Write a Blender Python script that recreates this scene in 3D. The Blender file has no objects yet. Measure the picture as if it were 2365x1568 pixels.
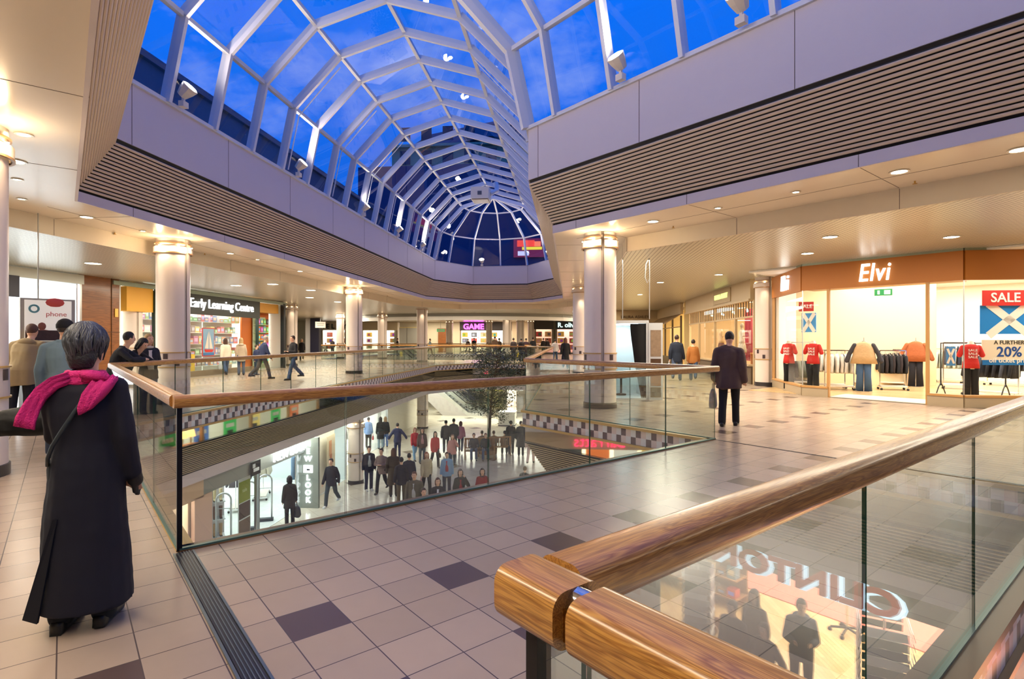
import bpy, bmesh, math, random
from mathutils import Vector, Matrix, noise
from mathutils.geometry import tessellate_polygon
random.seed(7)
sc = bpy.context.scene
col = sc.collection
# ---------------------------------------------------------------- camera
cam = bpy.data.cameras.new('camera'); co = bpy.data.objects.new('camera', cam); col.objects.link(co)
co.location = (0, 0, 1.6); co.rotation_euler = (math.radians(90), 0, 0)
cam.sensor_width = 36; cam.lens = 36 * 1277 / 2365; cam.clip_start = .05; cam.clip_end = 500
sc.camera = co
sc.view_settings.view_transform = 'Standard'; sc.view_settings.look = 'None'
sc.view_settings.exposure = 0.95; sc.view_settings.gamma = 1
sc.cycles.use_denoising = True
sc.cycles.max_bounces = 7; sc.cycles.diffuse_bounces = 3; sc.cycles.glossy_bounces = 3
sc.cycles.transmission_bounces = 3; sc.cycles.transparent_max_bounces = 20
sc.cycles.caustics_reflective = False; sc.cycles.caustics_refractive = False
sc.cycles.sample_clamp_indirect = 4
sc.cycles.use_adaptive_sampling = True; sc.cycles.adaptive_threshold = .035
# ---------------------------------------------------------------- sky at dusk
w = bpy.data.worlds.new('dusk'); sc.world = w; w.use_nodes = True
nt = w.node_tree; nt.nodes.clear()
N = nt.nodes.new; Lk = nt.links.new
tc = N('ShaderNodeTexCoord'); mp = N('ShaderNodeMapping'); mp.inputs['Scale'].default_value = (1.6, 1.6, 3.2)
mp.inputs['Location'].default_value = (1.35, .4, .9)
ns = N('ShaderNodeTexNoise'); ns.inputs['Scale'].default_value = 1.5; ns.inputs['Detail'].default_value = 7; ns.inputs['Roughness'].default_value = .6
cr = N('ShaderNodeValToRGB'); cr.color_ramp.elements[0].position = .56; cr.color_ramp.elements[1].position = .72
sx = N('ShaderNodeSeparateXYZ'); g = N('ShaderNodeValToRGB')
g.color_ramp.elements[0].position = 0; g.color_ramp.elements[0].color = (.01, .11, .62, 1)
g.color_ramp.elements[1].position = .8; g.color_ramp.elements[1].color = (.0, .165, .95, 1)
mx = N('ShaderNodeMix'); mx.data_type = 'RGBA'; mx.inputs[7].default_value = (.24, .34, .80, 1)
bg = N('ShaderNodeBackground'); bg.inputs[1].default_value = .62; wo = N('ShaderNodeOutputWorld')
Lk(tc.outputs['Generated'], mp.inputs[0]); Lk(mp.outputs[0], ns.inputs['Vector']); Lk(ns.outputs['Fac'], cr.inputs[0])
Lk(tc.outputs['Generated'], sx.inputs[0]); Lk(sx.outputs['Z'], g.inputs[0])
Lk(cr.outputs[0], mx.inputs[0]); Lk(g.outputs[0], mx.inputs[6]); Lk(mx.outputs[2], bg.inputs[0]); Lk(bg.outputs[0], wo.inputs[0])
# ---------------------------------------------------------------- plan: one frame along the atrium, one along the bridge (45 degrees apart)
H = 1.6
a0 = math.radians(5.93); t1 = math.radians(50.93)
n1 = Vector((math.cos(a0), -math.sin(a0))); ax = Vector((math.sin(a0), math.cos(a0)))
d1 = Vector((math.sin(t1), math.cos(t1))); d2 = Vector((-math.cos(t1), math.sin(t1)))
def T(l, t, z=None):
    p = n1 * l + ax * t
    return Vector((p.x, p.y)) if z is None else Vector((p.x, p.y, z))
def D(a, b, z=None):
    p = d1 * a + d2 * b
    return Vector((p.x, p.y)) if z is None else Vector((p.x, p.y, z))
def G(px, py, z=0.0):                     # where a sight line meets the level z
    Y = (H - z) * 1277 / (py - 784); return Vector(((px - 1182.5) / 1277 * Y, Y, z))
def AT(px, Y, z=0.0): return Vector(((px - 1182.5) / 1277 * Y, Y, z))
RT = -a0                                  # turns local y onto the atrium axis
RD1 = math.pi / 2 - t1                    # turns local x onto the bridge axis
ZL = -4.5                                 # lower floor
ZC = 4.1; ZG = 3.75; ZLC = -1.78          # soffit, grid ceiling, lower ceiling
# ================================================================ helpers
def lin(c):
    def f(v):
        v /= 255.; return v / 12.92 if v <= .04045 else ((v + .055) / 1.055) ** 2.4
    if isinstance(c, str): c = tuple(int(c[i:i + 2], 16) for i in (0, 2, 4))
    return tuple(f(v) for v in c[:3]) + (1,)
MC = {}
def mat(c, rough=.6, metal=0., emit=0., spec=.5, var=0., vscale=8., bump=0., bscale=60., coat=0.):
    k = (c, rough, metal, emit, spec, var, vscale, bump, bscale, coat)
    if k in MC: return MC[k]
    m = bpy.data.materials.new('m%d' % len(MC)); m.use_nodes = True; n = m.node_tree; b = n.nodes['Principled BSDF']
    L = lin(c); b.inputs['Base Color'].default_value = L; b.inputs['Roughness'].default_value = rough
    b.inputs['Metallic'].default_value = metal; b.inputs['Specular IOR Level'].default_value = spec
    b.inputs['Coat Weight'].default_value = coat
    if emit: b.inputs['Emission Color'].default_value = L; b.inputs['Emission Strength'].default_value = emit
    if var or bump:
        t = n.nodes.new('ShaderNodeTexCoord'); q = n.nodes.new('ShaderNodeTexNoise'); q.inputs['Scale'].default_value = vscale; q.inputs['Detail'].default_value = 4
        n.links.new(t.outputs['Object'], q.inputs['Vector'])
        if var:
            r = n.nodes.new('ShaderNodeMix'); r.data_type = 'RGBA'
            r.inputs[6].default_value = tuple(x * (1 - var) for x in L[:3]) + (1,); r.inputs[7].default_value = tuple(min(1, x * (1 + var)) for x in L[:3]) + (1,)
            n.links.new(q.outputs['Fac'], r.inputs[0]); n.links.new(r.outputs[2], b.inputs['Base Color'])
        if bump:
            q2 = n.nodes.new('ShaderNodeTexNoise'); q2.inputs['Scale'].default_value = bscale
            n.links.new(t.outputs['Object'], q2.inputs['Vector'])
            u = n.nodes.new('ShaderNodeBump'); u.inputs['Strength'].default_value = bump; u.inputs['Distance'].default_value = .02
            n.links.new(q2.outputs['Fac'], u.inputs['Height']); n.links.new(u.outputs[0], b.inputs['Normal'])
    MC[k] = m; return m
def glassmat(name, tint, f0=.045, rough=.0):
    m = bpy.data.materials.new(name); m.use_nodes = True; n = m.node_tree; n.nodes.clear(); A = n.nodes.new; K = n.links.new
    o = A('ShaderNodeOutputMaterial'); tr = A('ShaderNodeBsdfTransparent'); tr.inputs[0].default_value = tuple(tint) + (1,)
    gl = A('ShaderNodeBsdfGlossy'); gl.inputs['Roughness'].default_value = rough
    lw = A('ShaderNodeLayerWeight'); p = A('ShaderNodeMath'); p.operation = 'POWER'; p.inputs[1].default_value = 5
    ml = A('ShaderNodeMath'); ml.operation = 'MULTIPLY_ADD'; ml.inputs[1].default_value = 1 - f0; ml.inputs[2].default_value = f0
    mi = A('ShaderNodeMixShader')
    K(lw.outputs['Facing'], p.inputs[0]); K(p.outputs[0], ml.inputs[0]); K(ml.outputs[0], mi.inputs[0]); K(tr.outputs[0], mi.inputs[1]); K(gl.outputs[0], mi.inputs[2]); K(mi.outputs[0], o.inputs[0])
    return m
GLASS = glassmat('rail_glass', (.93, .965, .94), .085)
SHOPGLASS = glassmat('shop_glass', (.97, .98, .97), .03)
SKYGLASS = glassmat('sky_glass', (.93, .96, .98), .05)
class MB:
    def __init__(s): s.v = []; s.f = []; s.uv = []; s.mi = []; s.cm = 0
    def face(s, pts, uv=None):
        i = len(s.v); s.v += [tuple(p) if len(p) == 3 else (p[0], p[1], 0) for p in pts]; s.f.append(tuple(range(i, i + len(pts)))); s.uv.append(uv); s.mi.append(s.cm)
    def mesh(s, vs, fs, M=None):
        i = len(s.v)
        for p in vs:
            p = Vector(p); s.v.append(tuple(M @ p if M else p))
        for f in fs: s.f.append(tuple(i + k for k in f)); s.uv.append(None); s.mi.append(s.cm)
        return s
    def box(s, c, d, rz=0., M=None):
        x, y, z = (k / 2 for k in d)
        vs = [(-x, -y, -z), (x, -y, -z), (x, y, -z), (-x, y, -z), (-x, -y, z), (x, -y, z), (x, y, z), (-x, y, z)]
        R = Matrix.Translation(c) @ Matrix.Rotation(rz, 4, 'Z')
        if M: R = M @ R
        return s.mesh(vs, [(0, 3, 2, 1), (4, 5, 6, 7), (0, 1, 5, 4), (1, 2, 6, 5), (2, 3, 7, 6), (3, 0, 4, 7)], R)
    def bar(s, p, q, w, h=None, up=(0, 0, 1)):
        h = h or w; p = Vector(p); q = Vector(q); d = (q - p); L = d.length
        if L < 1e-6: return s
        z = d / L; u = Vector(up)
        if abs(z.dot(u)) > .98: u = Vector((1, 0, 0))
        x = u.cross(z).normalized(); y = z.cross(x)
        M = Matrix((x, y, z)).transposed().to_4x4(); M.translation = (p + q) / 2
        return s.box((0, 0, 0), (w, h, L), 0, M)
    def tube(s, pts, r, n=8, cap=True):
        pts = [Vector(p) for p in pts]; k = len(pts); rs = r if isinstance(r, (list, tuple)) else [r] * k
        vs = []; fs = []; px = None
        for i, p in enumerate(pts):
            d = (pts[min(i + 1, k - 1)] - pts[max(i - 1, 0)]).normalized()
            if px is None:
                u = Vector((0, 0, 1)) if abs(d.z) < .9 else Vector((1, 0, 0)); px = u.cross(d).normalized()
            px = (px - d * px.dot(d)).normalized(); py = d.cross(px)
            for j in range(n):
                t = 2 * math.pi * j / n; vs.append(p + (px * math.cos(t) + py * math.sin(t)) * rs[i])
        for i in range(k - 1):
            for j in range(n): fs.append((i * n + j, i * n + (j + 1) % n, (i + 1) * n + (j + 1) % n, (i + 1) * n + j))
        if cap: fs.append(tuple(range(n - 1, -1, -1))); fs.append(tuple((k - 1) * n + j for j in range(n)))
        return s.mesh(vs, fs)
    def lathe(s, prof, n=24, c=(0, 0, 0), a=0., b=2 * math.pi, M=None, cap=True):
        vs = []; fs = []; full = abs(b - a - 2 * math.pi) < 1e-6; m = n if full else n + 1; k = len(prof)
        for j in range(m):
            t = a + (b - a) * j / n
            for (r, z) in prof: vs.append((c[0] + r * math.cos(t), c[1] + r * math.sin(t), c[2] + z))
        for j in range(n):
            q = (j + 1) % m
            for i in range(k - 1): fs.append((j * k + i, q * k + i, q * k + i + 1, j * k + i + 1))
        if full and cap:
            if prof[0][0] > 1e-6: fs.append(tuple(j * k for j in range(n - 1, -1, -1)))
            if prof[-1][0] > 1e-6: fs.append(tuple(j * k + k - 1 for j in range(n)))
        return s.mesh(vs, fs, M)
    def ball(s, c, r, n=10, m=7, M=None):
        r = r if isinstance(r, (tuple, list)) else (r, r, r); vs = [(c[0], c[1], c[2] - r[2])]; fs = []
        for i in range(1, m):
            t = -math.pi / 2 + math.pi * i / m
            for j in range(n):
                q = 2 * math.pi * j / n; vs.append((c[0] + r[0] * math.cos(t) * math.cos(q), c[1] + r[1] * math.cos(t) * math.sin(q), c[2] + r[2] * math.sin(t)))
        vs.append((c[0], c[1], c[2] + r[2]))
        for j in range(n): fs.append((0, 1 + (j + 1) % n, 1 + j)); e = 1 + (m - 2) * n; fs.append((len(vs) - 1, e + j, e + (j + 1) % n))
        for i in range(m - 2):
            for j in range(n): fs.append((1 + i * n + j, 1 + i * n + (j + 1) % n, 1 + (i + 1) * n + (j + 1) % n, 1 + (i + 1) * n + j))
        return s.mesh(vs, fs, M)
    def cap(s, p, q, r1, r2, n=10):           # tapered capsule with round ends
        p = Vector(p); q = Vector(q); d = (q - p); L = d.length
        if L < 1e-5: return s.ball(p, r1, n)
        z = d / L; pts = []; rs = []
        for k in range(4): t = math.pi / 2 * (k + .35) / 4; pts.append(p - z * r1 * math.cos(t)); rs.append(r1 * math.sin(t))
        pts += [p, q]; rs += [r1, r2]
        for k in range(3, -1, -1): t = math.pi / 2 * (k + .35) / 4; pts.append(q + z * r2 * math.cos(t)); rs.append(r2 * math.sin(t))
        return s.tube(pts, rs, n)
    def loft(s, rings, n=16, M=None):         # rings: (cx, cy, cz, rx, ry)
        vs = []; fs = []; k = len(rings)
        for r in rings:
            cx, cy, cz, rx, ry = r[:5]
            for j in range(n):
                t = 2 * math.pi * j / n; vs.append((cx + rx * math.cos(t), cy + ry * math.sin(t), cz))
        for i in range(k - 1):
            for j in range(n): fs.append((i * n + j, i * n + (j + 1) % n, (i + 1) * n + (j + 1) % n, (i + 1) * n + j))
        fs.append(tuple(range(n - 1, -1, -1))); fs.append(tuple((k - 1) * n + j for j in range(n)))
        return s.mesh(vs, fs, M)
    def build(s, name, m, parent=None, smooth=False, loc=None, rz=0., kind=None, M=None):
        me = bpy.data.meshes.new(name); me.from_pydata(s.v, [], s.f)
        for q in (m if isinstance(m, (list, tuple)) else [m]): me.materials.append(q)
        if any(s.mi): me.polygons.foreach_set('material_index', s.mi)
        if any(u is not None for u in s.uv):
            ul = me.uv_layers.new(name='UVMap')
            for p, u in zip(me.polygons, s.uv):
                if u:
                    for k, li in enumerate(p.loop_indices): ul.data[li].uv = u[k]
        if smooth: me.polygons.foreach_set('use_smooth', [True] * len(me.polygons))
        me.update(); o = bpy.data.objects.new(name, me); col.objects.link(o)
        if parent: o.parent = parent
        if loc is not None: o.location = loc
        if rz: o.rotation_euler = (0, 0, rz)
        if kind: o['kind'] = kind
        return o
def smooth_angle(o, deg=40):
    me = o.data; me.polygons.foreach_set('use_smooth', [True] * len(me.polygons)); me.set_sharp_from_angle(angle=math.radians(deg)); return o
def tag(o, label, cat, group=None, kind=None):
    o['label'] = label; o['category'] = cat
    if group: o['group'] = group
    if kind: o['kind'] = kind
    return o
def thing(name, label, cat, loc=(0, 0, 0), rz=0., group=None, kind=None):
    o = bpy.data.objects.new(name, None); col.objects.link(o); o.empty_display_size = .2
    o.location = loc if len(loc) == 3 else (loc[0], loc[1], 0); o.rotation_euler = (0, 0, rz)
    return tag(o, label, cat, group, kind)
def kids(o): return [c for c in bpy.data.objects if c.parent == o]
KC = {}
def dup(root, loc, rz=0., label=None, group=None, sc_=None):
    if root.name not in KC: KC[root.name] = [(c, kids(c)) for c in kids(root)]
    r = root.copy(); col.objects.link(r); r.location = loc; r.rotation_euler = (0, 0, rz)
    if label: r['label'] = label
    if group: r['group'] = group
    if sc_: r.scale = sc_ if isinstance(sc_, (tuple, list)) else (sc_,) * 3
    for c, gs in KC[root.name]:
        d = c.copy(); col.objects.link(d); d.parent = r
        for g in gs: e = g.copy(); col.objects.link(e); e.parent = d
    return r
def struct(mb, name, m, **k): k.setdefault('kind', 'structure'); return mb.build(name, m, **k)
TS = bpy.data.scenes.new('workbench')
def baked(o):                               # mesh of an object with its modifiers, worked out in a scratch scene
    TS.collection.objects.link(o)
    with bpy.context.temp_override(scene=TS, view_layer=TS.view_layers[0]): dg = bpy.context.evaluated_depsgraph_get()
    me = bpy.data.meshes.new_from_object(o.evaluated_get(dg)); TS.collection.objects.unlink(o); return me
# ---- text turned into solid lettering
def text(s, size, m, parent=None, name='lettering', depth=.02, bold=0., shear=0., loc=(0, 0, 0), rot=(math.pi / 2, 0, 0), xs=1., align='CENTER', space=1.):
    c = bpy.data.curves.new('txt', 'FONT'); c.body = s; c.size = size; c.extrude = depth; c.offset = bold; c.shear = shear; c.align_x = align; c.align_y = 'CENTER'; c.resolution_u = 3; c.space_character = space
    o = bpy.data.objects.new('txt', c); me = baked(o); bpy.data.objects.remove(o)
    me.materials.clear(); me.materials.append(m)
    o = bpy.data.objects.new(name, me); col.objects.link(o); o.rotation_euler = rot; o.location = loc; o.scale = (xs, 1, 1)
    if parent: o.parent = parent
    return o
# ---- polygon with holes, flat
def polyfill(mb, outer, holes, z, up=True):
    loops = [[Vector((p[0], p[1], 0)) for p in outer]] + [[Vector((p[0], p[1], 0)) for p in h] for h in holes]
    allp = [p for l in loops for p in l]; i0 = len(mb.v); mb.v += [(p.x, p.y, z) for p in allp]
    for t in tessellate_polygon(loops):
        a, b, c = (allp[k] for k in t); n = (b - a).cross(c - a).z
        if (n > 0) != up: t = t[::-1]
        mb.f.append(tuple(i0 + k for k in t)); mb.uv.append(None); mb.mi.append(mb.cm)
# ---- sweep of flat profiles along a plan path; offset grows to the path's left
def miters(path, closed=False):
    n = len(path); out = []
    for i in range(n):
        p = Vector(path[i][:2]); a = Vector(path[i - 1][:2]) if (i > 0 or closed) else None; b = Vector(path[(i + 1) % n][:2]) if (i < n - 1 or closed) else None
        ns = []
        if a is not None: d = (p - a).normalized(); ns.append(Vector((-d.y, d.x)))
        if b is not None: d = (b - p).normalized(); ns.append(Vector((-d.y, d.x)))
        out.append(ns[0] if len(ns) == 1 else (ns[0] + ns[1]) / (1 + ns[0].dot(ns[1])))
    return out
def sweep(mb, path, profs, closed=False, pclosed=True):
    mt = miters(path, closed); n = len(path); s = [0.]
    for i in range(1, n + 1): s.append(s[-1] + (Vector(path[i % n][:2]) - Vector(path[i - 1][:2])).length)
    for pr in profs:
        k = len(pr); seg = range(n if closed else n - 1)
        v = [0.]
        for j in range(1, k): v.append(v[-1] + math.hypot(pr[j][0] - pr[j - 1][0], pr[j][1] - pr[j - 1][1]))
        for i in seg:
            q = (i + 1) % n
            def pt(ii, jj): p = Vector(path[ii][:2]) + mt[ii] * pr[jj][0]; return (p.x, p.y, pr[jj][1])
            for j in range(k if pclosed else k - 1):
                jn = (j + 1) % k
                mb.face([pt(i, j), pt(q, j), pt(q, jn), pt(i, jn)], [(s[i], pr[j][1]), (s[i + 1], pr[j][1]), (s[i + 1], pr[jn][1]), (s[i], pr[jn][1])])
        if pclosed and not closed:
            for ii in (0, n - 1): mb.face([(lambda p: (p.x, p.y, pr[j][1]))(Vector(path[ii][:2]) + mt[ii] * pr[j][0]) for j in range(k)])
    return mb
def rect(o0, z0, o1, z1): return [(o0, z0), (o1, z0), (o1, z1), (o0, z1)]
# ---- lamps of the place and added area lights
def spot(loc, to, W, color=(1, .85, .65), size=120, blend=.8, r=.08, name='downlight_bulb'):
    l = bpy.data.lights.new(name, 'SPOT'); l.energy = W; l.color = color; l.spot_size = math.radians(size); l.spot_blend = blend; l.shadow_soft_size = r
    o = bpy.data.objects.new(name, l); col.objects.link(o); o.location = loc; o.rotation_euler = (Vector(to) - Vector(loc)).to_track_quat('-Z', 'Y').to_euler(); return o
def area(loc, sx, sy, W, color=(1, .95, .88), rz=0., rot=None, name='ceiling_area_light', spread=180):
    l = bpy.data.lights.new(name, 'AREA'); l.shape = 'RECTANGLE'; l.size = sx; l.size_y = sy; l.energy = W * .6; l.color = color; l.spread = math.radians(spread)
    o = bpy.data.objects.new(name, l); col.objects.link(o); o.location = loc; o.rotation_euler = rot or (0, 0, rz); return o
# ---------------------------------------------------------------- shared materials
def nodes(name):
    m = bpy.data.materials.new(name); m.use_nodes = True; n = m.node_tree; return m, n, n.nodes['Principled BSDF'], n.nodes.new, n.links.new
def mth(n, op, a=None, b=None, c=None):
    q = n.nodes.new('ShaderNodeMath'); q.operation = op
    for i, v in enumerate((a, b, c)):
        if v is None: continue
        if isinstance(v, (int, float)): q.inputs[i].default_value = v
        else: n.links.new(v, q.inputs[i])
    return q.outputs[0]
def tilemat(name, light, dark, size, off, rot, dark_fn, grout, rough=.3, gw=.012, var=.08, spec=.5):
    m, n, b, A, K = nodes(name)
    t = A('ShaderNodeTexCoord'); mp = A('ShaderNodeMapping'); mp.vector_type = 'TEXTURE'
    mp.inputs['Rotation'].default_value = (0, 0, rot); mp.inputs['Scale'].default_value = (size, size, 1); 
    c = math.cos(rot); s = math.sin(rot); mp.inputs['Location'].default_value = (c * off[0] - s * off[1], s * off[0] + c * off[1], 0)
    K(t.outputs['Object'], mp.inputs[0]); x = A('ShaderNodeSeparateXYZ'); K(mp.outputs[0], x.inputs[0])
    fx = mth(n, 'FLOOR', x.outputs[0]); fy = mth(n, 'FLOOR', x.outputs[1])
    ux = mth(n, 'SUBTRACT', x.outputs[0], fx); uy = mth(n, 'SUBTRACT', x.outputs[1], fy)
    def edge(u): return mth(n, 'LESS_THAN', mth(n, 'MINIMUM', u, mth(n, 'SUBTRACT', 1., u)), gw)
    gr = mth(n, 'MAXIMUM', edge(ux), edge(uy))
    cb = A('ShaderNodeCombineXYZ'); K(fx, cb.inputs[0]); K(fy, cb.inputs[1]); wn = A('ShaderNodeTexWhiteNoise'); K(cb.outputs[0], wn.inputs['Vector'])
    dk = dark_fn(n, fx, fy)
    m1 = A('ShaderNodeMix'); m1.data_type = 'RGBA'; L = lin(light); m1.inputs[6].default_value = tuple(v * (1 - var) for v in L[:3]) + (1,); m1.inputs[7].default_value = tuple(min(1, v * (1 + var)) for v in L[:3]) + (1,)
    K(wn.outputs['Value'], m1.inputs[0])
    sp = A('ShaderNodeTexNoise'); sp.inputs['Scale'].default_value = 9; sp.inputs['Detail'].default_value = 5; K(t.outputs['Object'], sp.inputs['Vector'])
    m0 = A('ShaderNodeMix'); m0.data_type = 'RGBA'; m0.blend_type = 'MULTIPLY'; m0.inputs[0].default_value = .07; K(m1.outputs[2], m0.inputs[6]); K(sp.outputs['Fac'], m0.inputs[7])
    m2 = A('ShaderNodeMix'); m2.data_type = 'RGBA'; K(dk, m2.inputs[0]); K(m0.outputs[2], m2.inputs[6]); m2.inputs[7].default_value = lin(dark)
    m3 = A('ShaderNodeMix'); m3.data_type = 'RGBA'; K(gr, m3.inputs[0]); K(m2.outputs[2], m3.inputs[6]); m3.inputs[7].default_value = lin(grout)
    K(m3.outputs[2], b.inputs['Base Color'])
    rr = A('ShaderNodeMapRange'); rr.inputs[3].default_value = rough * .9; rr.inputs[4].default_value = rough * 1.12; K(sp.outputs['Fac'], rr.inputs[0]); K(rr.outputs[0], b.inputs['Roughness'])
    b.inputs['Specular IOR Level'].default_value = spec
    return m
def mod0(n, v, k, c=0): # 1 when (v-c) mod k == 0
    return mth(n, 'LESS_THAN', mth(n, 'FLOORED_MODULO', mth(n, 'SUBTRACT', v, c + 0.), float(k)), .5)
def dark_upper(n, fx, fy):
    on = mth(n, 'MULTIPLY', mod0(n, fx, 3), mod0(n, fy, 6))
    two = mth(n, 'MULTIPLY', mod0(n, fx, 3), mod0(n, fy, 6, 3)); far = mth(n, 'GREATER_THAN', fy, 3.5); near = mth(n, 'LESS_THAN', fy, 2.5)
    bridge = mth(n, 'LESS_THAN', fx, 21.5)
    a = mth(n, 'MULTIPLY', on, mth(n, 'SUBTRACT', 1., mth(n, 'MULTIPLY', bridge, far)))
    b2 = mth(n, 'MULTIPLY', two, mth(n, 'MULTIPLY', bridge, near))
    return mth(n, 'MAXIMUM', a, b2)
def dark_lower(n, fx, fy):
    return mth(n, 'MULTIPLY', mod0(n, fx, 4), mod0(n, fy, 7))
M_FLOOR = tilemat('upper_tiles', (174, 153, 133), (90, 73, 68), .3235, (.945, 3.0), RD1, dark_upper, (84, 72, 68), .25, .010)
M_LFLOOR = tilemat('lower_tiles', (214, 204, 184), (110, 96, 84), .62, (.3, .1), RT + math.pi / 4, dark_lower, (150, 138, 118), .18, .006)
def none_dark(n, fx, fy): return mth(n, 'MULTIPLY', fx, 0.)
M_WHITEFLOOR = tilemat('shop_tiles', (226, 232, 228), (200, 200, 200), .45, (0, 0), RT, none_dark, (180, 190, 186), .2, .008, .02)
M_CREAM = mat((236, 222, 200), .45, var=.02); M_SOFFIT = mat((240, 226, 204), .22, var=.015, vscale=3); M_WHITE = mat((222, 214, 214), .5, var=.02)
M_FASCIA = mat((216, 203, 202), .5, var=.02, vscale=2); M_DARK = mat((28, 22, 20), .6); M_BLACK = mat((14, 14, 16), .5)
M_STEEL = mat((190, 192, 192), .3, .9); M_BRASS = mat((205, 165, 90), .22, 1.); M_CHROME = mat((225, 225, 225), .12, 1.)
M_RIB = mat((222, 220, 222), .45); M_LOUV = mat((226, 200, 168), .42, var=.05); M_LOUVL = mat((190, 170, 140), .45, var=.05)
M_GOLD = mat((196, 158, 92), .4, .2)
def checkmat():
    m, n, b, A, K = nodes('checker_strip'); t = A('ShaderNodeTexCoord'); x = A('ShaderNodeSeparateXYZ'); K(t.outputs['UV'], x.inputs[0])
    fx = mth(n, 'FLOOR', mth(n, 'DIVIDE', x.outputs[0], .112)); top = mth(n, 'FLOOR', mth(n, 'DIVIDE', mth(n, 'ADD', x.outputs[1], .04), .13)) # rows count upward
    row = mod0(n, top, 2)
    dk = mth(n, 'LESS_THAN', mth(n, 'FLOORED_MODULO', mth(n, 'ADD', fx, row), 3.), .5)
    pk = mod0(n, mth(n, 'ADD', fx, row), 3, 1)
    m1 = A('ShaderNodeMix'); m1.data_type = 'RGBA'; K(pk, m1.inputs[0]); m1.inputs[6].default_value = lin((216, 214, 216)); m1.inputs[7].default_value = lin((214, 192, 188))
    m2 = A('ShaderNodeMix'); m2.data_type = 'RGBA'; K(dk, m2.inputs[0]); K(m1.outputs[2], m2.inputs[6]); m2.inputs[7].default_value = lin((92, 76, 84))
    K(m2.outputs[2], b.inputs['Base Color']); b.inputs['Roughness'].default_value = .3; return m
M_CHECK = checkmat()
def woodmat(name, c1, c2, c3, rough=.28, s=1., coat=.3):
    m, n, b, A, K = nodes(name); t = A('ShaderNodeTexCoord'); mp = A('ShaderNodeMapping'); mp.inputs['Scale'].default_value = (1.1 * s, 16 * s, 16 * s)
    K(t.outputs['Object'], mp.inputs[0]); q = A('ShaderNodeTexNoise'); q.inputs['Scale'].default_value = 1.2; q.inputs['Detail'].default_value = 3; q.inputs['Distortion'].default_value = .8; K(mp.outputs[0], q.inputs['Vector'])
    wv = mth(n, 'FRACT', mth(n, 'MULTIPLY', q.outputs['Fac'], 11.)); tri = mth(n, 'PINGPONG', wv, .5)
    mp2 = A('ShaderNodeMapping'); mp2.inputs['Scale'].default_value = (6 * s, 260 * s, 260 * s); K(t.outputs['Object'], mp2.inputs[0])
    f = A('ShaderNodeTexNoise'); f.inputs['Scale'].default_value = 1.; f.inputs['Detail'].default_value = 2; K(mp2.outputs[0], f.inputs['Vector'])
    r1 = A('ShaderNodeValToRGB'); e = r1.color_ramp.elements; e[0].position = .0; e[0].color = lin(c2); e[1].position = .42; e[1].color = lin(c1); K(tri, r1.inputs[0])
    r2 = A('ShaderNodeValToRGB'); r2.color_ramp.elements[0].position = .42; r2.color_ramp.elements[1].position = .5; K(f.outputs['Fac'], r2.inputs[0])
    m1 = A('ShaderNodeMix'); m1.data_type = 'RGBA'; K(r2.outputs[0], m1.inputs[0]); m1.inputs[6].default_value = lin(c3); K(r1.outputs[0], m1.inputs[7])
    m2 = A('ShaderNodeMix'); m2.data_type = 'RGBA'; m2.inputs[0].default_value = .4; K(r1.outputs[0], m2.inputs[6]); K(m1.outputs[2], m2.inputs[7])
    K(m2.outputs[2], b.inputs['Base Color']); b.inputs['Roughness'].default_value = rough; b.inputs['Coat Weight'].default_value = coat; b.inputs['Coat Roughness'].default_value = .12; return m
M_OAK = woodmat('oak', (204, 150, 78), (160, 106, 52), (108, 66, 32), .28, 1.5)
M_PANEL = woodmat('wall_wood', (140, 84, 36), (112, 64, 26), (96, 52, 20), .4, .35)
M_BENCH = woodmat('bench_wood', (168, 112, 58), (130, 80, 38), (96, 56, 26), .45)
def planks():
    m, n, b, A, K = nodes('shop_planks'); t = A('ShaderNodeTexCoord'); mp = A('ShaderNodeMapping'); mp.inputs['Rotation'].default_value = (0, 0, -RD1)
    K(t.outputs['Object'], mp.inputs[0]); q = A('ShaderNodeTexBrick'); q.inputs['Scale'].default_value = 1.; q.inputs['Brick Width'].default_value = .9; q.inputs['Row Height'].default_value = .09
    q.inputs['Mortar Size'].default_value = .003; q.inputs['Color1'].default_value = lin((222, 190, 138)); q.inputs['Color2'].default_value = lin((200, 164, 112)); q.inputs['Mortar'].default_value = lin((150, 112, 70))
    K(mp.outputs[0], q.inputs['Vector']); K(q.outputs['Color'], b.inputs['Base Color']); b.inputs['Roughness'].default_value = .25; return m
M_PLANK = planks()
def gridmat():
    m, n, b, A, K = nodes('grid_ceiling'); t = A('ShaderNodeTexCoord'); mp = A('ShaderNodeMapping'); mp.inputs['Rotation'].default_value = (0, 0, -RT); K(t.outputs['Object'], mp.inputs[0])
    x = A('ShaderNodeSeparateXYZ'); K(mp.outputs[0], x.inputs[0])
    l1 = mth(n, 'LESS_THAN', mth(n, 'FRACT', mth(n, 'DIVIDE', x.outputs[0], .1)), .22); l2 = mth(n, 'LESS_THAN', mth(n, 'FRACT', mth(n, 'DIVIDE', x.outputs[1], .1)), .1)
    g = mth(n, 'MAXIMUM', l1, l2); m1 = A('ShaderNodeMix'); m1.data_type = 'RGBA'; K(g, m1.inputs[0]); m1.inputs[6].default_value = lin((208, 204, 188)); m1.inputs[7].default_value = lin((124, 118, 102))
    K(m1.outputs[2], b.inputs['Base Color']); b.inputs['Roughness'].default_value = .3; b.inputs['Metallic'].default_value = .35
    u = A('ShaderNodeBump'); u.inputs['Strength'].default_value = .5; u.inputs['Distance'].default_value = .01; K(mth(n, 'SUBTRACT', 1., g), u.inputs['Height']); K(u.outputs[0], b.inputs['Normal']); return m
M_GRID = gridmat()
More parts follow.
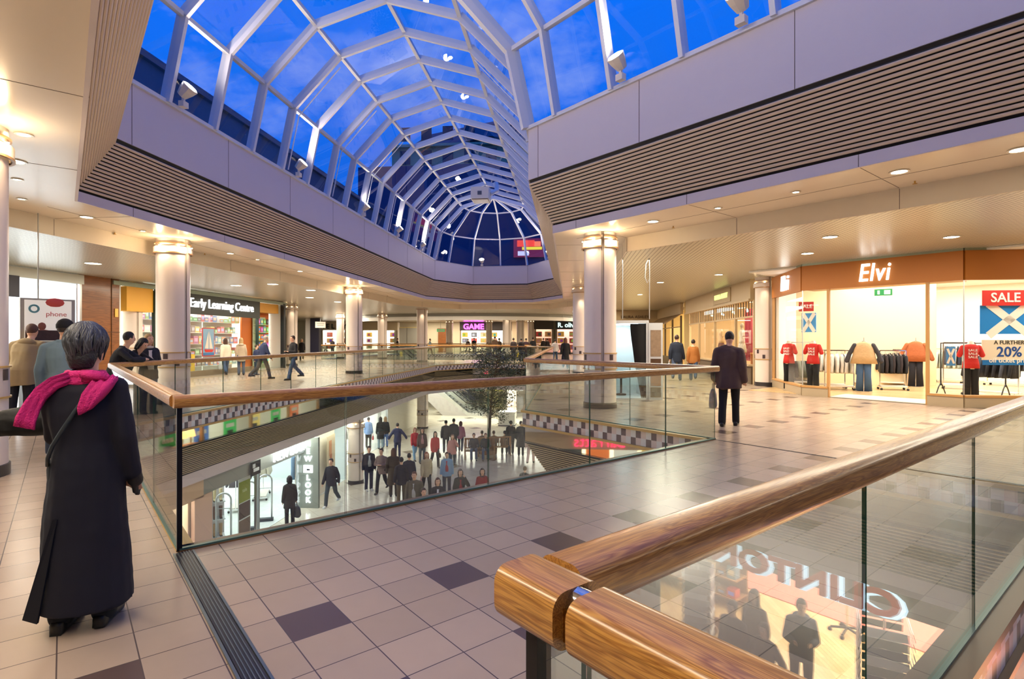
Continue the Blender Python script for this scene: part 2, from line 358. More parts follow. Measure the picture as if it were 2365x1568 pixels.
# ================================================================ the building
def cross(l=None, a=None):   # where lat = l meets bridge coordinate = a
    k = d1.dot(n1); j = d2.dot(n1); return D(a, (l - a * k) / j)
R_ = 3.66; CL = -4.61; T_END = 33.3
def hexend(l, r, R, t): return [T(l, t), T((l + r) / 2 - R / 2, t + .866 * R), T((l + r) / 2 + R / 2, t + .866 * R), T(r, t)]
RIM = [D(.76, -13), cross(CL - R_, .76)] + hexend(CL - R_, CL + R_, R_, T_END) + [cross(CL + R_, 8.39), D(8.39, -13)]
AA, AB, BB, BM = .68, 8.09, 4.82, .76      # near and far void edge, left and right side of the bridge
V1 = [D(AA, BB), cross(-8.24, AA)] + hexend(-8.24, -.98, 3.63, T_END) + [cross(-.98, AB), D(AB, BB)]
V2 = [D(AA, -13), D(AA, BM), D(AB, BM), D(AB, -13)]
V3 = [T(-20, 43), T(-20, 58), T(-3.2, 58), T(-3.2, 43)]
def offs(path, d, closed=False): return [Vector(p) + m * d for p, m in zip(path, miters(path, closed))]
OUT = [T(-34, -12), T(34, -12), T(34, 82), T(-34, 82)]
# V1 runs clockwise seen from above (void on the right hand), V2 too when taken K-first
mb = MB(); V1x = V1; polyfill(mb, OUT, [V1, V2[:], V3], 0.0); struct(mb, 'floor', M_FLOOR)
mb = MB(); mb.box((0, 0, 0), (110, 130, .1)); o = struct(mb, 'floor.001', M_LFLOOR, loc=(0, 34, ZL - .05))
V1c = offs(V1, .6, True); V2c = [D(AA - .6, -13), D(AA - .6, BM), D(AB + .6, BM), D(AB + .6, -13)]
V3c = [T(-20.6, 42.4), T(-20.6, 58.6), T(-2.6, 58.6), T(-2.6, 42.4)]
mb = MB(); polyfill(mb, OUT, [V1c, V2c, V3c], ZLC, False); struct(mb, 'ceiling', M_WHITE)
# bridge underside
mb = MB(); p = [D(AA - .6, BM), D(AB + .6, BM), D(AB + .6, BB), D(AA - .6, BB)]; polyfill(mb, p, [], -.95, False)
for i in range(4): a = p[i]; b = p[(i + 1) % 4]; mb.face([(a.x, a.y, -.95), (b.x, b.y, -.95), (b.x, b.y, -.35), (a.x, a.y, -.35)])
struct(mb, 'ceiling.001', M_WHITE)
# upper soffit, drop face and metal grid ceiling
mb = MB(); sweep(mb, RIM, [rect(.58, ZC, 2.36, ZC + .05)]); struct(mb, 'ceiling.002', M_SOFFIT)
mb = MB(); sweep(mb, RIM, [rect(2.33, ZG, 2.37, ZC + .05)]); struct(mb, 'trim_1', M_CREAM)
mb = MB(); polyfill(mb, OUT, [offs(RIM, 2.36)], ZG, False); struct(mb, 'ceiling.003', M_GRID)
mb = MB()
# white fascias and louvre bands, upper
mb = MB(); sweep(mb, RIM, [rect(0, 5.30, .06, 6.5), rect(0, 6.46, .7, 6.5)]); struct(mb, 'trim_2', M_FASCIA)
mb = MB(); sweep(mb, RIM, [rect(.555, ZC - .005, .60, 4.28)]); struct(mb, 'trim_3', M_FASCIA)
def louvre(path, o0, z0, o1, z1, n, name, m1, closed=False, back=.09, th=.034, dp=.045):
    d = Vector((o1 - o0, z1 - z0)); L = d.length; d /= L; nrm = Vector((-d.y, d.x));
    if nrm.x < 0: nrm = -nrm
    pr = []
    for i in range(n):
        c = Vector((o0, z0)) + d * L * (i + .5) / n; a = d * th / 2; b = nrm * dp
        pr.append([tuple(c - a * .55), tuple(c + a * .55), tuple(c + a + b * .35), tuple(c + a + b), tuple(c - a + b), tuple(c - a + b * .35)])
    mb = MB(); sweep(mb, path, pr, closed); struct(mb, name, m1)
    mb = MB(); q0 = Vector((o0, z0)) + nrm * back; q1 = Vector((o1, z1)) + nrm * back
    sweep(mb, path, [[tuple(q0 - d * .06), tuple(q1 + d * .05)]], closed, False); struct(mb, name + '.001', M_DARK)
louvre(RIM, .0, 5.22, .555, 4.31, 15, 'trim_4', M_LOUV, th=.048, dp=.03, back=.06)
mb = MB(); sweep(mb, RIM, [rect(.05, 5.22, .3, 5.30), rect(.62, 4.27, .8, 4.33)]); struct(mb, 'trim_5', M_BLACK)
# panel joints on the white fascia, the louvres and the soffit: fine dark lines
def along(path):
    out = []; mt = miters(path)
    for i in range(len(path) - 1): out.append((Vector(path[i]), Vector(path[i + 1]), mt[i], mt[i + 1]))
    return out
mb = MB()
for (p, q, m0, m1) in along(RIM):
    L = (q - p).length; d = (q - p) / L; nn = Vector((-d.y, d.x)); k = max(1, round(L / 3.03)); rz = math.atan2(d.y, d.x)
    for i in range(k):
        c = p + d * L * (i + .12 if L > 5 else i + .02) / k
        mb.box((c.x - nn.x * .001, c.y - nn.y * .001, 5.90), (.012, .006, 1.2), rz)
        c2 = p + d * L * (i + .35) / k + nn * .556; mb.box((c2.x, c2.y, 4.19), (.01, .008, .18), rz)
        c3 = p + d * L * (i + .35) / k + nn * 1.45; mb.box((c3.x, c3.y, ZC + .0), (.008, 1.72, .006), rz)
        c4 = p + d * L * (i + .35) / k + nn * 2.33; mb.box((c4.x, c4.y, 3.92), (.008, .006, .34), rz)
    c5 = (p + q) / 2 + nn * 1.5; mb.box((c5.x, c5.y, ZC), (L - .2, .008, .006), rz)
struct(mb, 'trim_6', mat((120, 105, 95), .7))
# floor edges of the voids: ledge, chequered band, mirror band, louvres, white strip
for k, (pth, cl) in enumerate(((V1, False), ([D(AB, BM), D(AB, -13)], False), ([D(AA, -13), D(AA, BM)], False))):
    full = V1 if k == 0 else pth
    mb = MB(); sweep(mb, full, [rect(-.11, -.035, .02, .012), rect(-.11, -.345, .0, -.302)], cl); o = struct(mb, 'trim_7' if k == 0 else 'trim_7.%03d' % k, M_GOLD)
    mb = MB(); sweep(mb, full, [[(-.07, -.04), (-.07, -.30)]], cl, False); struct(mb, 'trim_8' if k == 0 else 'trim_8.%03d' % k, M_CHECK)
    mb = MB(); sweep(mb, full, [[(-.012, -.34), (-.012, -.70)]], cl, False); struct(mb, 'trim_9' if k == 0 else 'trim_9.%03d' % k, mat((205, 205, 200), .03, 1.))
    mb = MB(); sweep(mb, full, [rect(-.02, -.73, .1, -.70)], cl); struct(mb, 'trim_10' if k == 0 else 'trim_10.%03d' % k, M_BLACK)
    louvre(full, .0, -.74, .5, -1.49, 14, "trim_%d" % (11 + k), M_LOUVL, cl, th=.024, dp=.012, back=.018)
    mb = MB(); sweep(mb, full, [rect(.54, ZLC - .004, .6, -1.48)], cl); struct(mb, 'trim_%d' % (14 + k), M_FASCIA)
# bridge sides
for nm, p, q in (('trim_17', D(AA, BM), D(AB, BM)), ('trim_18', D(AB, BB), D(AA, BB))):
    mb = MB(); sweep(mb, [p, q], [rect(-.11, -.035, .02, .012), rect(-.11, -.345, .0, -.302)]); struct(mb, nm, mat((120, 88, 52), .35))
    mb = MB(); sweep(mb, [p, q], [[(-.07, -.04), (-.07, -.30)]], False, False); struct(mb, nm + '.001', M_CHECK)
    mb = MB(); sweep(mb, [p, q], [rect(-.05, -.96, .0, -.345)]); struct(mb, nm + '.002', M_CREAM)
# third void (escalator well) edges
mb = MB(); V3p = [V3[3], V3[0], V3[1], V3[2], V3[3]]
sweep(mb, V3p, [[(-.03, -.01), (-.03, -.27)]], False, False); struct(mb, 'trim_19', M_CHECK)
mb = MB(); sweep(mb, V3p, [rect(-.05, -.32, .02, -.27), rect(-.05, ZLC, .0, -.32)]); struct(mb, 'trim_20', M_FASCIA)
# expansion joints across the bridge ends
mb = MB(); c = D(AA + .02, (BB + BM) / 2, .0)
mb.box((c.x, c.y, .004), (.10, BB - BM - .1, .012), RD1); struct(mb, 'trim_21', mat((42, 40, 44), .35, .3))
mb = MB()
for s in (-1, 1):
    c = D(AA + .02 + s * .062, (BB + BM) / 2); mb.box((c.x, c.y, .005), (.014, BB - BM - .1, .014), RD1)
for j in range(5):
    c = D(AA - .016 + j * .018, (BB + BM) / 2); mb.box((c.x, c.y, .011), (.005, BB - BM - .1, .004), RD1)
struct(mb, 'trim_22', mat((120, 130, 130), .35, .8))
mb = MB(); c = D(AB, (BB + BM) / 2 - .2); mb.box((c.x, c.y, .002), (.02, BB - BM + 6.5, .006), RD1); struct(mb, 'trim_23', M_BLACK)
# ---------------------------------------------------------------- glazed vault
NODES = [(0., 6.5), (.38, 8.26), (1.78, 9.69), (3.66, 10.25)]     # (inset from rim, height)
sky = thing('window_1', 'steel-framed glass barrel vault over the bridged atrium', 'skylight'); sky['kind'] = 'structure'
def off1(path, d): return [Vector(p) - m * d for p, m in zip(path, miters(path))]
def ribm(pts, name='rib', w=.09, h=.2, m=None):
    mb = MB()
    for i in range(len(pts) - 1): mb.bar(pts[i], pts[i + 1], w, h)
    return mb.build(name, m or M_RIB, sky)
Lc, Rc = RIM[1], RIM[6]
tL = Lc.dot(ax); tR = Rc.dot(ax)
full = [(CL - R_ + s, z) for s, z in NODES] + [(CL + R_ - s, z) for s, z in NODES[::-1][1:]]
def interp(a, b, s): return tuple(x + (y - x) * s for x, y in zip(a, b))
def clip(poly, f):  # keep the leading part where f >= 0
    out = [poly[0]]
    for a, b in zip(poly, poly[1:]):
        fa, fb = f(a), f(b)
        if fb >= 0: out.append(b)
        else:
            s = fa / (fa - fb); out.append(interp(a, b, s)); return out
    return out
t = T_END - 1.514 * 16; RIBT = []
while t <= T_END + .01: RIBT.append(t); t += 1.514
for t in RIBT:
    pl = full
    if t < tR:
        lm = CL - R_ + 2 * R_ * (t - tL) / (tR - tL)
        if t <= tL + .05: continue
        pl = clip(full, lambda p: lm - p[0])
    ribm([T(l, t, z) for l, z in pl], h=.22)
# the mitre rib where the vault turns
mit = [((Lc - miters(RIM)[1] * s), z) for s, z in NODES]; mitr = [((Rc - miters(RIM)[6] * s), z) for s, z in NODES]
ribm([(p.x, p.y, z) for p, z in mit] + [(p.x, p.y, z) for p, z in mitr[::-1][1:]], w=.16, h=.3)
# ribs of the diagonal arm
aC = (.76 + 8.39) / 2; fulld = [(.76 + s * (8.39 - .76) / (2 * R_), z) for s, z in NODES]; fulld = fulld + [(2 * aC - a, z) for a, z in fulld[::-1][1:]]
bL = Lc.dot(d2); bR = Rc.dot(d2)
for k in range(12):
    b = bR - .95 - 1.6 * k; ribm([D(a, b, z) for a, z in fulld], h=.22)
for k in range(1, 3):
    b = bR + 1.35 * k
    if b > bL: continue
    am = .76 + (8.39 - .76) * (bL - b) / (bL - bR); ribm([D(a, b, z) for a, z in clip(fulld, lambda p: am - p[0])], h=.22)
# apse
cA = T(CL, T_END); ap = []
for j in range(7):
    th = math.pi - math.pi * j / 6; u = T(math.cos(th), math.sin(th))
    ap.append([Vector((cA.x + u.x * (R_ - s), cA.y + u.y * (R_ - s), z)) for s, z in NODES])
    if 0 < j < 6: ribm(ap[-1], w=.08, h=.14)
# purlins and glass, strip by strip
def strip(pts0, pts1, nm='glazing'):
    mb = MB()
    for i in range(len(pts0) - 1): mb.face([pts0[i], pts0[i + 1], pts1[i + 1], pts1[i]])
    return mb.build(nm, SKYGLASS, sky)
for k in range(3):
    for side in (0, 1):
        lines = []
        for (s, z) in (NODES[k], NODES[k + 1]):
            P_ = off1(RIM, s); idx = (0, 1, 2) if side == 0 else (5, 6, 7); lines.append([Vector((P_[i].x, P_[i].y, z)) for i in idx])
        strip(lines[0], lines[1])
        if k < 3:
            for i in range(2 if k < 2 or side == 0 else 0): ribm([lines[1][i], lines[1][i + 1]], 'purlin', .10, .10)
            if k == 0: ribm(lines[0][0:2], 'purlin', .1, .08); ribm(lines[0][1:3], 'purlin', .1, .08)
    strip([q[k] for q in ap], [q[k + 1] for q in ap])
    for i in range(6):
        if k < 2: ribm([ap[i][k + 1], ap[i + 1][k + 1]], 'purlin', .07, .07)
# slim pull rods beside every second rib
mb = MB()
for t in RIBT[2::2]:
    if t < tR + .2: continue
    for sg in (-1, 1):
        P0_ = T(CL + sg * (R_ - .12), t + .22, 6.55); P1_ = T(CL + sg * (R_ - .45), t + .22, 8.1); P2_ = T(CL + sg * (R_ - 1.7), t + .22, 9.45); mb.tube([P0_, P1_, P2_], .018, 5)
mb.build('window_rod', M_RIB, sky)
# air unit hung at the crown before the apse
u = thing('ventilation_unit', 'cream box-shaped ventilation unit hung under the crown of the glass vault', 'ventilation unit', T(CL - .1, 29.3, 9.35), RT)
mb = MB(); mb.box((0, 0, 0), (.95, 1.0, .62)); mb.build('casing', M_CREAM, u); mb = MB(); mb.box((0, -.51, -.02), (.22, .02, .2)); mb.build('grille', mat((90, 90, 95), .5), u)
mb = MB(); mb.box((0, 0, -.33), (.85, .9, .05)); mb.build('base_vent', mat((120, 105, 95), .5), u)
mb = MB(); mb.tube([(.45, .2, .1), (.8, .5, .35), (.7, .6, .8)], .13, 8); mb.build('duct', M_RIB, u)
# ---------------------------------------------------------------- outside, seen through the glass
mb = MB(); p = T(-13.2, 16); mb.box((p.x, p.y, 7.0), (.5, 44, 6.4), RT); mb.box((p.x, p.y, 10.28), (.8, 44, .22), RT)
tag(mb.build('parapet_wall', mat((84, 92, 112), .8, var=.1)), 'dark blue-grey roof parapet outside the left side of the glass vault', 'wall')
def facade():
    o = thing('far_building', 'pale stone office building with bands of windows rising beyond the glass vault', 'building', T(-9.5, 66, 6.45), RT)
    mb = MB(); mb.box((0, 6, 9.7), (25, 10, 19.4)); mb.build('walls', mat((200, 180, 138), .8, var=.1, vscale=.5), o)
    for k in range(7):
        mb = MB(); mb.box((0, .8, 1.6 + k * 2.9), (25.6, .9, .3)); mb.build('cornice', mat((206, 190, 150), .8), o)
        for j in range(9):
            mb = MB(); mb.box((-10.8 + j * 2.7, .97, 3.2 + k * 2.9), (1.3, .12, 1.7)); mb.build('window', mat((40, 52, 76), .15), o)
    mb = MB(); mb.loft([(0, 6, 19.5, 14, 6.5), (0, 6, 22.4, 9, 3.5)], 4); mb.build('roof', mat((70, 84, 110), .7), o)
facade()
mb = MB(); p = T(-4.6, 45); mb.box((p.x, p.y, 10.0), (26, .6, 12.0), RT); tag(mb.build('plant_room_wall', mat((60, 72, 110), .8, var=.05)), 'dark blue plain wall close behind the rounded end of the glass vault', 'wall')
mb = MB(); mb.box((0, 0, 0), (2.6, .1, 1.5)); b = thing('reflection_board', 'small red and yellow glowing board imitating a reflection in the glass apse', 'reflection board', T(-3.2, 44.55, 9.0), RT)  # glowing coloured board stands in for a reflection in the glass
mb.build('board', mat((120, 40, 70), .5, emit=.35), b)
for i, (x, z, wx, hz, c) in enumerate(((-.3, .35, 1.4, .5, (230, 70, 50)), (.2, -.05, 1.6, .22, (225, 205, 60)), (-.5, -.45, .9, .35, (190, 190, 215)), (.6, .3, .6, .4, (240, 120, 80)))):
    mb = MB(); mb.box((x, -.07, z), (wx, .05, hz)); mb.build('reflected_shape', mat(c, .5, emit=.6), b)
# roof slab over the mall beside the vault keeps the sky out of the ceiling void
mb = MB(); polyfill(mb, OUT, [offs(RIM, .65)], 6.44, True); struct(mb, 'ceiling.004', M_DARK)
# floodlights on the fascia
fl = None
def flood(p, rz, label):
    global fl
    if fl is None:
        o = thing('floodlight', label, 'floodlight', p, rz, 'floodlights standing on the white fascia')
        mb = MB(); mb.box((0, 0, .06), (.16, .12, .12)); mb.bar((0, 0, .1), (0, 0, .22), .05); mb.build('bracket', M_CREAM, o)
        M = Matrix.Translation((0, .06, .34)) @ Matrix.Rotation(math.radians(-50), 4, 'X')
        mb = MB(); mb.loft([(0, 0, -.14, .10, .10), (0, 0, .02, .16, .14), (0, 0, .13, .19, .15)], 8, M); mb.build('housing', M_CREAM, o)
        mb = MB(); mb.loft([(0, 0, .131, .165, .125), (0, 0, .14, .16, .12)], 8, M); mb.build('lens', mat((255, 250, 230), .3, emit=9), o); fl = o; return o
    return dup(fl, p, rz, label)
FL = []
for k, t in enumerate((10.9, 15.9, 21.2, 25.6, 29.8)):
    p = T(CL - R_ + .16, t, 6.5); nm = ('nearest to the camera', 'second from the near corner', 'third from the near corner', 'fourth from the near corner', 'last before the rounded end')[k]
    flood(p, RT - math.pi / 2, 'white floodlight on the left fascia under the glass vault, ' + nm); FL.append((p, T(CL + .3, t + .5, 10)))
for k, (p, to, nm) in enumerate(((D(8.2, bR - 2.9, 6.5), D(5, bR - 3.5, 10), 'on the big right fascia beside the slatted bulkhead'), (D(8.2, bR - 5.3, 6.5), D(5, bR - 6, 10), 'at the upper right of the photo near a lit glazing reflection'), (T(CL - 1.2, T_END + R_ - .45, 6.5), T(CL, T_END, 10), 'in the middle of the rounded far end'), (T(CL + R_ - .3, T_END + .3, 6.5), T(CL, T_END, 10), 'at the right of the rounded far end'))):
    flood(p, RT + math.pi if k > 1 else RD1 + math.pi / 2, 'white floodlight ' + nm); FL.append((p, to))
for k in range(5):  # unseen floodlights added to brighten the fascia across the void
    p = D(.92, 9.5 - 3.2 * k, 6.5); flood(p, RD1 - math.pi / 2, 'added white floodlight on the near fascia, unseen above the slatted edge, ' + ('first', 'second', 'third', 'fourth', 'fifth')[k]); FL.append((p, D(5, 9.5 - 3.2 * k, 10)))
# ---------------------------------------------------------------- columns
PROTO = {}
def column(p, label, big=True, z0=0., ztop=ZC, group=None, yaw=0., band=True):
    key = (big, z0, round(ztop, 2), band)
    rz = math.atan2(-p[1], -p[0]) + .5 + yaw
    if key in PROTO: return dup(PROTO[key], (p[0], p[1], z0), rz, label)
    r = .375 if big else .315; h = ztop - z0
    o = thing('column', label, 'column', (p[0], p[1], z0), rz, group, 'thing')
    mb = MB(); mb.lathe([(r + .02, 0), (r + .02, .13), (r, .135)], 40); smooth_angle(mb.build('plinth', mat((52, 48, 50), .3), o))
    bz0, bz1 = .93, 1.27
    for a in (0, math.pi):
        g = .035 / r
        mb = MB(); mb.lathe([(r - .03, .13), (r, .13), (r, h), (r - .03, h)], 24, a=a + g, b=a + math.pi - g); smooth_angle(mb.build('shaft_shell', M_COL, o), 30)
        if band:
            mb = MB(); mb.lathe([(r + .001, bz0 - .02), (r + .028, bz0 - .02), (r + .028, bz0), (r + .001, bz0)], 24, a=a + g, b=a + math.pi - g); mb.lathe([(r + .001, bz1), (r + .028, bz1), (r + .028, bz1 + .02), (r + .001, bz1 + .02)], 24, a=a + g, b=a + math.pi - g)
            smooth_angle(mb.build('tile_trim', M_GOLD, o), 30)
            n = 9
            for row in range(2):
                mb = MB(); mb.lathe([(r + .001, bz0 + row * .17), (r + .010, bz0 + row * .17), (r + .010, bz0 + row * .17 + .17), (r + .001, bz0 + row * .17 + .17)], 24, a=a + g, b=a + math.pi - g)
                mb.build('tile_row', mat((206, 190, 184), .35), o)
            for i in range(n):
                if i % 4 in (1, 3):
                    mb = MB(); row = 1 if i % 4 == 1 else 0; da = (math.pi - 2 * g) / n; aa = a + g + da * (i + .5)
                    mb.lathe([(r + .009, bz0 + row * .17 + .02), (r + .014, bz0 + row * .17 + .02), (r + .014, bz0 + row * .17 + .15), (r + .009, bz0 + row * .17 + .15)], 4, a=aa - da * .42, b=aa + da * .42)
                    mb.build('dark_tile', mat((66, 52, 56), .3), o)
        # collar shell
        mb = MB(); zc = h - .36; mb.lathe([(r + .02, zc), (r + .055, zc + .02), (r + .055, zc + .15), (r + .03, zc + .17)], 24, a=a + g, b=a + math.pi - g); smooth_angle(mb.build('collar', M_COL, o), 40)
        mb = MB(); mb.lathe([(r + .03, zc - .012), (r + .065, zc - .012), (r + .065, zc + .012), (r + .03, zc + .012)], 24, a=a + g, b=a + math.pi - g); mb.lathe([(r, h - .13), (r + .03, h - .13), (r + .03, h - .11), (r, h - .11)], 24, a=a + g, b=a + math.pi - g)
        smooth_angle(mb.build('collar_ring', mat((180, 140, 100), .4, .3), o), 30)
        for i in range(3):
            aa = a + math.pi * (i + .5) / 3; q = (math.cos(aa) * (r + .036), math.sin(aa) * (r + .036), zc + .145)
            mb = MB(); mb.lathe([(.012, 0), (.024, .03)], 8, c=q); mb.build('lamp_glass', mat((255, 226, 170), .4, emit=14), o)
    mb = MB(); mb.lathe([(r - .02, .13), (r - .02, h)], 32); mb.build('core', mat((190, 178, 165), .6), o)
    PROTO[key] = o; return o
M_COL = mat((232, 218, 208), .32, var=.01, vscale=2)
COLS = [(AT(1386, 13.1), 1, 'cream round column right of the atrium, nearest to the far bridge end', 0), (AT(400, 13.9), 1, 'cream round column left of the atrium, nearest behind the scarf woman', 1),
        (AT(818, 26.2), 1, 'cream round column standing alone in the middle of the left walkway', 2), (AT(975, 39.3), 1, 'cream round column at the far left corner of the atrium', 3),
        (Vector((-6.33, 6.4, 0)), 1, 'cream round column cut by the left edge of the photo', 4),
        (T(-16.5, 19.4), 0, 'slimmer cream column between the wood panel and the toy shop', 5), (T(-16.75, 32.0), 0, 'slimmer cream column at the far end of the toy shop front', 6),
        (T(6.75, 20.0), 0, 'slimmer cream column between the two right-hand clothes shops', 7), (AT(1593, 32.8), 0, 'slimmer cream column at the far end of the striped shop windows', 8),
        (AT(1342, 25.4), 1, 'cream column half hidden behind the near right column', 9), (AT(1171, 47.5), 1, 'cream column beyond the rounded end of the atrium, left of a cluster', 10),
        (AT(1202, 56), 1, 'thick cream column right of the one beyond the atrium end', 11), (AT(1226, 60), 0, 'slim cream column at the right of the far cluster', 12),
        (AT(786, 46.4), 0, 'distant cream column with a chequered band, left of the thicker one', 13), (AT(883, 45.4), 1, 'distant thick cream column with a chequered band by the escalator well', 14),
        (AT(1038, 62), 1, 'distant cream column before the pink neon game sign', 15), (AT(1130, 60), 0, 'distant slim cream column right of the pink neon sign', 16), (AT(1334, 38), 0, 'distant slim cream column behind the right-hand columns', 17)]
for p, big, lb, i in COLS: column(p, lb, bool(big), 0., ZC if big and i in (0, 1, 2, 3, 4, 9) else ZG, yaw=(-.35 if i == 0 else .3 if i == 1 else 0))
for i, (p, lb) in enumerate(((AT(822, 23.6, 0), 'lower-floor cream column by the bright shopfront, left of the crowd'), (AT(976, 38.0, 0), 'lower-floor brightly lit column in front of the escalator'), (AT(1182, 43, 0), 'lower-floor column behind the indoor tree'))):
    column(p, lb, True if i else False, ZL, ZLC)
# ---------------------------------------------------------------- railings
def rprof(w, h, r=.03, n=3):
    pts = []
    for cx, cy, a in ((w / 2 - r, h / 2 - r, 0), (-w / 2 + r, h / 2 - r, 90), (-w / 2 + r, -h / 2 + r, 180), (w / 2 - r, -h / 2 + r, 270)):
        for k in range(n + 1): t = math.radians(a + 90 * k / n); pts.append((cx + r * math.cos(t), cy + r * math.sin(t)))
    return pts
def handrail(x0, x1, parent, w=.115, h=.095, zt=1.18, r=.03, cut0=0., cut1=0., name='handrail'):
    pr = rprof(w, h, r, 5); mb = MB(); n = len(pr); xs = [x0 + .0, x1]
    vs = [(x0 + cut0 * y, y, zt - h / 2 + z) for y, z in pr] + [(x1 + cut1 * y, y, zt - h / 2 + z) for y, z in pr]
    mb.mesh(vs, [(i, (i + 1) % n, n + (i + 1) % n, n + i) for i in range(n)] + [tuple(range(n - 1, -1, -1)), tuple(range(n, 2 * n))])
    return smooth_angle(mb.build(name, M_OAK, parent), 50)
M_GEDGE = mat((44, 84, 70), .2, emit=0.)
def railing(p, q, label, joints, name='glass_railing', x0=0., x1=0., rail=True, post0=False, post1=False, z0=0., cut0=0., cut1=0., inset=.0):
    p = Vector(p[:2]); q = Vector(q[:2]); L = (q - p).length; d = (q - p) / L
    o = thing(name, label, 'railing', (p.x, p.y, z0), math.atan2(d.y, d.x))
    if rail: handrail(x0, L + x1, o, cut0=cut0, cut1=cut1)
    js = [0.] + list(joints) + [L]
    for a, b in zip(js, js[1:]):
        mb = MB(); a += .006; b -= .006; mb.cm = 0
        for y in (-.006, .006): mb.face([(a, y, .02), (b, y, .02), (b, y, 1.1), (a, y, 1.1)])
        mb.cm = 1
        for x in (a, b): mb.face([(x, -.006, .02), (x, .006, .02), (x, .006, 1.1), (x, -.006, 1.1)])
        mb.build('glass_panel', [GLASS, M_GEDGE], o)
    mb = MB(); mb.box((L / 2, 0, .014), (L, .035, .024)); mb.build('base_channel', mat((70, 110, 104), .3, .4), o)
    for f, x in ((post0, .0), (post1, L)):
        if f: mb = MB(); mb.box((x, 0, .56), (.035, .03, 1.1)); mb.build('end_post', mat((34, 34, 38), .3, .6), o)
    return o
def spaced(L, s, first=None):
    out = []; x = first or s
    while x < L - .3: out.append(x); x += s
    return out
tq = math.tan(math.radians(22.5))
railing(D(AA, BB), D(AB, BB), 'oak and glass railing along the far side of the bridge', [1.3, 2.9, 4.5, 6.1], x0=-.04, x1=.05, post0=True, post1=False)
LQ = (V1[1] - V1[0]).length
railing(D(AA, BB), V1[1], 'oak and glass railing beside the woman with the pink scarf', spaced(LQ, 1.5), x0=.06, x1=0, cut1=-tq, cut0=0)
LA_ = (V1[2] - V1[1]).length
railing(V1[1], V1[2], 'long oak and glass railing along the left edge of the atrium', spaced(LA_, 1.62), cut0=tq, cut1=math.tan(math.radians(15)))
for i, nm in ((2, 'left'), (3, 'middle'), (4, 'right')):
    L = (V1[i + 1] - V1[i]).length; railing(V1[i], V1[i + 1], 'short oak and glass railing across the rounded far end, %s segment' % nm, [L / 2])
LR = (V1[6] - V1[5]).length
railing(V1[5], V1[6], 'oak and glass railing along the right edge of the atrium running away', spaced(LR, 1.62), x1=.0)
railing(V1[6], V1[7], 'oak and glass railing between the right column and the bridge', [1.38, 2.95], x1=-.06)
LM = AB - AA
om = railing(D(AA, BM), D(AB, BM), 'oak and glass railing with thick handrail along the near side of the bridge', [1.6, 3.2, 4.8, 6.4], rail=False, post0=True)
handrail(.0578, LM, om)
on = railing(D(AA, BM), D(AA, -5.2), 'oak and glass railing running under the camera with brass joint', [.12] + [.12 + 1.2 * k for k in range(1, 5)], x0=0, rail=False)
handrail(-.0575, .10, on, name='rail_corner_block', w=.118, h=.098)
handrail(.128, 5.9, on, w=.115, h=.095)
mb = MB(); mb.box((.114, 0, 1.125), (.04, .07, .055)); mb.build('brass_connector', M_BRASS, on)
mb = MB(); mb.tube([(.09, 0, 1.15), (.14, 0, 1.15)], .03, 12); smooth_angle(mb.build('connector_pin', M_CHROME, on))
railing(D(AB, BM), D(AB, -13), 'oak and glass railing across the far edge of the near right void', spaced(13, 1.6))
for a, b, nm in ((V3[3], V3[0], 'near side'), (V3[1], V3[2], 'far side')):
    railing(a, b, 'distant oak and glass railing at the %s of the escalator well' % nm, spaced((a - b).length, 2.4))
railing(V3[0], V3[1], 'distant oak and glass railing at the left end of the escalator well', spaced(15, 2.4)); railing(V3[2], V3[3], 'distant oak and glass railing at the right end of the escalator well', spaced(15, 2.4))
# ================================================================ shops
class FR:
    def __init__(s, o, rz): s.o = Vector((o[0], o[1])); s.rz = rz; s.c = math.cos(rz); s.s = math.sin(rz)
    def W(s, x, y, z=0.): return Vector((s.o.x + x * s.c - y * s.s, s.o.y + x * s.s + y * s.c, z))
    def L(s, p): dx = p[0] - s.o.x; dy = p[1] - s.o.y; return (dx * s.c + dy * s.s, -dx * s.s + dy * s.c)
def room(f, x0, x1, y0, y1, z0, z1, wallc=(240, 236, 225), fm=None, W=200, lc=(1, .96, .88), ceil=(240, 238, 230), nl=1, ys0=None, ys1=None):
    o3 = (f.o.x, f.o.y, 0)
    mb = MB()
    for c, d in ((((x0 + x1) / 2, y1 + .05, (z0 + z1) / 2), (x1 - x0, .1, z1 - z0)), ((x0 - .05, ((ys0 or y0) + y1) / 2, (z0 + z1) / 2), (.1, y1 - (ys0 or y0), z1 - z0)), ((x1 + .05, ((ys1 or y0) + y1) / 2, (z0 + z1) / 2), (.1, y1 - (ys1 or y0), z1 - z0))): mb.box(c, d)
    struct(mb, 'wall_shop', mat(wallc, .7), loc=o3, rz=f.rz)
    mb = MB(); mb.box(((x0 + x1) / 2, (y0 + y1) / 2, z1 - .03), (x1 - x0, y1 - y0, .05)); struct(mb, 'ceiling', mat(ceil, .6), loc=o3, rz=f.rz)
    if fm: mb = MB(); mb.box(((x0 + x1) / 2, (y0 + y1) / 2, z0 + .006), (x1 - x0, y1 - y0, .012)); struct(mb, 'floor', fm, loc=o3, rz=f.rz)
    for i in range(nl):
        p = f.W(x0 + (x1 - x0) * (i + .5) / nl, (y0 + y1) / 2); W = W * 1.0; area((p.x, p.y, z1 - .08), (x1 - x0) / nl * .8, (y1 - y0) * .8, W / nl, lc, f.rz)
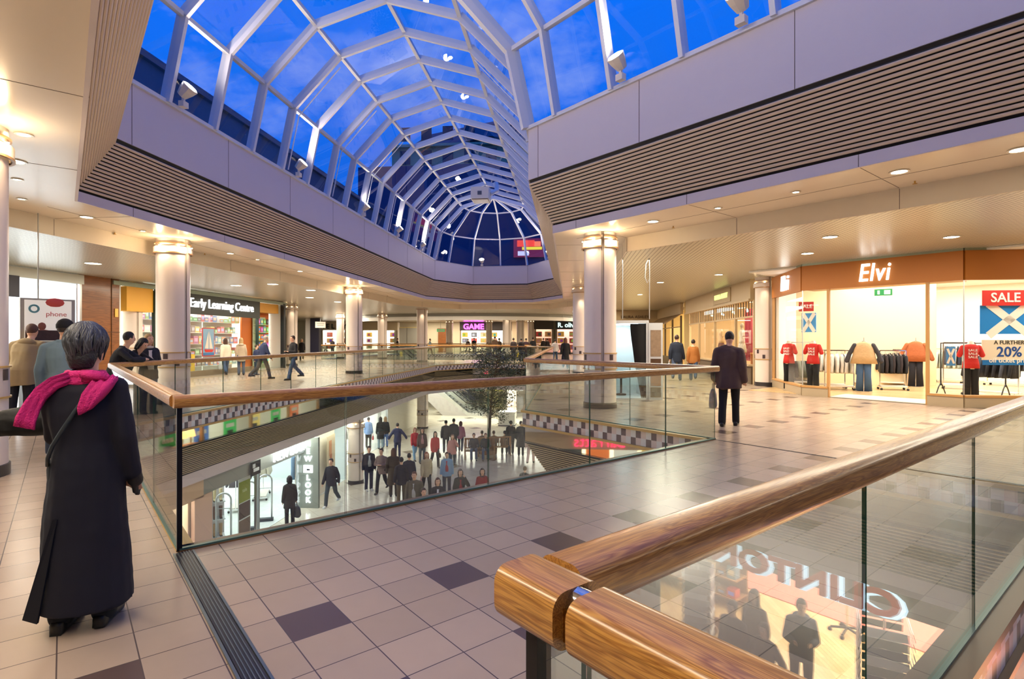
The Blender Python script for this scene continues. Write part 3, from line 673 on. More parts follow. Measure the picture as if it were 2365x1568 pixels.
# ---- goods
def garment(kind, colr, label, cat='garment', group=None, c2=None, hang=True):
    m = mat(colr, .85, var=.12, vscale=14, bump=.4, bscale=22)
    o = thing(kind, label, cat, (0, 0, -50), 0, group)
    if kind == 'jacket' or kind == 'shirt':
        mb = MB(); mb.loft([(0, 0, 0, .27, .07), (0, 0, .2, .24, .07), (0, 0, .45, .22, .075), (0, 0, .58, .21, .06), (0, 0, .64, .14, .05), (0, 0, .67, .07, .045)], 14)
        b = mb.build('body', m, o, smooth=True)
        for s in (-1, 1): mb = MB(); mb.cap((s * .19, 0, .58), (s * .30, 0, .30), .055, .05, 8); mb.cap((s * .30, 0, .30), (s * .34, .02, .06), .05, .045, 8); mb.build('sleeve', m, o, smooth=True)
        if c2: mb = MB(); mb.loft([(0, -.02, .1, .05, .062), (0, -.02, .62, .04, .045)], 8); mb.build('placket', mat(c2, .8), o, smooth=True)
        if hang: mb = MB(); mb.tube([(-.18, 0, .62), (0, 0, .69), (.18, 0, .62)], .008, 5); mb.tube([(0, 0, .69), (0, 0, .74), (.03, 0, .77), (0, 0, .80)], .005, 5); mb.build('hanger', M_STEEL, o)
    elif kind == 'trousers':
        for s in (-1, 1): mb = MB(); mb.loft([(s * .10, 0, -.85, .10, .05), (s * .095, 0, -.45, .085, .055), (s * .08, 0, 0, .10, .08), (s * .07, 0, .1, .09, .075)], 12); mb.build('trouser_leg', m, o, smooth=True)
    elif kind == 'skirt':
        mb = MB(); mb.loft([(0, 0, -.55, .27, .1), (0, 0, -.2, .2, .1), (0, 0, .08, .13, .08)], 16); mb.build('skirt_cloth', m, o, smooth=True)
    return o
def place(o, p, rz=0., label=None, group=None, sc_=None, first={}):
    if o.location.z < -40 and not first.get(o.name):
        first[o.name] = 1; o.location = p; o.rotation_euler = (0, 0, rz)
        if label: o['label'] = label
        if group: o['group'] = group
        if sc_: o.scale = sc_ if isinstance(sc_, (tuple, list)) else (sc_,) * 3
        return o
    return dup(o, p, rz, label, group, sc_)
def mannequin(p, rz, label, top=(200, 40, 35), legs=(20, 20, 22), skin=(228, 214, 196), coat=False, head=False, slogan=None, skirt=None):
    o = thing('mannequin', label, 'mannequin', p, rz); sk = mat(skin, .45)
    mb = MB(); mb.lathe([(.17, 0), (.17, .012), (.02, .02), (.012, .5), (.012, .9)], 20); mb.build('stand', M_CHROME, o)
    mb = MB(); mb.loft([(0, 0, .84, .14, .10), (0, 0, .98, .165, .11), (0, 0, 1.12, .125, .085), (0, 0, 1.3, .155, .105), (0, 0, 1.42, .17, .09), (0, 0, 1.47, .08, .06), (0, 0, 1.56, .05, .05)], 16)
    if head: mb.ball((0, 0, 1.66), (.075, .09, .115))
    mb.build('torso', sk, o, smooth=True)
    mt = mat(top, .8, var=.08, bump=.3, bscale=25)
    mb = MB(); mb.loft([(0, 0, .86, .19, .13), (0, 0, 1.0, .175, .12), (0, 0, 1.14, .145, .10), (0, -.01, 1.3, .175, .125), (0, 0, 1.41, .19, .10), (0, 0, 1.475, .10, .07)], 18)
    g = mb.build('shirt', mt, o, smooth=True)
    for s in (-1, 1): mb = MB(); mb.cap((s * .17, 0, 1.4), (s * .24, 0, 1.2), .058, .062); mb.build('sleeve', mt, o, smooth=True)
    if legs and not skirt:
        for s in (-1, 1): mb = MB(); mb.loft([(s * .09, 0, .06, .085, .08), (s * .085, 0, .5, .08, .08), (s * .08, 0, .86, .10, .105), (s * .05, 0, .95, .1, .1)], 12); mb.build('trouser_leg', mat(legs, .9), o, smooth=True)
    if skirt: mb = MB(); mb.loft([(0, 0, .45, .25, .2), (0, 0, .75, .2, .16), (0, 0, .98, .13, .1)], 18); mb.build('skirt', mat(skirt, .9, var=.2), o, smooth=True)
    if slogan: 
        for k in range(3): text(slogan, .085, mat((240, 235, 230), .6), o, 'slogan', .004, .001, loc=(0.0, -.128, 1.32 - k * .085), xs=1.1)
    return o
def rack(p, rz, label, L=1.1, h=1.25, m=None):
    o = thing('clothes_rack', label, 'clothes rack', p, rz); m = m or M_CHROME
    mb = MB(); mb.bar((-L / 2, 0, h), (L / 2, 0, h), .03); mb.build('rail', m, o)
    for s in (-1, 1): mb = MB(); mb.bar((s * L / 2, 0, .1), (s * L / 2, 0, h), .03); mb.build('upright', m, o); mb = MB(); mb.bar((s * L / 2, -.25, .09), (s * L / 2, .25, .09), .04); mb.build('foot', m, o)
    mb = MB(); mb.box((0, 0, .12), (L, .42, .04)); mb.build('base_shelf', mat((235, 228, 215), .5), o)
    for sx_ in (-1, 1):
        for sy in (-1, 1): mb = MB(); mb.ball((sx_ * L / 2, sy * .23, .04), .04, 8, 5); mb.build('castor', M_BLACK, o)
    return o
GP = {}
def gp(kind, c, label, cat='garment', group=None, c2=None):
    k = (kind, c, c2)
    if k not in GP: GP[k] = garment(kind, c, label, cat, group, c2)
    return GP[k]
def fill_rack(p, rz, n, L, kind, cols, label, group, h=1.25, sc_=.9):
    for i in range(n):
        x = -L / 2 + L * (i + .5) / n; c = cols[i % len(cols)]
        q = (p[0] + x * math.cos(rz), p[1] + x * math.sin(rz), p[2] + h - .80 * sc_ if kind != 'trousers' else p[2] + h - .1)
        place(gp(kind, c, label, 'garment', group), q, rz + math.pi / 2 + random.uniform(-.12, .12), label, group, sc_)
def fitw(o, w):
    xs = [v.co.x for v in o.data.vertices]; o.scale = (w / (max(xs) - min(xs)), 1, 1); return o
def sign(f, x, y, z, s, size, c, label=None, parent=None, emit=0., depth=.03, bold=.0, shear=0., xs=1., name='lettering', yaw=0., space=1.):
    return text(s, size, mat(c, .5, emit=emit), parent, name, depth, bold, shear, loc=(x, y, z), rot=(math.pi / 2, 0, yaw), xs=xs, space=space)
def pane(o, p, q, z0, z1, nm='window_pane'):
    mb = MB(); mb.face([(p[0], p[1], z0), (q[0], q[1], z0), (q[0], q[1], z1), (p[0], p[1], z1)]); return mb.build(nm, SHOPGLASS, o)
def vpost(o, x, y, z0, z1, w, m, nm='frame_post'):
    mb = MB(); mb.box((x, y, (z0 + z1) / 2), (w, w, z1 - z0)); return mb.build(nm, m, o)
# ---------------------------------------------------------------- 1: orange-brown fascia clothes shop on the right
f = FR(D(16.45, 6.36), RD1 - math.pi / 2)
room(f, -2.45, 9, .3, 11, 0, ZG, (252, 248, 236), M_PLANK, 1100, (1, .97, .91), nl=1, ys0=2.3, ys1=6.1)
o = thing('shopfront', 'clothes shopfront with orange-brown fascia and white italic lettering', 'shopfront', (f.o.x, f.o.y, 0), f.rz)
path = [(-2.6, 2.25), (-.69, 0), (2.96, 0), (6.4, 3.44)]
M_OR = mat((176, 108, 38), .5, var=.03, vscale=40); M_TAN = mat((190, 142, 84), .45)
for i in range(3):
    mb = MB(); sweep(mb, [path[i], path[i + 1]], [rect(-.06, 3.0, .06, 3.69)]); mb.build('fascia_board', M_OR, o)
    mb = MB(); sweep(mb, [path[i], path[i + 1]], [rect(-.04, 3.69, .08, 3.75)]); mb.build('cornice', mat((170, 180, 160), .3, .6), o)
mb = MB(); mb.box((1.15, .3, 3.02), (3.5, .5, .04)); mb.build('soffit_board', mat((215, 170, 110), .5), o)
fitw(sign(f, 1.12, -.09, 3.33, 'Elvi', .66, (255, 255, 255), parent=o, emit=1.1, shear=.18, bold=.004, space=1.1), .72)
mx_, my_ = (-1.62 - .06, 1.10 - .07); fitw(sign(f, mx_, my_, 3.33, 'Elvi', .66, (255, 255, 255), parent=o, emit=1.1, shear=.18, bold=.004, space=1.1, yaw=math.atan2(-2.25, 1.91)), .72)
fitw(sign(f, 4.68, 1.60, 3.35, 'Elvi', .66, (255, 255, 255), parent=o, emit=1.1, shear=.18, bold=.004, space=1.1, yaw=math.pi / 4), .78)
for (p, q) in ((path[0], path[1]), ((-.69, 0), (0, 0)), ((2.26, 0), (2.96, 0)), (path[2], path[3])):
    mb = MB(); sweep(mb, [p, q], [rect(-.05, 0, .08, .24)]); mb.build('stall_riser', mat((176, 158, 130), .4), o)
    mb = MB(); sweep(mb, [p, q], [rect(-.07, .24, .1, .29)]); mb.build('sill', M_TAN, o); pane(o, p, q, .29, 3.0)
for x, y in ((-2.6, 2.25), (0, 0), (2.26, 0)): vpost(o, x, y, 0, 3.0, .07, M_TAN)
vpost(o, -.69, 0, .29, 3.0, .02, M_STEEL); vpost(o, 2.96, 0, .29, 3.0, .02, M_STEEL)
mb = MB(); mb.box((1.13, .55, .02), (2.2, 1.1, .02)); mb.build('threshold_mat', mat((215, 210, 195), .5), o)
# recessed shop lamps
for i in range(4):
    for j in range(3):
        p = f.W(-.5 + i * 2.3, 1.6 + j * 2.6); downl = None
        mb = MB(); mb.lathe([(.0, -.004), (.13, -.004), (.15, 0)], 14); tag(mb.build('recessed_lamp', mat((255, 250, 235), .4, emit=5), loc=(p.x, p.y, ZG - .06)), 'round recessed lamp in the ceiling of the clothes shop with orange-brown fascia', 'ceiling light', 'recessed lamps of the orange-brown shop')
fz = f.rz
def face(p, extra=0.): return math.atan2(-p[1], -p[0]) + math.pi / 2 + extra   # turns a thing's front (-y) to the camera side
mannequin(AT(1822, 17.3, .0), face(AT(1822, 17.3), -.7), 'mannequin in red sale T-shirt at the far left of the bright clothes window', slogan='SALE')
mannequin(AT(1878, 16.9, .0), face(AT(1878, 16.9), -.4), 'mannequin in red sale T-shirt just left of the shop entrance', slogan='SALE')
mannequin(AT(2242, 14.25, .0), face(AT(2242, 14.25), .35), 'mannequin in red sale T-shirt and black trousers in the right window', slogan='SALE')
# display forms inside
def drop(p, z, label):
    mb = MB(); mb.tube([(0, 0, 0), (0, 0, ZG - z)], .02, 5); tag(mb.build('hanging_rod', M_STEEL, loc=(p[0], p[1], z)), label, 'rod')
def form(p, rz, label, jc, tc, vest=None):
    o = thing('display_form', label, 'clothes display', p, rz)
    mb = MB(); mb.lathe([(.2, 0), (.2, .03), (.03, .04), (.02, 1.5)], 16); mb.build('stand', M_CHROME, o)
    mj = mat(jc, .85, var=.15, vscale=12, bump=.4, bscale=20)
    mb = MB(); mb.loft([(0, 0, .86, .36, .14), (0, 0, 1.1, .30, .13), (0, 0, 1.35, .26, .12), (0, 0, 1.47, .2, .1), (0, 0, 1.53, .09, .07)], 18); mb.build('jacket', mj, o, smooth=True)
    for s in (-1, 1): mb = MB(); mb.cap((s * .24, 0, 1.42), (s * .38, 0, 1.15), .07, .065); mb.cap((s * .38, 0, 1.15), (s * .44, -.02, .95), .065, .07); mb.build('sleeve', mat(vest, .9) if vest else mj, o, smooth=True)
    for s in (-1, 1): mb = MB(); mb.loft([(s * .11, 0, .03, .11, .08), (s * .10, 0, .5, .09, .08), (s * .09, 0, .95, .11, .1)], 12); mb.build('trouser_leg', mat(tc, .9, var=.2), o, smooth=True)
    mb = MB(); mb.tube([(-.2, 0, 1.46), (0, 0, 1.56), (.2, 0, 1.46)], .012, 5); mb.tube([(0, 0, 1.56), (0, 0, 1.66)], .01, 5); mb.build('hanger', M_STEEL, o); return o
form(AT(1995, 16.9), face(AT(1995, 16.9)), 'beige quilted jacket over blue jeans displayed facing the shop entrance', (205, 172, 128), (70, 98, 134), (62, 60, 66))
form(AT(2115, 18.6), face(AT(2115, 18.6)), 'rust brown jacket over dark trousers displayed inside the entrance', (168, 92, 50), (30, 28, 34))
BK = (24, 23, 26)
for (px, Y, rz, n, kind, cols, lb, L) in ((2055, 19.2, .3, 7, 'jacket', [BK, (34, 30, 34)], 'black jacket hanging on the low rack behind the rust brown display', .8),
    (1915, 18.3, .5, 6, 'jacket', [BK, (225, 218, 205), (50, 52, 60)], 'dark or pale jacket on the rack behind the left clothes window', .9),
    (1965, 19.5, .2, 6, 'trousers', [(62, 86, 122), (80, 104, 140)], 'pair of blue jeans on the rack behind the beige jacket', .7),
    (2005, 23.5, .2, 7, 'jacket', [(60, 40, 40), (36, 34, 40)], 'brown or black top on the rack at the back of the clothes shop', 1.),
    (2090, 24.5, .2, 7, 'jacket', [(120, 140, 165), (60, 60, 70), (150, 110, 80)], 'mixed coloured top on the rear wall rack of the clothes shop', 1.),
    (2290, 15.6, -.2, 7, 'jacket', [BK, (30, 32, 38), (70, 74, 84)], 'black top on the rail behind the blue sale posters', 1.2), (2215, 17.8, .2, 5, 'jacket', [(60, 64, 74), (84, 100, 84), (40, 44, 60)], 'dark top on the rail behind the rightmost mannequin', .8),
    (1938, 17.6, .4, 6, 'jacket', [(236, 232, 222), (226, 220, 206)], 'white cardigan on the rack just inside the shop entrance, left', .8), (2062, 17.5, .5, 7, 'jacket', [(26, 25, 28), (44, 32, 30)], 'black blouse on the rack between the two displayed jackets', .7), (2190, 20.5, .1, 6, 'jacket', [(206, 204, 190), (150, 160, 150)], 'pale printed top on the rack left of the shop assistant', .8), (1945, 24.5, .2, 7, 'jacket', [(200, 190, 170), (90, 60, 50), (60, 70, 90)], 'pale or brown top on the rear left rack of the clothes shop', 1.1), (2120, 22, .1, 6, 'jacket', [(150, 90, 60), (36, 34, 40)], 'rust or black top on the rack just right of the entrance', .9), (2330, 19, -.2, 7, 'jacket', [(40, 42, 50), BK], 'dark top on the rack deep behind the twenty percent poster', 1.2), (1848, 19.2, .9, 6, 'skirt', [(120, 124, 110), (36, 34, 34), (140, 146, 128)], 'patterned skirt hanging behind the two left mannequins', .8)):
    p = AT(px, Y, 0); rk = rack(p, fz + rz, 'chrome wheeled rack holding: ' + lb.replace('hanging ', '')[:60], L); rk['label'] = 'chrome clothes rack on castors carrying the ' + ' '.join(lb.split()[:3]) + 's ' + ' '.join(lb.split()[-6:])
    h_ = 1.5 if px in (2005, 2090, 1848, 2215, 1945) else 1.25
    if h_ != 1.25: rk.scale = (1, 1, h_ / 1.25)
    fill_rack(p, fz + rz, n, L, kind, cols, lb, lb, h_)
# posters and signs in the window
def board(p, rz, w, h, z, c, label, cat='poster', name='poster', items=(), emit=0.):
    o = thing(name, label, cat, (p[0], p[1], z), rz); mb = MB(); mb.box((0, 0, 0), (w, .015, h)); mb.build('sheet', mat(c, .5, emit=emit), o)
    for it in items:
        if it[0] == 't': text(it[1], it[2], mat(it[3], .5, emit=it[6] if len(it) > 6 else 0), o, 'lettering', .003, it[7] if len(it) > 7 else .002, loc=(it[4], -.012, it[5]))
        elif it[0] == 'b': mb = MB(); mb.box((it[1], -.010, it[2]), (it[3], .006, it[4])); mb.build('printed_block', mat(it[5], .5), o)
        elif it[0] == 'x':
            mb = MB(); w2, h2, k = it[1], it[2], it[3]
            for s in (-1, 1): mb.bar((-w2 * s, -.012, -h2), (w2 * s, -.012, h2), k, .006, up=(0, 1, 0))
            mb.build('saltire', mat((235, 232, 220), .5), o)
        elif it[0] == 'c': mb = MB(); mb.lathe([(0, 0), (it[1], 0)], 28, M=Matrix.Translation((it[2], -.014, it[3])) @ Matrix.Rotation(math.pi / 2, 4, 'X')); mb.build('disc', mat(it[4], .5), o)
    return o
zz = lambda y, Y: 1.6 + (784 - y) / 1277 * Y
Yw = 14.4; wr = fz + math.pi / 4
pp = AT(2322, Yw); board(pp, wr, 1.12, .40, zz(688, Yw), (196, 44, 36), 'red hanging sale banner at the top of the right shop window', items=[('t', 'SALE', .34, (236, 232, 222), 0, 0, 0, .006)])
pp = AT(2330, Yw + .05); board(pp, wr, 1.4, .75, zz(738, Yw), (20, 128, 206), 'blue poster with a big white diagonal cross in the shop window', items=[('x', .5, .42, .2)])
pp = AT(2330, Yw - .1); board(pp, wr, 1.30, .52, zz(808, Yw), (232, 224, 202), 'cream twenty percent discount poster below the blue cross', items=[('t', 'A FURTHER', .14, (60, 58, 52), 0, .19), ('t', '20%', .36, (24, 74, 150), 0, -.06, 0, .006)])
pp = AT(2332, Yw - .1); board(pp, wr, 1.30, .24, zz(832, Yw), (22, 118, 196), 'blue strip sign reading off ticket price', items=[('t', 'off ticket price', .17, (240, 240, 236), 0, 0, 0, .003)])
pp = AT(1862, 17.6); board(pp, face(pp), .42, .3, zz(708, 17.6), (186, 44, 40), 'small red hanging sale banner in the left clothes window', items=[('t', 'SALE', .16, (230, 226, 214), 0, 0)])
pp = AT(1868, 18.0); board(pp, face(pp, -.6), .5, .62, zz(745, 18), (40, 140, 210), 'blue and white cross poster in the left clothes window', items=[('x', .2, .3, .12)])
pp = AT(2040, 17.0); board(pp, face(pp), .46, .2, zz(675, 17), (30, 120, 60), 'green emergency exit sign hung inside the clothes shop', 'exit sign', 'exit_sign', items=[('b', .1, 0, .16, .13, (225, 240, 225)), ('b', -.12, 0, .06, .12, (225, 240, 225))], emit=.3)
pp = AT(2196, 15.0); board(pp, face(pp), .2, .52, 1.15, (70, 140, 205), 'small blue and white notice by the rightmost mannequin', 'notice', 'notice', items=[('x', .07, .2, .05)])
# blind track rail in the right window
rs = thing('garment_rail_stand', 'black tubular garment stand with splayed legs in the right shop window', 'clothes rail', AT(2225, 14.9, 0), fz + .5)
mb = MB(); mb.tube([(-.5, 0, .35), (-.5, 0, 1.5), (.9, 0, 1.5), (.9, 0, .35)], .018, 8); mb.build('rail', M_BLACK, rs)
for x in (-.5, .9):
    for s in (-1, 1): mb = MB(); mb.tube([(x, 0, .42), (x + s * .08, s * .1, .3), (x + s * .2, s * .25, .02)], .016, 6); mb.build('leg', M_BLACK, rs)
# ---------------------------------------------------------------- 2: beige fascia shop with striped transom windows
f2 = FR(T(6.5, 31.2), RT - math.pi / 2)
room(f2, -.2, 10.7, .1, 6, 0, ZG, (240, 214, 170), mat((196, 160, 112), .4), 340, (1, .8, .55))
o = thing('shopfront', 'beige shopfront with striped transoms and tall lit display windows', 'shopfront', (f2.o.x, f2.o.y, 0), f2.rz)
M_BE = mat((186, 164, 128), .5, var=.02); M_BR = mat((92, 78, 60), .5)
mb = MB(); mb.box((5.25, 0, 3.38), (11., .2, .74)); mb.build('fascia_board', M_BE, o)
mb = MB(); mb.box((5.25, -.12, 3.02), (11., .08, .07)); mb.build('fascia_moulding', M_BE, o)
xs_ = [2.4, 5.7, 9.1, 11.4]; xs_ = [31.2 - t for t in (28.6, 25.6, 22.5, 20.3)]
for i, x in enumerate(xs_): vpost(o, x, 0, 0, 3.0, .09, M_BE)
for a, b in zip([.3] + xs_, xs_ + [10.75]):
    if b - a < .4: continue
    pane(o, (a, 0), (b, 0), .68, 2.98); mb = MB(); mb.box(((a + b) / 2, 0, 2.42), (b - a, .07, .06)); mb.build('transom', M_BE, o)
    n = max(2, int((b - a) / .3))
    for k in range(1, n): mb = MB(); mb.box((a + (b - a) * k / n, 0, 2.72), (.03, .03, .54)); mb.build('glazing_bar', M_BR, o)
mb = MB(); mb.box((5.3, 0, .32), (10.8, .12, .64)); mb.build('stall_riser', M_BR, o); mb = MB(); mb.box((5.3, -.03, .67), (10.8, .22, .06)); mb.build('sill', M_BE, o)
mb = MB(); mb.box((7.1, -.12, 3.40), (2.6, .04, .56)); mb.build('sign_panel', mat((168, 146, 110), .5), o)
sign(f2, 7.1, -.16, 3.40, 'LAURA ASHLEY', .30, (206, 216, 130), parent=o, emit=.8, depth=.02, xs=.95)
for k, (t_, c, hd, lb) in enumerate(((24.4, (240, 234, 222), 1, 'mannequin in white blouse in the middle striped window'), (22.0, (196, 150, 100), 0, 'mannequin in tan top near the slim column'), (27.6, (226, 196, 150), 0, 'mannequin in cream top at the far striped window'))):
    p = T(7.3, t_, .62); mm = mannequin(p, RT - math.pi / 2, lb, top=c, legs=None, head=bool(hd), skirt=(96, 60, 54) if k else (230, 224, 214)); mm.scale = (.95, .95, .95)
for k, (t_, c) in enumerate(((25.5, (214, 90, 110)), (21.2, (170, 50, 56)), (22.9, (226, 206, 170)))):
    nm = ('pink curtain panel behind the middle striped window', 'red curtain panel at the near end of the striped windows', 'cream curtain panel between the striped window displays')[k]
    mb = MB(); n = 24
    for i in range(n):
        a, b = (-.5 + i / n, -.5 + (i + 1) / n); ya, yb = .05 * math.sin(i * 1.9), .05 * math.sin((i + 1) * 1.9); mb.face([(a, ya, .66), (b, yb, .66), (b, yb, 2.95), (a, ya, 2.95)])
    p = T(7.9, t_, 0); oo = mb.build('curtain', mat(c, .8), loc=p, rz=f2.rz, smooth=True); tag(oo, nm, 'curtain'); md = oo.modifiers.new('s', 'SOLIDIFY'); md.thickness = .02
bx = thing('display_stool', 'small orange wooden stool in the striped window by the slim column', 'stool', T(6.95, 21.5, .66), f2.rz)
mb = MB(); mb.box((0, 0, .42), (.5, .3, .05)); mb.build('seat', mat((210, 130, 60), .5), bx)
for x in (-.2, .2): mb = MB(); mb.box((x, 0, .2), (.05, .28, .4)); mb.build('leg', mat((210, 130, 60), .5), bx)
for i in range(9):
    p = T(7.0 + .3 * (i % 2), 21 + i * .9, 2.78); mb = MB(); mb.ball((0, 0, 0), .05, 8, 6); tag(mb.build('bulb_lamp', mat((255, 225, 170), .4, emit=9), loc=p), 'small round bulb glowing behind the striped transom windows', 'lamp', 'bulbs behind the striped transoms')
# next bays with canopies, then a return wall facing the camera
f3 = FR(T(6.5, 41.5), RT - math.pi / 2)
room(f3, 0, 8.6, .1, 5, 0, ZG, (246, 220, 160), mat((196, 160, 112), .4), 260, (1, .82, .5))
o = thing('shopfront', 'narrow lit shop bays with sloping beige canopies beyond the far slim column', 'shopfront', (f3.o.x, f3.o.y, 0), f3.rz)
for i in range(4):
    x = .2 + i * 2.7; vpost(o, x, 0, 0, 3.0, .1, M_BR)
    if i < 3:
        pane(o, (x, 0), (x + 2.7, 0), .5, 3.0); mb = MB(); mb.mesh([(x, 0, 3.1), (x + 2.6, 0, 3.1), (x + 2.6, -.9, 2.55), (x, -.9, 2.55), (x, 0, 3.06), (x + 2.6, 0, 3.06), (x + 2.6, -.9, 2.51), (x, -.9, 2.51)], [(0, 1, 2, 3), (7, 6, 5, 4), (0, 4, 5, 1), (1, 5, 6, 2), (2, 6, 7, 3), (3, 7, 4, 0)]); mb.build('canopy', mat((170, 140, 104), .7), o)
        mb = MB(); mb.box((x + 1.35, 0, 2.35), (2.6, .06, .06)); mb.build('transom', M_BE, o)
mb = MB(); mb.box((4.2, 0, 3.42), (8.6, .16, .66)); mb.build('fascia_board', M_BE, o); mb = MB(); mb.box((4.2, 0, .25), (8.6, .12, .5)); mb.build('stall_riser', M_BR, o)
f4 = FR(T(3.3, 41.5), RT)
o = thing('shopfront', 'beige return shopfront facing the camera with small dark capital letters', 'shopfront', (f4.o.x, f4.o.y, 0), f4.rz)
mb = MB(); mb.box((1.6, .1, 3.3), (3.2, .2, .9)); mb.build('fascia_board', M_BE, o); sign(f4, 1.5, -.02, 3.25, 'LAURA ASHLEY', .3, (90, 70, 48), parent=o, depth=.02)
mb = MB(); mb.box((1.6, .15, 1.4), (3.2, .1, 2.8)); mb.build('shop_wall', mat((214, 186, 140), .6), o)
mb = MB(); mb.box((1.6, .02, 1.4), (1.5, .06, 2.3)); mb.build('lit_window', mat((240, 214, 150), .5, emit=.6), o)
mb = MB(); mb.box((0, 0, 0), (.2, 30, ZG)); p = T(3.3, 56.6, ZG / 2); struct(mb, 'wall_right', mat((214, 196, 170), .6), loc=p, rz=RT)
# white kiosk booth with black drape, on the walkway behind the near right column
f5 = FR(AT(1419, 14.75), RT)
o = thing('photo_booth', 'white booth with open lit doorway and black drape behind the near column', 'booth', (f5.o.x, f5.o.y, 0), RT + .06)
M_BW = mat((206, 210, 212), .4)
mb = MB(); mb.box((.42, .75, 2.07), (.98, 1.5, .08)); mb.build('roof', M_BW, o)
for x in (-.03, .88): mb = MB(); mb.box((x, .75, 1.02), (.08, 1.5, 2.04)); mb.build('side_wall', M_BW, o)
mb = MB(); mb.box((.42, 1.48, 1.02), (.98, .04, 2.04)); mb.build('back_wall', mat((225, 238, 238), .5), o)
mb = MB(); mb.box((.42, .75, .02), (.98, 1.5, .04)); mb.build('booth_floor', M_BW, o)
mb = MB(); mb.box((.42, .7, 2.02), (.5, .9, .02)); mb.build('light_panel', mat((235, 250, 255), .4, emit=6), o)
mb = MB(); n = 14; vs = []; fs = []
for i in range(n + 1):
    u = i / n; z = 2.02 * (1 - u); w0 = .42 + .3 * u ** 1.4
    vs += [(w0, .02 + .02 * math.sin(i), z), (w0 + .02, .06, z), (.84, .06 + .02 * math.sin(i * 1.7), z), (.84, .02, z)]
for i in range(n):
    for j in range(4): fs.append((i * 4 + j, i * 4 + (j + 1) % 4, i * 4 + 4 + (j + 1) % 4, i * 4 + 4 + j))
mb.mesh(vs, fs); mb.build('drape', mat((18, 18, 20), .9), o, smooth=True)
mb = MB(); mb.lathe([(.14, .04), (.14, .08), (.03, .1), (.03, .5), (.15, .52), (.15, .56)], 14, c=(.3, .8, 0)); mb.build('stool', M_BLACK, o)
o = thing('display_stand', 'tall poster frame with brown picture panels at the right of the white booth', 'display board', AT(1514, 14.7), RT)
mb = MB(); mb.box((0, 0, 1.02), (.36, .08, 2.04)); mb.build('frame', M_BW, o)
for z, h, c in ((1.5, .7, (150, 128, 104)), (.95, .28, (86, 62, 40)), (.55, .36, (150, 100, 40)), (.2, .26, (120, 116, 100))): mb = MB(); mb.box((0, -.045, z), (.27, .01, h)); mb.build('picture', mat(c, .4, var=.4, vscale=12), o)
for px, lb in ((1438, 'thin hanging rod at the left of the white booth'), (1500, 'thin hanging rod and looped cable over the right of the white booth')):
    p = AT(px, 14.6, 2.14); mb = MB(); mb.tube([(0, 0, 0), (0, 0, ZG - 2.14)], .012, 6)
    if px == 1500: mb.tube([(-.02, 0, 1.6), (-.09, 0, 1.45), (-.12, 0, 1.1), (-.06, 0, .95), (-.01, 0, 1.05)], .012, 5)
    tag(mb.build('hanging_rod', M_STEEL, loc=p), lb, 'rod')
# ---------------------------------------------------------------- 3: left-hand shops
f6 = FR(T(-16.1, 0), math.atan2(ax.y, ax.x))      # x = distance along the atrium
room(f6, 5, 16.7, .1, 7, 0, ZG, (240, 244, 250), M_WHITEFLOOR, 900, (.9, .95, 1.0))
o = thing('shopfront', 'glaring white-lit phone shop at the left edge with dark letter sign', 'shopfront', (f6.o.x, f6.o.y, 0), f6.rz)
mb = MB(); mb.box((11, -.02, 3.58), (11.6, .1, .3)); mb.build('fascia_board', mat((200, 205, 200), .4, .3), o)
mb = MB(); mb.box((12.2, -.06, 3.15), (4.8, .08, .62)); mb.build('sign_panel', mat((22, 24, 52), .4), o); sign(f6, 13.75, -.12, 3.12, 'com', .6, (190, 186, 170), parent=o, depth=.01)
for x in (10.5, 16.7): vpost(o, x, 0, 0, 3.5, .08, M_STEEL)
pane(o, (5.2, 0), (16.6, 0), .1, 3.4); mb = MB(); mb.box((11, 0, .05), (11.4, .1, .1)); mb.build('base_strip', M_STEEL, o)
for k in range(8):
    x = 9.6 + (k % 4) * 1.7; z = 2.3 if k < 4 else 1.4; p = f6.W(x, 1.2)
    board(p, f6.rz, .9, .62, z, ((186, 120, 100), (110, 90, 86), (170, 90, 80), (120, 120, 130))[k % 4], ('upper' if k < 4 else 'lower') + ' row %s photo collage panel hanging in the white-lit phone shop' % ('first', 'second', 'third', 'fourth')[k % 4], items=[('b', -.2, .1, .3, .3, (235, 230, 225)), ('b', .2, -.1, .3, .25, (160, 60, 50))])
mb = MB(); mb.box((17.5, 0.05, ZG / 2), (1.6, .14, ZG)); o = struct(mb, 'wall_left', M_PANEL, loc=(f6.o.x, f6.o.y, 0), rz=f6.rz)
for x in (17.95,): mb = MB(); mb.box((x, -.03, ZG / 2), (.02, .02, ZG)); mb.box((17.5, -.03, 1.86), (1.6, .02, .02)); struct(mb, 'trim_24', mat((80, 50, 24), .6), loc=(f6.o.x, f6.o.y, 0), rz=f6.rz)
p = f6.W(18.15, -.04); board(p, f6.rz, .14, .3, 2.55, (232, 190, 90), 'small yellow notice fixed to the brown wood panelling', 'notice', 'notice')
room(f6, 18.5, 29.9, .1, 3.2, 0, ZG, (246, 250, 244), mat((190, 190, 180), .4), 520, (.98, 1, .94))
o = thing('shopfront', 'toy shopfront with dark green fascia and white rounded lettering', 'shopfront', (f6.o.x, f6.o.y, 0), f6.rz)
M_GR = mat((18, 46, 36), .4)
mb = MB(); mb.box((23.6, -.05, 3.12), (7.2, .14, .86)); mb.build('fascia_board', mat((32, 38, 34), .5), o)
fitw(sign(f6, 24.2, -.14, 3.16, 'Early Learning Centre', .56, (255, 255, 255), parent=o, emit=1.1, bold=.002), 4.7)
mb = MB(); mb.box((24, -.02, 3.62), (12, .1, .14)); mb.build('cornice', mat((150, 165, 150), .4, .4), o)
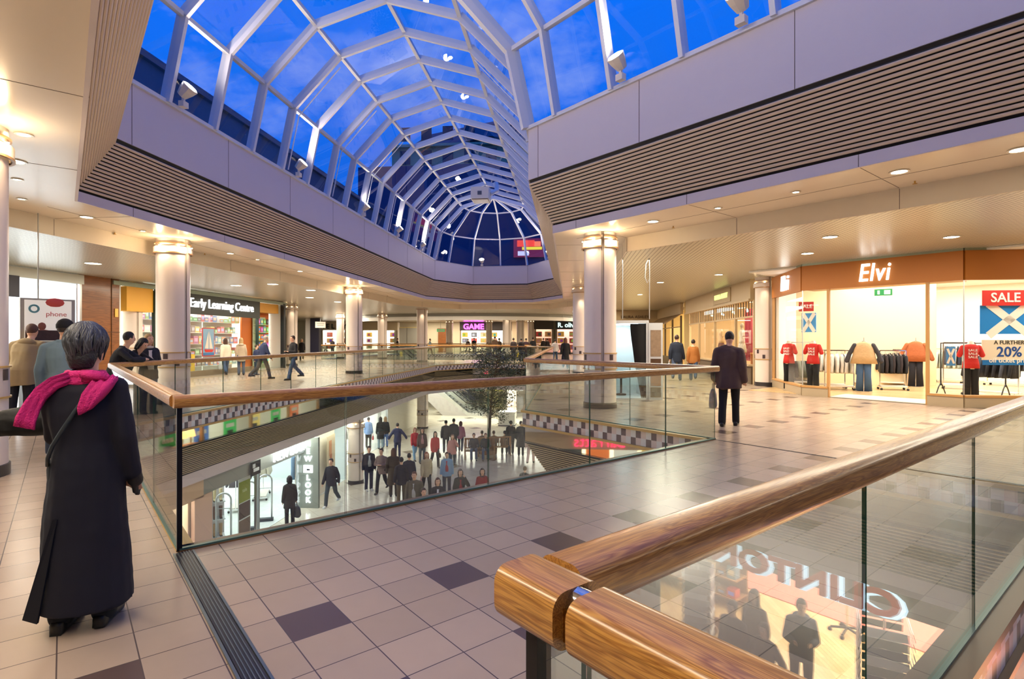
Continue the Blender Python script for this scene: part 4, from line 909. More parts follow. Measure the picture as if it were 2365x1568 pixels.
mb = MB(); mb.box((19.3, .3, 3.1), (1.3, .6, .9)); mb.build('yellow_bulkhead', mat((236, 176, 60), .5), o)
for x in (20.0, 27.15): vpost(o, x, 0, 0, 3.5, .12, M_GR)
vpost(o, 29.75, 0, 0, 3.6, .2, mat((24, 30, 34), .4))
mb = MB(); mb.box((23.6, -.0, .12), (7.1, .12, .24)); mb.build('stall_riser', mat((120, 104, 84), .5), o); pane(o, (20.1, 0), (27.1, 0), .24, 2.7)
mb = MB(); mb.box((28.45, .9, 1.75), (2.6, .08, 3.5)); mb.build('orange_panel', mat((206, 110, 44), .5), o); mb = MB(); mb.box((28.4, .5, 3.3), (2.4, .6, .5)); mb.build('amber_bulkhead', mat((206, 150, 60), .5), o)
# shelving and toys
def shelving(p, rz, n, w, label, mcol=(240, 244, 240), z0=.35, dz=.52, dpt=.36):
    s = thing('shelving_unit', label, 'shelves', p, rz); mb = MB(); mb.box((0, dpt / 2, (z0 + n * dz) / 2), (w, .03, z0 + n * dz)); mb.build('back_panel', mat(mcol, .5), s)
    for k in range(n): mb = MB(); mb.box((0, 0, z0 + k * dz), (w, dpt, .025)); mb.build('shelf', mat(mcol, .5), s)
    return s
TOYC = [(220, 60, 60), (70, 150, 70), (60, 100, 190), (236, 190, 60), (230, 120, 60), (200, 90, 160), (120, 190, 200), (150, 200, 90), (90, 70, 60), (225, 225, 225)]
boxp = {}
def goods_box(p, rz, sz, c, label, group, cat='box', name='toy_box'):
    k = (name, c)
    if k not in boxp:
        mb = MB(); mb.box((0, 0, .5), (1, 1, 1)); o = thing(name, label, cat, p, rz, group); mb.build('carton', mat(c, .5), o); mb = MB(); mb.box((0, -.505, .5), (.7, .01, .45)); mb.build('picture_label', mat(tuple(min(255, v + 60) for v in c[::-1]), .5), o)
        o.scale = sz; boxp[k] = o; return o
    return dup(boxp[k], p, rz, label, group, sz)
for u in range(3):
    x0 = 21.3 + u * 2.36; pl = f6.W(x0, 1.25)
    nm = ('left', 'middle', 'right')[u]; shelving(pl, f6.rz, 5, 2.3, 'white toy shelves in the %s of the toy shop window' % nm)
    for k in range(5):
        x = -1.05; j = 0
        while x < .95:
            wd = random.uniform(.16, .38); hh = random.uniform(.16, .38); q = f6.W(x0 + x + wd / 2, 1.2)
            goods_box((q.x, q.y, .365 + k * .52), f6.rz + random.uniform(-.06, .06), (wd * .92, .22, hh), tuple(int(v * .5 + 120) for v in random.choice(TOYC)), 'bright toy packed in a box on the %s white shelves of the toy shop' % nm, 'toys on the %s toy shop shelves' % nm); x += wd + .01
for x, c, lb in ((20.7, (220, 90, 60), 'red and orange toy display column at the left end of the toy window'), (21.6, (230, 60, 90), 'pink red wire bin of toys under the sailing boat poster'), (22.5, (226, 190, 60), 'yellow low toy crate standing in the toy window')):
    p = f6.W(x, .55); oo = thing('toy_bin', lb, 'bin', p, f6.rz); mb = MB(); mb.box((0, 0, .5), (.6, .45, .9)); mb.build('bin_body', mat(c, .5, var=.3, vscale=10), oo)
    for k in range(4): mb = MB(); mb.ball((-.2 + k * .13, .0, 1.0), .1, 8, 6); mb.build('soft_toy', mat(TOYC[k], .7), oo)
p = AT(481, 25.2); o = thing('boat_poster', 'sailing boat poster with white sails and red hull in the toy window', 'poster', (p.x, p.y, zz(790, 25.2)), f6.rz)
mb = MB(); mb.box((0, 0, 0), (.86, .02, 1.3)); mb.build('border', mat((190, 70, 70), .5), o); mb = MB(); mb.box((0, -.015, 0), (.76, .01, 1.2)); mb.build('sea_sky', mat((130, 170, 205), .5), o)
mb = MB(); mb.mesh([(-.02, -.03, .5), (-.02, -.03, -.3), (-.28, -.03, -.28)], [(0, 1, 2)]); mb.mesh([(.03, -.03, .5), (.28, -.03, -.3), (.03, -.03, -.3)], [(0, 2, 1)]); mb.build('sails', mat((225, 215, 205), .6), o)
mb = MB(); mb.mesh([(-.32, -.03, -.32), (.34, -.03, -.34), (.26, -.03, -.46), (-.24, -.03, -.46)], [(0, 3, 2, 1)]); mb.build('hull', mat((206, 44, 40), .5), o)
mb = MB(); mb.box((0, -.025, -.54), (.74, .01, .12)); mb.build('waves', mat((60, 120, 180), .5), o)
p = f6.W(28.6, .6); s_ = shelving(p, f6.rz, 6, 1.2, 'pale green book display rack at the right end of the toy shop', (190, 210, 180), .3, .42, .3)
for k in range(6):
    for j in range(4): q = f6.W(28.6 - .42 + j * .28, .52); goods_box((q.x, q.y, .315 + k * .42), f6.rz, (.2, .04, .3), TOYC[(k + j) % 10], 'picture book facing out on the pale green display rack', 'picture books on the green rack', 'book', 'picture_book')
# behind the toy shop: pale corridor and distant fronts
f7 = FR(T(-34, 64), RT)
mb = MB(); mb.box((0, 30, ZG / 2), (.2, 75, ZG)); struct(mb, 'wall_left', mat((226, 222, 206), .7), loc=T(-33.6, 18, 0), rz=RT)
mb = MB(); mb.box((2, 0, ZG / 2), (4.4, .2, ZG)); struct(mb, 'wall_back', mat((206, 206, 190), .7), loc=T(-33.2, 62, 0), rz=RT)
mb = MB(); mb.box((0, 0, ZG / 2), (.9, .5, ZG)); p = AT(729, 56, 0); tag(mb.build('dark_pillar', mat((22, 22, 46), .5), loc=p, rz=RT), 'dark navy square pillar beyond the toy shop', 'pillar', kind='thing')
mb = MB(); mb.box((0, 0, ZG / 2), (.5, .4, ZG)); p = AT(713, 56.4, 0); tag(mb.build('grey_pillar', mat((196, 196, 196), .5), loc=p, rz=RT), 'pale grey square pillar left of the dark navy pillar', 'pillar', kind='thing')
p = AT(740, 54, zz(750, 54)); board(p, face(p), .95, .6, p.z, (216, 208, 200), 'small pale hanging notice board beside the dark navy pillar', 'notice board', 'notice_board', items=[('b', 0, .1, .7, .04, (120, 110, 110)), ('b', 0, -.05, .6, .04, (120, 110, 110))])
def farshop(px0, px1, Y, wallc, label, fas, txt=None, tc=(255, 255, 255), te=0., W=120, ztop=None, zf=None, goods=True, tsz=.8):
    X0 = (px0 - 1182.5) / 1277 * Y; X1 = (px1 - 1182.5) / 1277 * Y; w_ = X1 - X0
    f = FR((X0, Y), 0); room(f, 0, w_, .1, 4, 0, 3.7, wallc, None, W, (1, .97, .9))
    o = thing('shopfront', label, 'shopfront', (X0, Y, 0), 0)
    zf = zf or 2.7; mb = MB(); mb.box((w_ / 2, 0, (zf + 3.72) / 2), (w_, .2, 3.72 - zf)); mb.build('fascia_board', mat(fas, .5), o)
    for x in (0.1, w_ - .1): vpost(o, x, 0, 0, zf, .18, mat((140, 126, 104), .5))
    pane(o, (0, 0), (w_, 0), .2, zf); mb = MB(); mb.box((w_ / 2, 0, .1), (w_, .16, .2)); mb.build('stall_riser', mat((120, 110, 98), .5), o)
    if txt: sign(f, w_ / 2, -.15, (zf + 3.6) / 2 - .0, txt, tsz, tc, parent=o, emit=te, bold=.02, depth=.04)
    if goods:
        n = max(2, int(w_ / 1.1))
        for i in range(n):
            for k in range(3):
                c = random.choice([(220, 120, 90), (230, 180, 120), (190, 60, 60), (240, 225, 200), (200, 150, 150), (120, 130, 150), (236, 200, 90)])
                board((X0 + w_ * (i + .5) / n, Y + .8), 0, .7, .55, .75 + k * .72, c, 'picture panel in the display of the ' + ' '.join(label.split()[:8]), 'poster', 'poster', items=[('b', random.uniform(-.15, .15), 0, .3, .3, tuple(random.randint(60, 240) for _ in range(3)))])['group'] = 'display panels of the ' + ' '.join(label.split()[:8])
    return o
farshop(742, 800, 66, (250, 250, 245), 'distant white-lit shop with black spaced capital letters', (206, 196, 176), 'R E L A Y', (30, 50, 50), 0, 260, tsz=.8)
farshop(835, 918, 67, (255, 250, 240), 'distant glaring white shopfront behind the thick far column', (190, 176, 146), W=420)
farshop(1062, 1126, 68, (250, 236, 214), 'distant games shop with dark fascia and pink neon word', (44, 30, 24), 'GAME', (220, 60, 230), 4, 260, tsz=.95)
farshop(1128, 1182, 68, (246, 240, 224), 'distant shop with plain dark brown fascia right of the neon sign', (40, 30, 26), W=200)
farshop(1234, 1278, 60, (220, 190, 170), 'distant shop with dark fascia and arched dark display', (52, 44, 34), W=110)
farshop(1283, 1338, 60, (230, 190, 180), 'distant shop with dark green fascia and slanted white letters', (20, 26, 22), 'R. olivo', (200, 230, 225), .8, 150, tsz=.7)
def fillwall(px0, px1, Y, c, nm='wall_back'):
    X0 = (px0 - 1182.5) / 1277 * Y; X1 = (px1 - 1182.5) / 1277 * Y; mb = MB(); mb.box(((X0 + X1) / 2, Y, ZG / 2), (X1 - X0, .2, ZG)); struct(mb, nm, mat(c, .6))
fillwall(640, 742, 66, (214, 208, 192)); fillwall(800, 835, 67, (212, 196, 170)); fillwall(918, 1062, 68, (196, 186, 160)); fillwall(1182, 1234, 68, (206, 190, 160)); fillwall(1278, 1283, 60, (90, 80, 60)); fillwall(1338, 1500, 60, (206, 190, 160))
p = AT(940, 67.6, 0); o = thing('service_doors', 'pair of grey service doors in the distant beige wall', 'door', p, 0)
for s in (-1, 1): mb = MB(); mb.box((s * .8, 0, 1.5), (1.55, .1, 3.0)); mb.build('door_leaf', mat((150, 148, 138), .5), o)
mb = MB(); mb.box((0, .02, 3.06), (3.4, .1, .1)); mb.build('door_frame', mat((210, 190, 130), .5), o)
p = AT(1020, 66, 0); o = thing('wooden_door', 'brown wooden door in the distant wall beside the green exit sign', 'door', (p.x, 67.8, 0), 0); mb = MB(); mb.box((0, 0, 1.4), (1.3, .1, 2.8)); mb.build('leaf', M_PANEL, o); mb = MB(); mb.box((0, -.06, 2.9), (1.5, .06, .12)); mb.build('door_head', M_PANEL, o)
p = AT(1018, 64, zz(763, 64)); board(p, 0, .9, .3, p.z, (60, 150, 90), 'glowing green exit sign hanging far away', 'exit sign', 'exit_sign', items=[('b', 0, 0, .7, .16, (225, 245, 225))], emit=.6)
drop(AT(740, 54), zz(750, 54) + .3, 'thin rod holding the pale notice board far left'); drop(AT(1018, 64), zz(763, 64) + .15, 'thin rod holding the distant green exit sign')
# curved white ring beam of the second skylight, far left
mb = MB(); pts = []
for k in range(15): th = math.pi * k / 14; pts.append(T(-9.5 - 10 * math.cos(th), 50 - 5.5 * math.sin(th)))
sweep(mb, pts, [rect(0, 3.20, .15, 3.5)]); struct(mb, 'trim_25', mat((245, 245, 242), .4)); mb = MB(); sweep(mb, pts, [rect(.1, 3.5, .16, 3.75)]); struct(mb, 'trim_26', mat((150, 150, 145), .5, .3))
# walls that close the floor around and behind
for c_, d_, nm, rz in (((T(0, -11)), (70, .2), 'wall_back', RT), ((T(33, 30)), (.2, 90), 'wall_right', RT), ((T(-33.8, 0)), (.2, 40), 'wall_left', RT), ((T(0, 81)), (70, .2), 'wall_front', RT)):
    mb = MB(); mb.box((0, 0, ZG / 2), (d_[0], d_[1], ZG)); struct(mb, nm, mat((222, 204, 176), .7), loc=(c_.x, c_.y, 0), rz=rz)
    mb = MB(); mb.box((0, 0, (ZL + ZLC) / 2), (d_[0], d_[1], ZLC - ZL)); struct(mb, nm, mat((222, 214, 196), .7), loc=(c_.x, c_.y, 0), rz=rz)
mb = MB(); mb.box((8, 0, ZG / 2), (16, .2, ZG)); struct(mb, 'wall_left', mat((225, 214, 196), .7), loc=T(-32.4, 5, 0), rz=RT)
# game advert kiosk on the left walkway
p = AT(113, 10.9, 0); o = thing('advert_kiosk', 'grey kiosk with white and red phone advert board on the left walkway', 'kiosk', p, face(p, .15))
mb = MB(); mb.box((0, .15, .55), (.8, .5, 1.1)); mb.build('cabinet', mat((60, 62, 70), .5), o); mb = MB(); mb.box((0, -.02, 1.28), (.82, .16, .32)); mb.build('control_panel', mat((176, 178, 180), .35), o)
mb = MB(); mb.box((0, .12, 1.93), (.84, .14, .95)); mb.build('board_frame', mat((176, 174, 166), .4), o)
mb = MB(); mb.box((0, .045, 1.97), (.72, .02, .80)); mb.build('advert_sheet', mat((232, 226, 214), .4, emit=.25), o)
mb = MB(); mb.box((0, .03, 1.68), (.70, .02, .2)); mb.build('picture_strip', mat((70, 50, 48), .5, var=.4, vscale=16), o)
mb = MB(); mb.lathe([(.05, 0), (.085, 0), (.085, .01), (.05, .01)], 20, cap=False, M=Matrix.Translation((-.22, .03, 2.2)) @ Matrix.Rotation(math.pi / 2, 4, 'X')); mb.build('logo_ring', mat((110, 170, 176), .4), o)
mb = MB(); mb.ball((.1, .04, 2.33), (.16, .02, .09), 12, 6); mb.build('red_splash', mat((220, 90, 80), .4), o); text('phone', .13, mat((214, 90, 86), .5), o, 'lettering', .003, loc=(.12, .028, 2.1))
mb = MB(); mb.ball((-.1, .05, 1.86), (.075, .03, .09), 10, 7); mb.ball((-.1, .05, 1.74), (.17, .03, .07), 10, 6); mb.build('pictured_figure', mat((150, 90, 70), .5), o)
mb = MB(); mb.lathe([(.0, 0), (.035, 0)], 12, M=Matrix.Translation((.08, -.105, 1.3)) @ Matrix.Rotation(math.pi / 2, 4, 'X')); mb.build('speaker_hole', M_BLACK, o)
p2 = AT(88, 10.95, 2.4); mb = MB(); mb.tube([(0, 0, 0), (0, 0, ZC - 2.4)], .012, 6); tag(mb.build('hanging_rod', M_STEEL, loc=p2), 'thin grey rod from the soffit down to the advert kiosk board', 'rod')
# ================================================================ lower floor
f8 = FR(T(-9.6, 0), math.atan2(ax.y, ax.x))
room(f8, 13.4, 23.2, .1, 7, ZL, ZLC, (214, 224, 224), M_WHITEFLOOR, 420, (.93, .98, 1.0))
o = thing('shopfront', 'lower-floor white-lit fashion shopfront with glowing capital letters and square pillar', 'shopfront', (f8.o.x, f8.o.y, ZL), f8.rz)
HZ = ZLC - ZL
mb = MB(); mb.box((16.4, .02, HZ - .35), (6.0, .12, .70)); mb.build('fascia_board', mat((150, 154, 152), .5), o)
text('NEW LOOK', .42, mat((250, 252, 255), .5, emit=1.6), o, 'lettering', .03, .0, loc=(18.1, -.09, HZ - .47), xs=1.0)
mb = MB(); mb.box((13.6, 0, (HZ - .7) / 2), (.7, .1, HZ - .7)); mb.build('end_wall', mat((222, 190, 170), .6), o)
for x in (13.98, 16.1, 16.25, 18.7): vpost(o, x, 0, 0, HZ - .7, .06, M_STEEL)
pane(o, (13.98, 0), (16.1, 0), .05, HZ - .7); pane(o, (18.7, 0), (19.1, 0), .05, HZ - .7)
mb = MB(); mb.box((19.2, -.2, 1.28), (.12, .75, 2.56)); mb.build('sign_pillar', mat((138, 144, 136), .5), o)
for k, ch in enumerate('NEW'): text(ch, .27, mat((245, 250, 255), .5, emit=3), o, 'lettering', .02, .004, loc=(19.12, -.2, 2.32 - k * .27), rot=(math.pi / 2, 0, -math.pi / 2))
for k, ch in enumerate('LOOK'): text(ch, .27, mat((245, 250, 255), .5, emit=3), o, 'lettering', .02, .004, loc=(19.12, -.2, 1.10 - k * .27), rot=(math.pi / 2, 0, -math.pi / 2))
mb = MB(); mb.box((19.12, -.2, 1.42), (.03, .34, .27)); mb.build('icon_panel', mat((240, 246, 250), .5, emit=2), o); mb = MB(); mb.box((19.10, -.22, 1.40), (.02, .12, .05)); mb.build('icon_mark', M_BLACK, o)
p = f8.W(15.9, -.12, ZLC - .55); board(p, f8.rz, .52, .42, ZLC - .52, (16, 18, 24), 'black and white picture sign hanging over the lower fashion shop entrance', 'hanging sign', 'hanging_sign', items=[('b', .02, -.05, .3, .1, (210, 215, 220)), ('b', -.1, .08, .14, .12, (190, 195, 200))])
def gate(p, rz, label, h=1.55, w=.4):
    g = thing('security_gate', label, 'security gate', p, rz); pts = [(-w / 2, 0, .06)] + [(-w / 2 * math.cos(a), 0, h - w / 2 + w / 2 * math.sin(a)) for a in [math.pi * k / 10 for k in range(11)]] + [(w / 2, 0, .06)]
    mb = MB(); mb.tube(pts, .028, 8); mb.build('arch_frame', mat((205, 208, 210), .3, .5), g, smooth=True); mb = MB(); mb.box((0, 0, .05), (w + .1, .16, .1)); mb.build('foot', mat((40, 50, 60), .5), g)
    mb = MB(); mb.tube([(-w / 2 + .03, 0, h - .45), (w / 2 - .03, 0, h - .45)], .012, 6); mb.build('cross_bar', M_STEEL, g)
for x, lb in ((15.35, 'silver security arch left of the green poster in the lower fashion shop'), (16.7, 'silver security arch at the left jamb of the lower shop entrance'), (17.6, 'silver security arch in the middle of the lower shop entrance')):
    gate(f8.W(x, .55, ZL + .012), f8.rz - 1.2, lb)
p = f8.W(15.7, .12); o2 = board(p, f8.rz, .62, 1.9, ZL + 1.1, (225, 232, 230), 'tall window poster with lime green block and boot pictures', items=[('b', 0, .45, .56, .62, (140, 156, 40)), ('b', 0, -.12, .56, .46, (70, 46, 40)), ('b', 0, -.62, .56, .46, (110, 84, 66)), ('t', 'sale', .16, (220, 230, 180), 0, .48)])
mannequin(f8.W(14.25, .6, ZL + .01), f8.rz - .8, 'mannequin in peach blouse and brown tweed skirt in the lower shop window', top=(222, 160, 120), legs=None, skirt=(96, 62, 60), skin=(230, 200, 170))
p = f8.W(15.35, 1.05, ZL); s_ = thing('boot_shelves', 'white three-tier shelves of boots in the lower fashion shop window', 'shelves', p, f8.rz - .9)
mb = MB(); mb.box((0, .2, .9), (.9, .04, 1.8)); mb.build('back_panel', M_WHITE, s_)
for k in range(3): mb = MB(); mb.box((0, 0, .25 + k * .52), (.9, .4, .03)); mb.build('shelf', mat((240, 245, 245), .4), s_)
bt = None
for k in range(3):
    for j in range(5):
        c = s_.matrix_basis @ Vector((-.34 + j * .17, -.05, .265 + k * .52)); lb = ('pale cream', 'brown', 'tan')[2 - k if k != 0 else 2] 
        key = ('boot', k)
        if key not in GP:
            g = thing('boot', 'boot', 'boot', c, f8.rz - .9, 'boots on the %s white shelf' % ('bottom', 'middle', 'top')[k]); mm = mat(((190, 150, 100), (110, 70, 48), (226, 206, 160))[k], .6)
            mb = MB(); mb.loft([(0, .02, .03, .04, .05), (0, .03, .1, .04, .045), (0, .04, .34, .05, .055)], 10); mb.cap((0, .0, .045), (0, -.1, .035), .04, .03, 8); mb.build('shaft', mm, g, smooth=True); mb = MB(); mb.box((0, -.02, .012), (.07, .24, .024)); mb.build('sole', M_BLACK, g); GP[key] = g; g['label'] = '%s ankle boot standing on the %s white shelf' % (('tan', 'brown', 'pale cream')[k], ('bottom', 'middle', 'top')[k]); 
        else: dup(GP[key], c, f8.rz - .9)
for k, (x, y, n, L, kind, cols, lb) in enumerate(((17.3, 2.4, 7, 1.2, 'trousers', [(52, 50, 60), (40, 40, 50)], 'dark trousers hanging at the back left of the lower fashion shop'), (18.9, 2.3, 7, 1.3, 'jacket', [(92, 88, 96), (190, 184, 168), (70, 66, 74)], 'grey or cream jacket hanging in the lower fashion shop'), (20.2, 2.2, 6, 1.0, 'jacket', [(196, 190, 170), (210, 206, 190)], 'cream cardigan hanging beside the lower shop entrance'), (20.6, 1.0, 7, 1.0, 'trousers', [(110, 140, 170), (90, 120, 156)], 'pair of pale blue jeans hanging by the sign pillar'), (18.0, 4.0, 6, 1.1, 'jacket', [(60, 40, 40), (44, 40, 50)], 'dark coat hanging at the far left of the lower fashion shop'))):
    p = f8.W(x, y, ZL + .01); rk = rack(p, f8.rz + .4, 'chrome clothes rack in the lower fashion shop holding ' + ('dark trousers', 'grey and cream jackets', 'cream cardigans', 'pale blue jeans', 'dark coats')[k], L); hh = 1.6; rk.scale = (1, 1, hh / 1.25)
    fill_rack(p, f8.rz + .4, n, L, kind, cols, lb, lb, hh)
# angled white door beyond the pillar, then further lower shops
mb = MB(); q0, q1 = T(-9.7, 19.9), T(-9.9, 22.4); dd = (q1 - q0).normalized(); c = (q0 + q1) / 2; mb.box((c.x, c.y, (ZL + ZLC) / 2), ((q1 - q0).length, .1, HZ), math.atan2(dd.y, dd.x)); struct(mb, 'wall_left', mat((226, 220, 204), .6))
p = T(-9.55, 21.4, ZL + 1.5); board(p, math.atan2(dd.y, dd.x), .9, 1.5, ZL + 1.5, (214, 200, 170), 'fashion photo poster on the pale lower wall before the round column', items=[('b', -.1, .25, .3, .6, (206, 150, 110)), ('b', -.05, -.2, .25, .4, (180, 110, 80))])
f9 = FR(T(-10.6, 0), f8.rz)
room(f9, 23.4, 31.5, .1, 6, ZL, ZLC, (246, 246, 240), M_WHITEFLOOR, 380, (1, .98, .95))
o = thing('shopfront', 'lower-floor open bright shopfront behind the round column', 'shopfront', (f9.o.x, f9.o.y, ZL), f9.rz)
mb = MB(); mb.box((27.4, 0, HZ - .2), (8.2, .14, .4)); mb.build('fascia_board', M_FASCIA, o)
for x in (23.5, 27.4, 31.4): vpost(o, x, 0, 0, HZ - .3, .12, M_STEEL)
pane(o, (27.4, 0), (31.4, 0), .05, HZ - .4)
for k, (x, y, cols, lb) in enumerate(((25.6, .9, [(90, 120, 200), (30, 34, 50), (200, 210, 225)], 'blue or navy top hanging at the mouth of the open lower shop'), (28.6, 1.2, [(210, 206, 196), (40, 40, 44)], 'pale or black top hanging deeper in the open lower shop'))):
    p = f9.W(x, y, ZL + .01); rk = rack(p, f9.rz - .6, 'chrome clothes rack with ' + ('blue tops', 'pale tops')[k] + ' in the open lower shop', 1.3); rk.scale = (1, 1, 1.5 / 1.25); fill_rack(p, f9.rz - .6, 7, 1.2, 'jacket', cols, lb, lb, 1.5)
mb = MB(); mb.box((35.5, .5, (ZL + ZLC) / 2), (8, .2, HZ)); struct(mb, 'wall_left', mat((232, 226, 210), .6), loc=(f9.o.x, f9.o.y, 0), rz=f9.rz)
# card and gift shop under the far edge of the near right void
fC = FR(D(9.2, 0), RD1 - math.pi / 2)
room(fC, -2, 11, .1, 7.5, ZL, ZLC, (226, 206, 176), M_PLANK, 1700, (1, .95, .84))
mb = MB(); mb.box((5.5, 5.6, ZL + .02), (11, 3.6, .03)); struct(mb, 'floor', mat((196, 120, 104), .8), loc=(fC.o.x, fC.o.y, 0), rz=fC.rz)
o = thing('shopfront', 'lower gift shopfront with big red serif capitals and pale blue backlight', 'shopfront', (fC.o.x, fC.o.y, ZL), fC.rz)
mb = MB(); mb.box((4.5, .04, HZ - .26), (13, .1, .52)); mb.build('fascia_board', mat((120, 106, 88), .6), o)
t_ = text('CLINTON CARDS', .5, mat((190, 56, 32), .5, emit=.3), o, 'lettering', .03, .014, loc=(3.65, -.12, HZ - .40)); fitw(t_, 5.2)
t2 = text('CLINTON CARDS', .5, mat((190, 230, 250), .5, emit=1.5), o, 'halo_lettering', .01, .03, loc=(3.61, -.05, HZ - .43)); t2.scale = t_.scale
for x in (-1.5, 8.5): vpost(o, x, 0, 0, HZ - .5, .14, mat((170, 120, 70), .5))
pane(o, (5.6, 0), (8.5, 0), .05, HZ - .5)
def spinner(p, label, n=12, r=.26, h=1.75, c=(120, 130, 140)):
    s = thing('spinner_rack', label, 'card spinner', p, .3); mb = MB(); mb.tube([(0, 0, .05), (0, 0, h + .05)], .02, 8); mb.build('pole', M_CHROME, s)
    mb = MB(); mb.lathe([(.26, 0), (.26, .03), (.03, .06)], 16); mb.build('base', M_BLACK, s)
    for k in range(n):
        mb = MB(); z = .35 + (h - .4) * k / n
        for j in range(4): a = j * math.pi / 2; M = Matrix.Rotation(a, 4, 'Z') @ Matrix.Translation((0, -r, z)) @ Matrix.Rotation(-.25, 4, 'X'); mb.box((0, 0, 0), (r * 1.6, .012, .12), 0, M)
        mb.build('card_tier', mat([c, (200, 206, 210), (90, 100, 120)][k % 3], .4), s)
    return s
spinner(fC.W(4.65, .55, ZL), 'tall spinner rack of cards left of the shoppers in the gift shop'); spinner(fC.W(1.45, .5, ZL), 'tall wire spinner of cards right of the shoppers in the gift shop', 11, .34, 1.95, (130, 136, 130))
s2 = thing('garment_stand', 'low stand on five castors with purple goods on the gift shop floor', 'display stand', fC.W(3.0, 3.4, ZL))
mb = MB(); mb.tube([(0, 0, .1), (0, 0, 1.2)], .025, 8); mb.build('pole', M_STEEL, s2)
for k in range(5): a = k * 1.257; mb = MB(); mb.tube([(0, 0, .14), (.3 * math.cos(a), .3 * math.sin(a), .09)], .025, 6); mb.ball((.31 * math.cos(a), .31 * math.sin(a), .045), .045, 8, 5); mb.build('leg', M_BLACK, s2)
for k in range(8): a = k * .785; mb = MB(); mb.box((.24 * math.cos(a), .24 * math.sin(a), 1.02), (.12, .1, .3), a); mb.build('hanging_goods', mat(((120, 80, 140), (160, 140, 190))[k % 2], .6), s2)
for x, nm in ((5.6, 'nearest the tall spinner rack'), (7.2, 'in the middle of the gift shop'), (8.8, 'at the far end of the gift shop')):
    p = fC.W(x, 2.6, ZL + .01); shelving(p, fC.rz, 4, 1.5, 'brown gift shelves ' + nm, (170, 124, 80), .3, .42, .5)
    for k in range(4):
        for j in range(6): q = fC.W(x - .6 + j * .24, 2.5); goods_box((q.x, q.y, ZL + .325 + k * .42), fC.rz, (.2, .2, random.uniform(.12, .28)), random.choice([(214, 196, 170), (190, 60, 50), (120, 150, 170), (226, 220, 210), (150, 110, 80)]), 'small boxed gift on the brown shelves ' + nm, 'gifts on the brown shelves ' + nm, 'gift box', 'gift_box')
p = fC.W(5.9, .35, ZL + 1.2); board(p, fC.rz, 1.0, 1.6, ZL + 1.1, (206, 214, 210), 'large grey-blue framed picture print in the gift shop window', 'picture', 'framed_picture', items=[('b', -.1, .1, .6, .5, (150, 156, 160)), ('b', .2, -.3, .4, .3, (170, 160, 150))])
h_ = thing('wooden_horse', 'brown wooden toy horse on wheels on the gift shop floor', 'toy horse', fC.W(5.0, 1.3, ZL + .01), .5)
mh = mat((176, 140, 96), .6); mb = MB(); mb.loft([(0, 0, .42, .1, .22), (0, 0, .52, .12, .26), (0, 0, .62, .09, .2)], 12); mb.cap((0, -.2, .58), (0, -.34, .85), .07, .05); mb.cap((0, -.34, .85), (0, -.5, .78), .06, .04); mb.build('body', mh, h_, smooth=True)
for x in (-.07, .07):
    for y in (-.18, .18): mb = MB(); mb.cap((x, y, .45), (x, y, .12), .035, .03, 8); mb.build('leg', mh, h_, smooth=True)
for y in (-.24, .24):
    for x in (-.16, .16): mb = MB(); mb.lathe([(.0, 0), (.12, 0), (.12, .03), (0, .03)], 16, M=Matrix.Translation((x - .015, y, .12)) @ Matrix.Rotation(math.pi / 2, 4, 'Y')); mb.build('wheel', mat((130, 90, 60), .6), h_)
# shoe shop below the right-hand edge: pink neon script, colourful shelves; faces the lower hall
f10 = FR(T(-9.6, 0), math.atan2(ax.y, ax.x))
room(f10, 6.2, 13.2, .1, 5, ZL, ZLC, (246, 226, 200), M_WHITEFLOOR, 500, (1, .95, .85))
nn_ = thing('neon_sign', 'pink neon handwritten shop sign mirrored in the band under the right chequered edge', 'neon sign', f10.W(10.3, 0, 0), f10.rz)
mb = MB(); mb.box((0, -.02, ZLC - .38), (6.6, .06, .74)); mb.build('sign_board', mat((214, 186, 160), .6), nn_)
text('Barratts', .60, mat((255, 50, 100), .5, emit=2.2), nn_, 'neon_lettering', .015, -.012, loc=(0, -.1, ZLC - .47))
for k in range(6):
    p = f10.W(7.2 + k * 1.05, .35); board(p, f10.rz, .9, 1.5, ZL + 1.15, ((240, 120, 50), (250, 220, 90), (230, 240, 240), (240, 130, 60), (60, 70, 70), (236, 110, 50))[k], ('first', 'second', 'third', 'fourth', 'fifth', 'sixth')[k] + ' bright sale poster from the left under the pink neon sign', items=[('b', 0, .3, .6, .2, (250, 240, 220)), ('b', 0, -.2, .5, .4, (90, 50, 40))], emit=.3)
# right-hand lower shops
f11 = FR(T(.5, 36), RT - math.pi / 2)
room(f11, 0, 22.5, .1, 5, ZL, ZLC, (246, 240, 226), M_WHITEFLOOR, 520, (1, .96, .88))
o = thing('shopfront', 'lower right shopfront row with cream wall and long lit windows', 'shopfront', (f11.o.x, f11.o.y, ZL), f11.rz)
mb = MB(); mb.box((11.2, 0, HZ - .3), (22.4, .14, .6)); mb.build('fascia_board', mat((226, 214, 196), .5), o)
for k in range(6): vpost(o, .1 + k * 3.96, 0, 0, HZ - .5, .14, M_TAN)
for k in range(5):
    if k != 2: pane(o, (.1 + k * 3.96, 0), (4.06 + k * 3.96, 0), .1, HZ - .6)
for k in range(8):
    p = f11.W(1.4 + k * 2.3, 1.0, 0); board(p, f11.rz, 1.1, 1.2, ZL + 1.3, [(240, 120, 60), (60, 190, 90), (250, 220, 120), (60, 190, 90), (70, 120, 200), (60, 190, 90), (230, 150, 170), (60, 190, 90)][k], ('first', 'second', 'third', 'fourth', 'fifth', 'sixth', 'seventh', 'eighth')[k] + ' coloured window poster along the lower right shopfronts', items=[('b', 0, .25, .7, .2, (250, 250, 240)), ('b', 0, -.2, .5, .4, (60, 60, 60))], emit=.3)
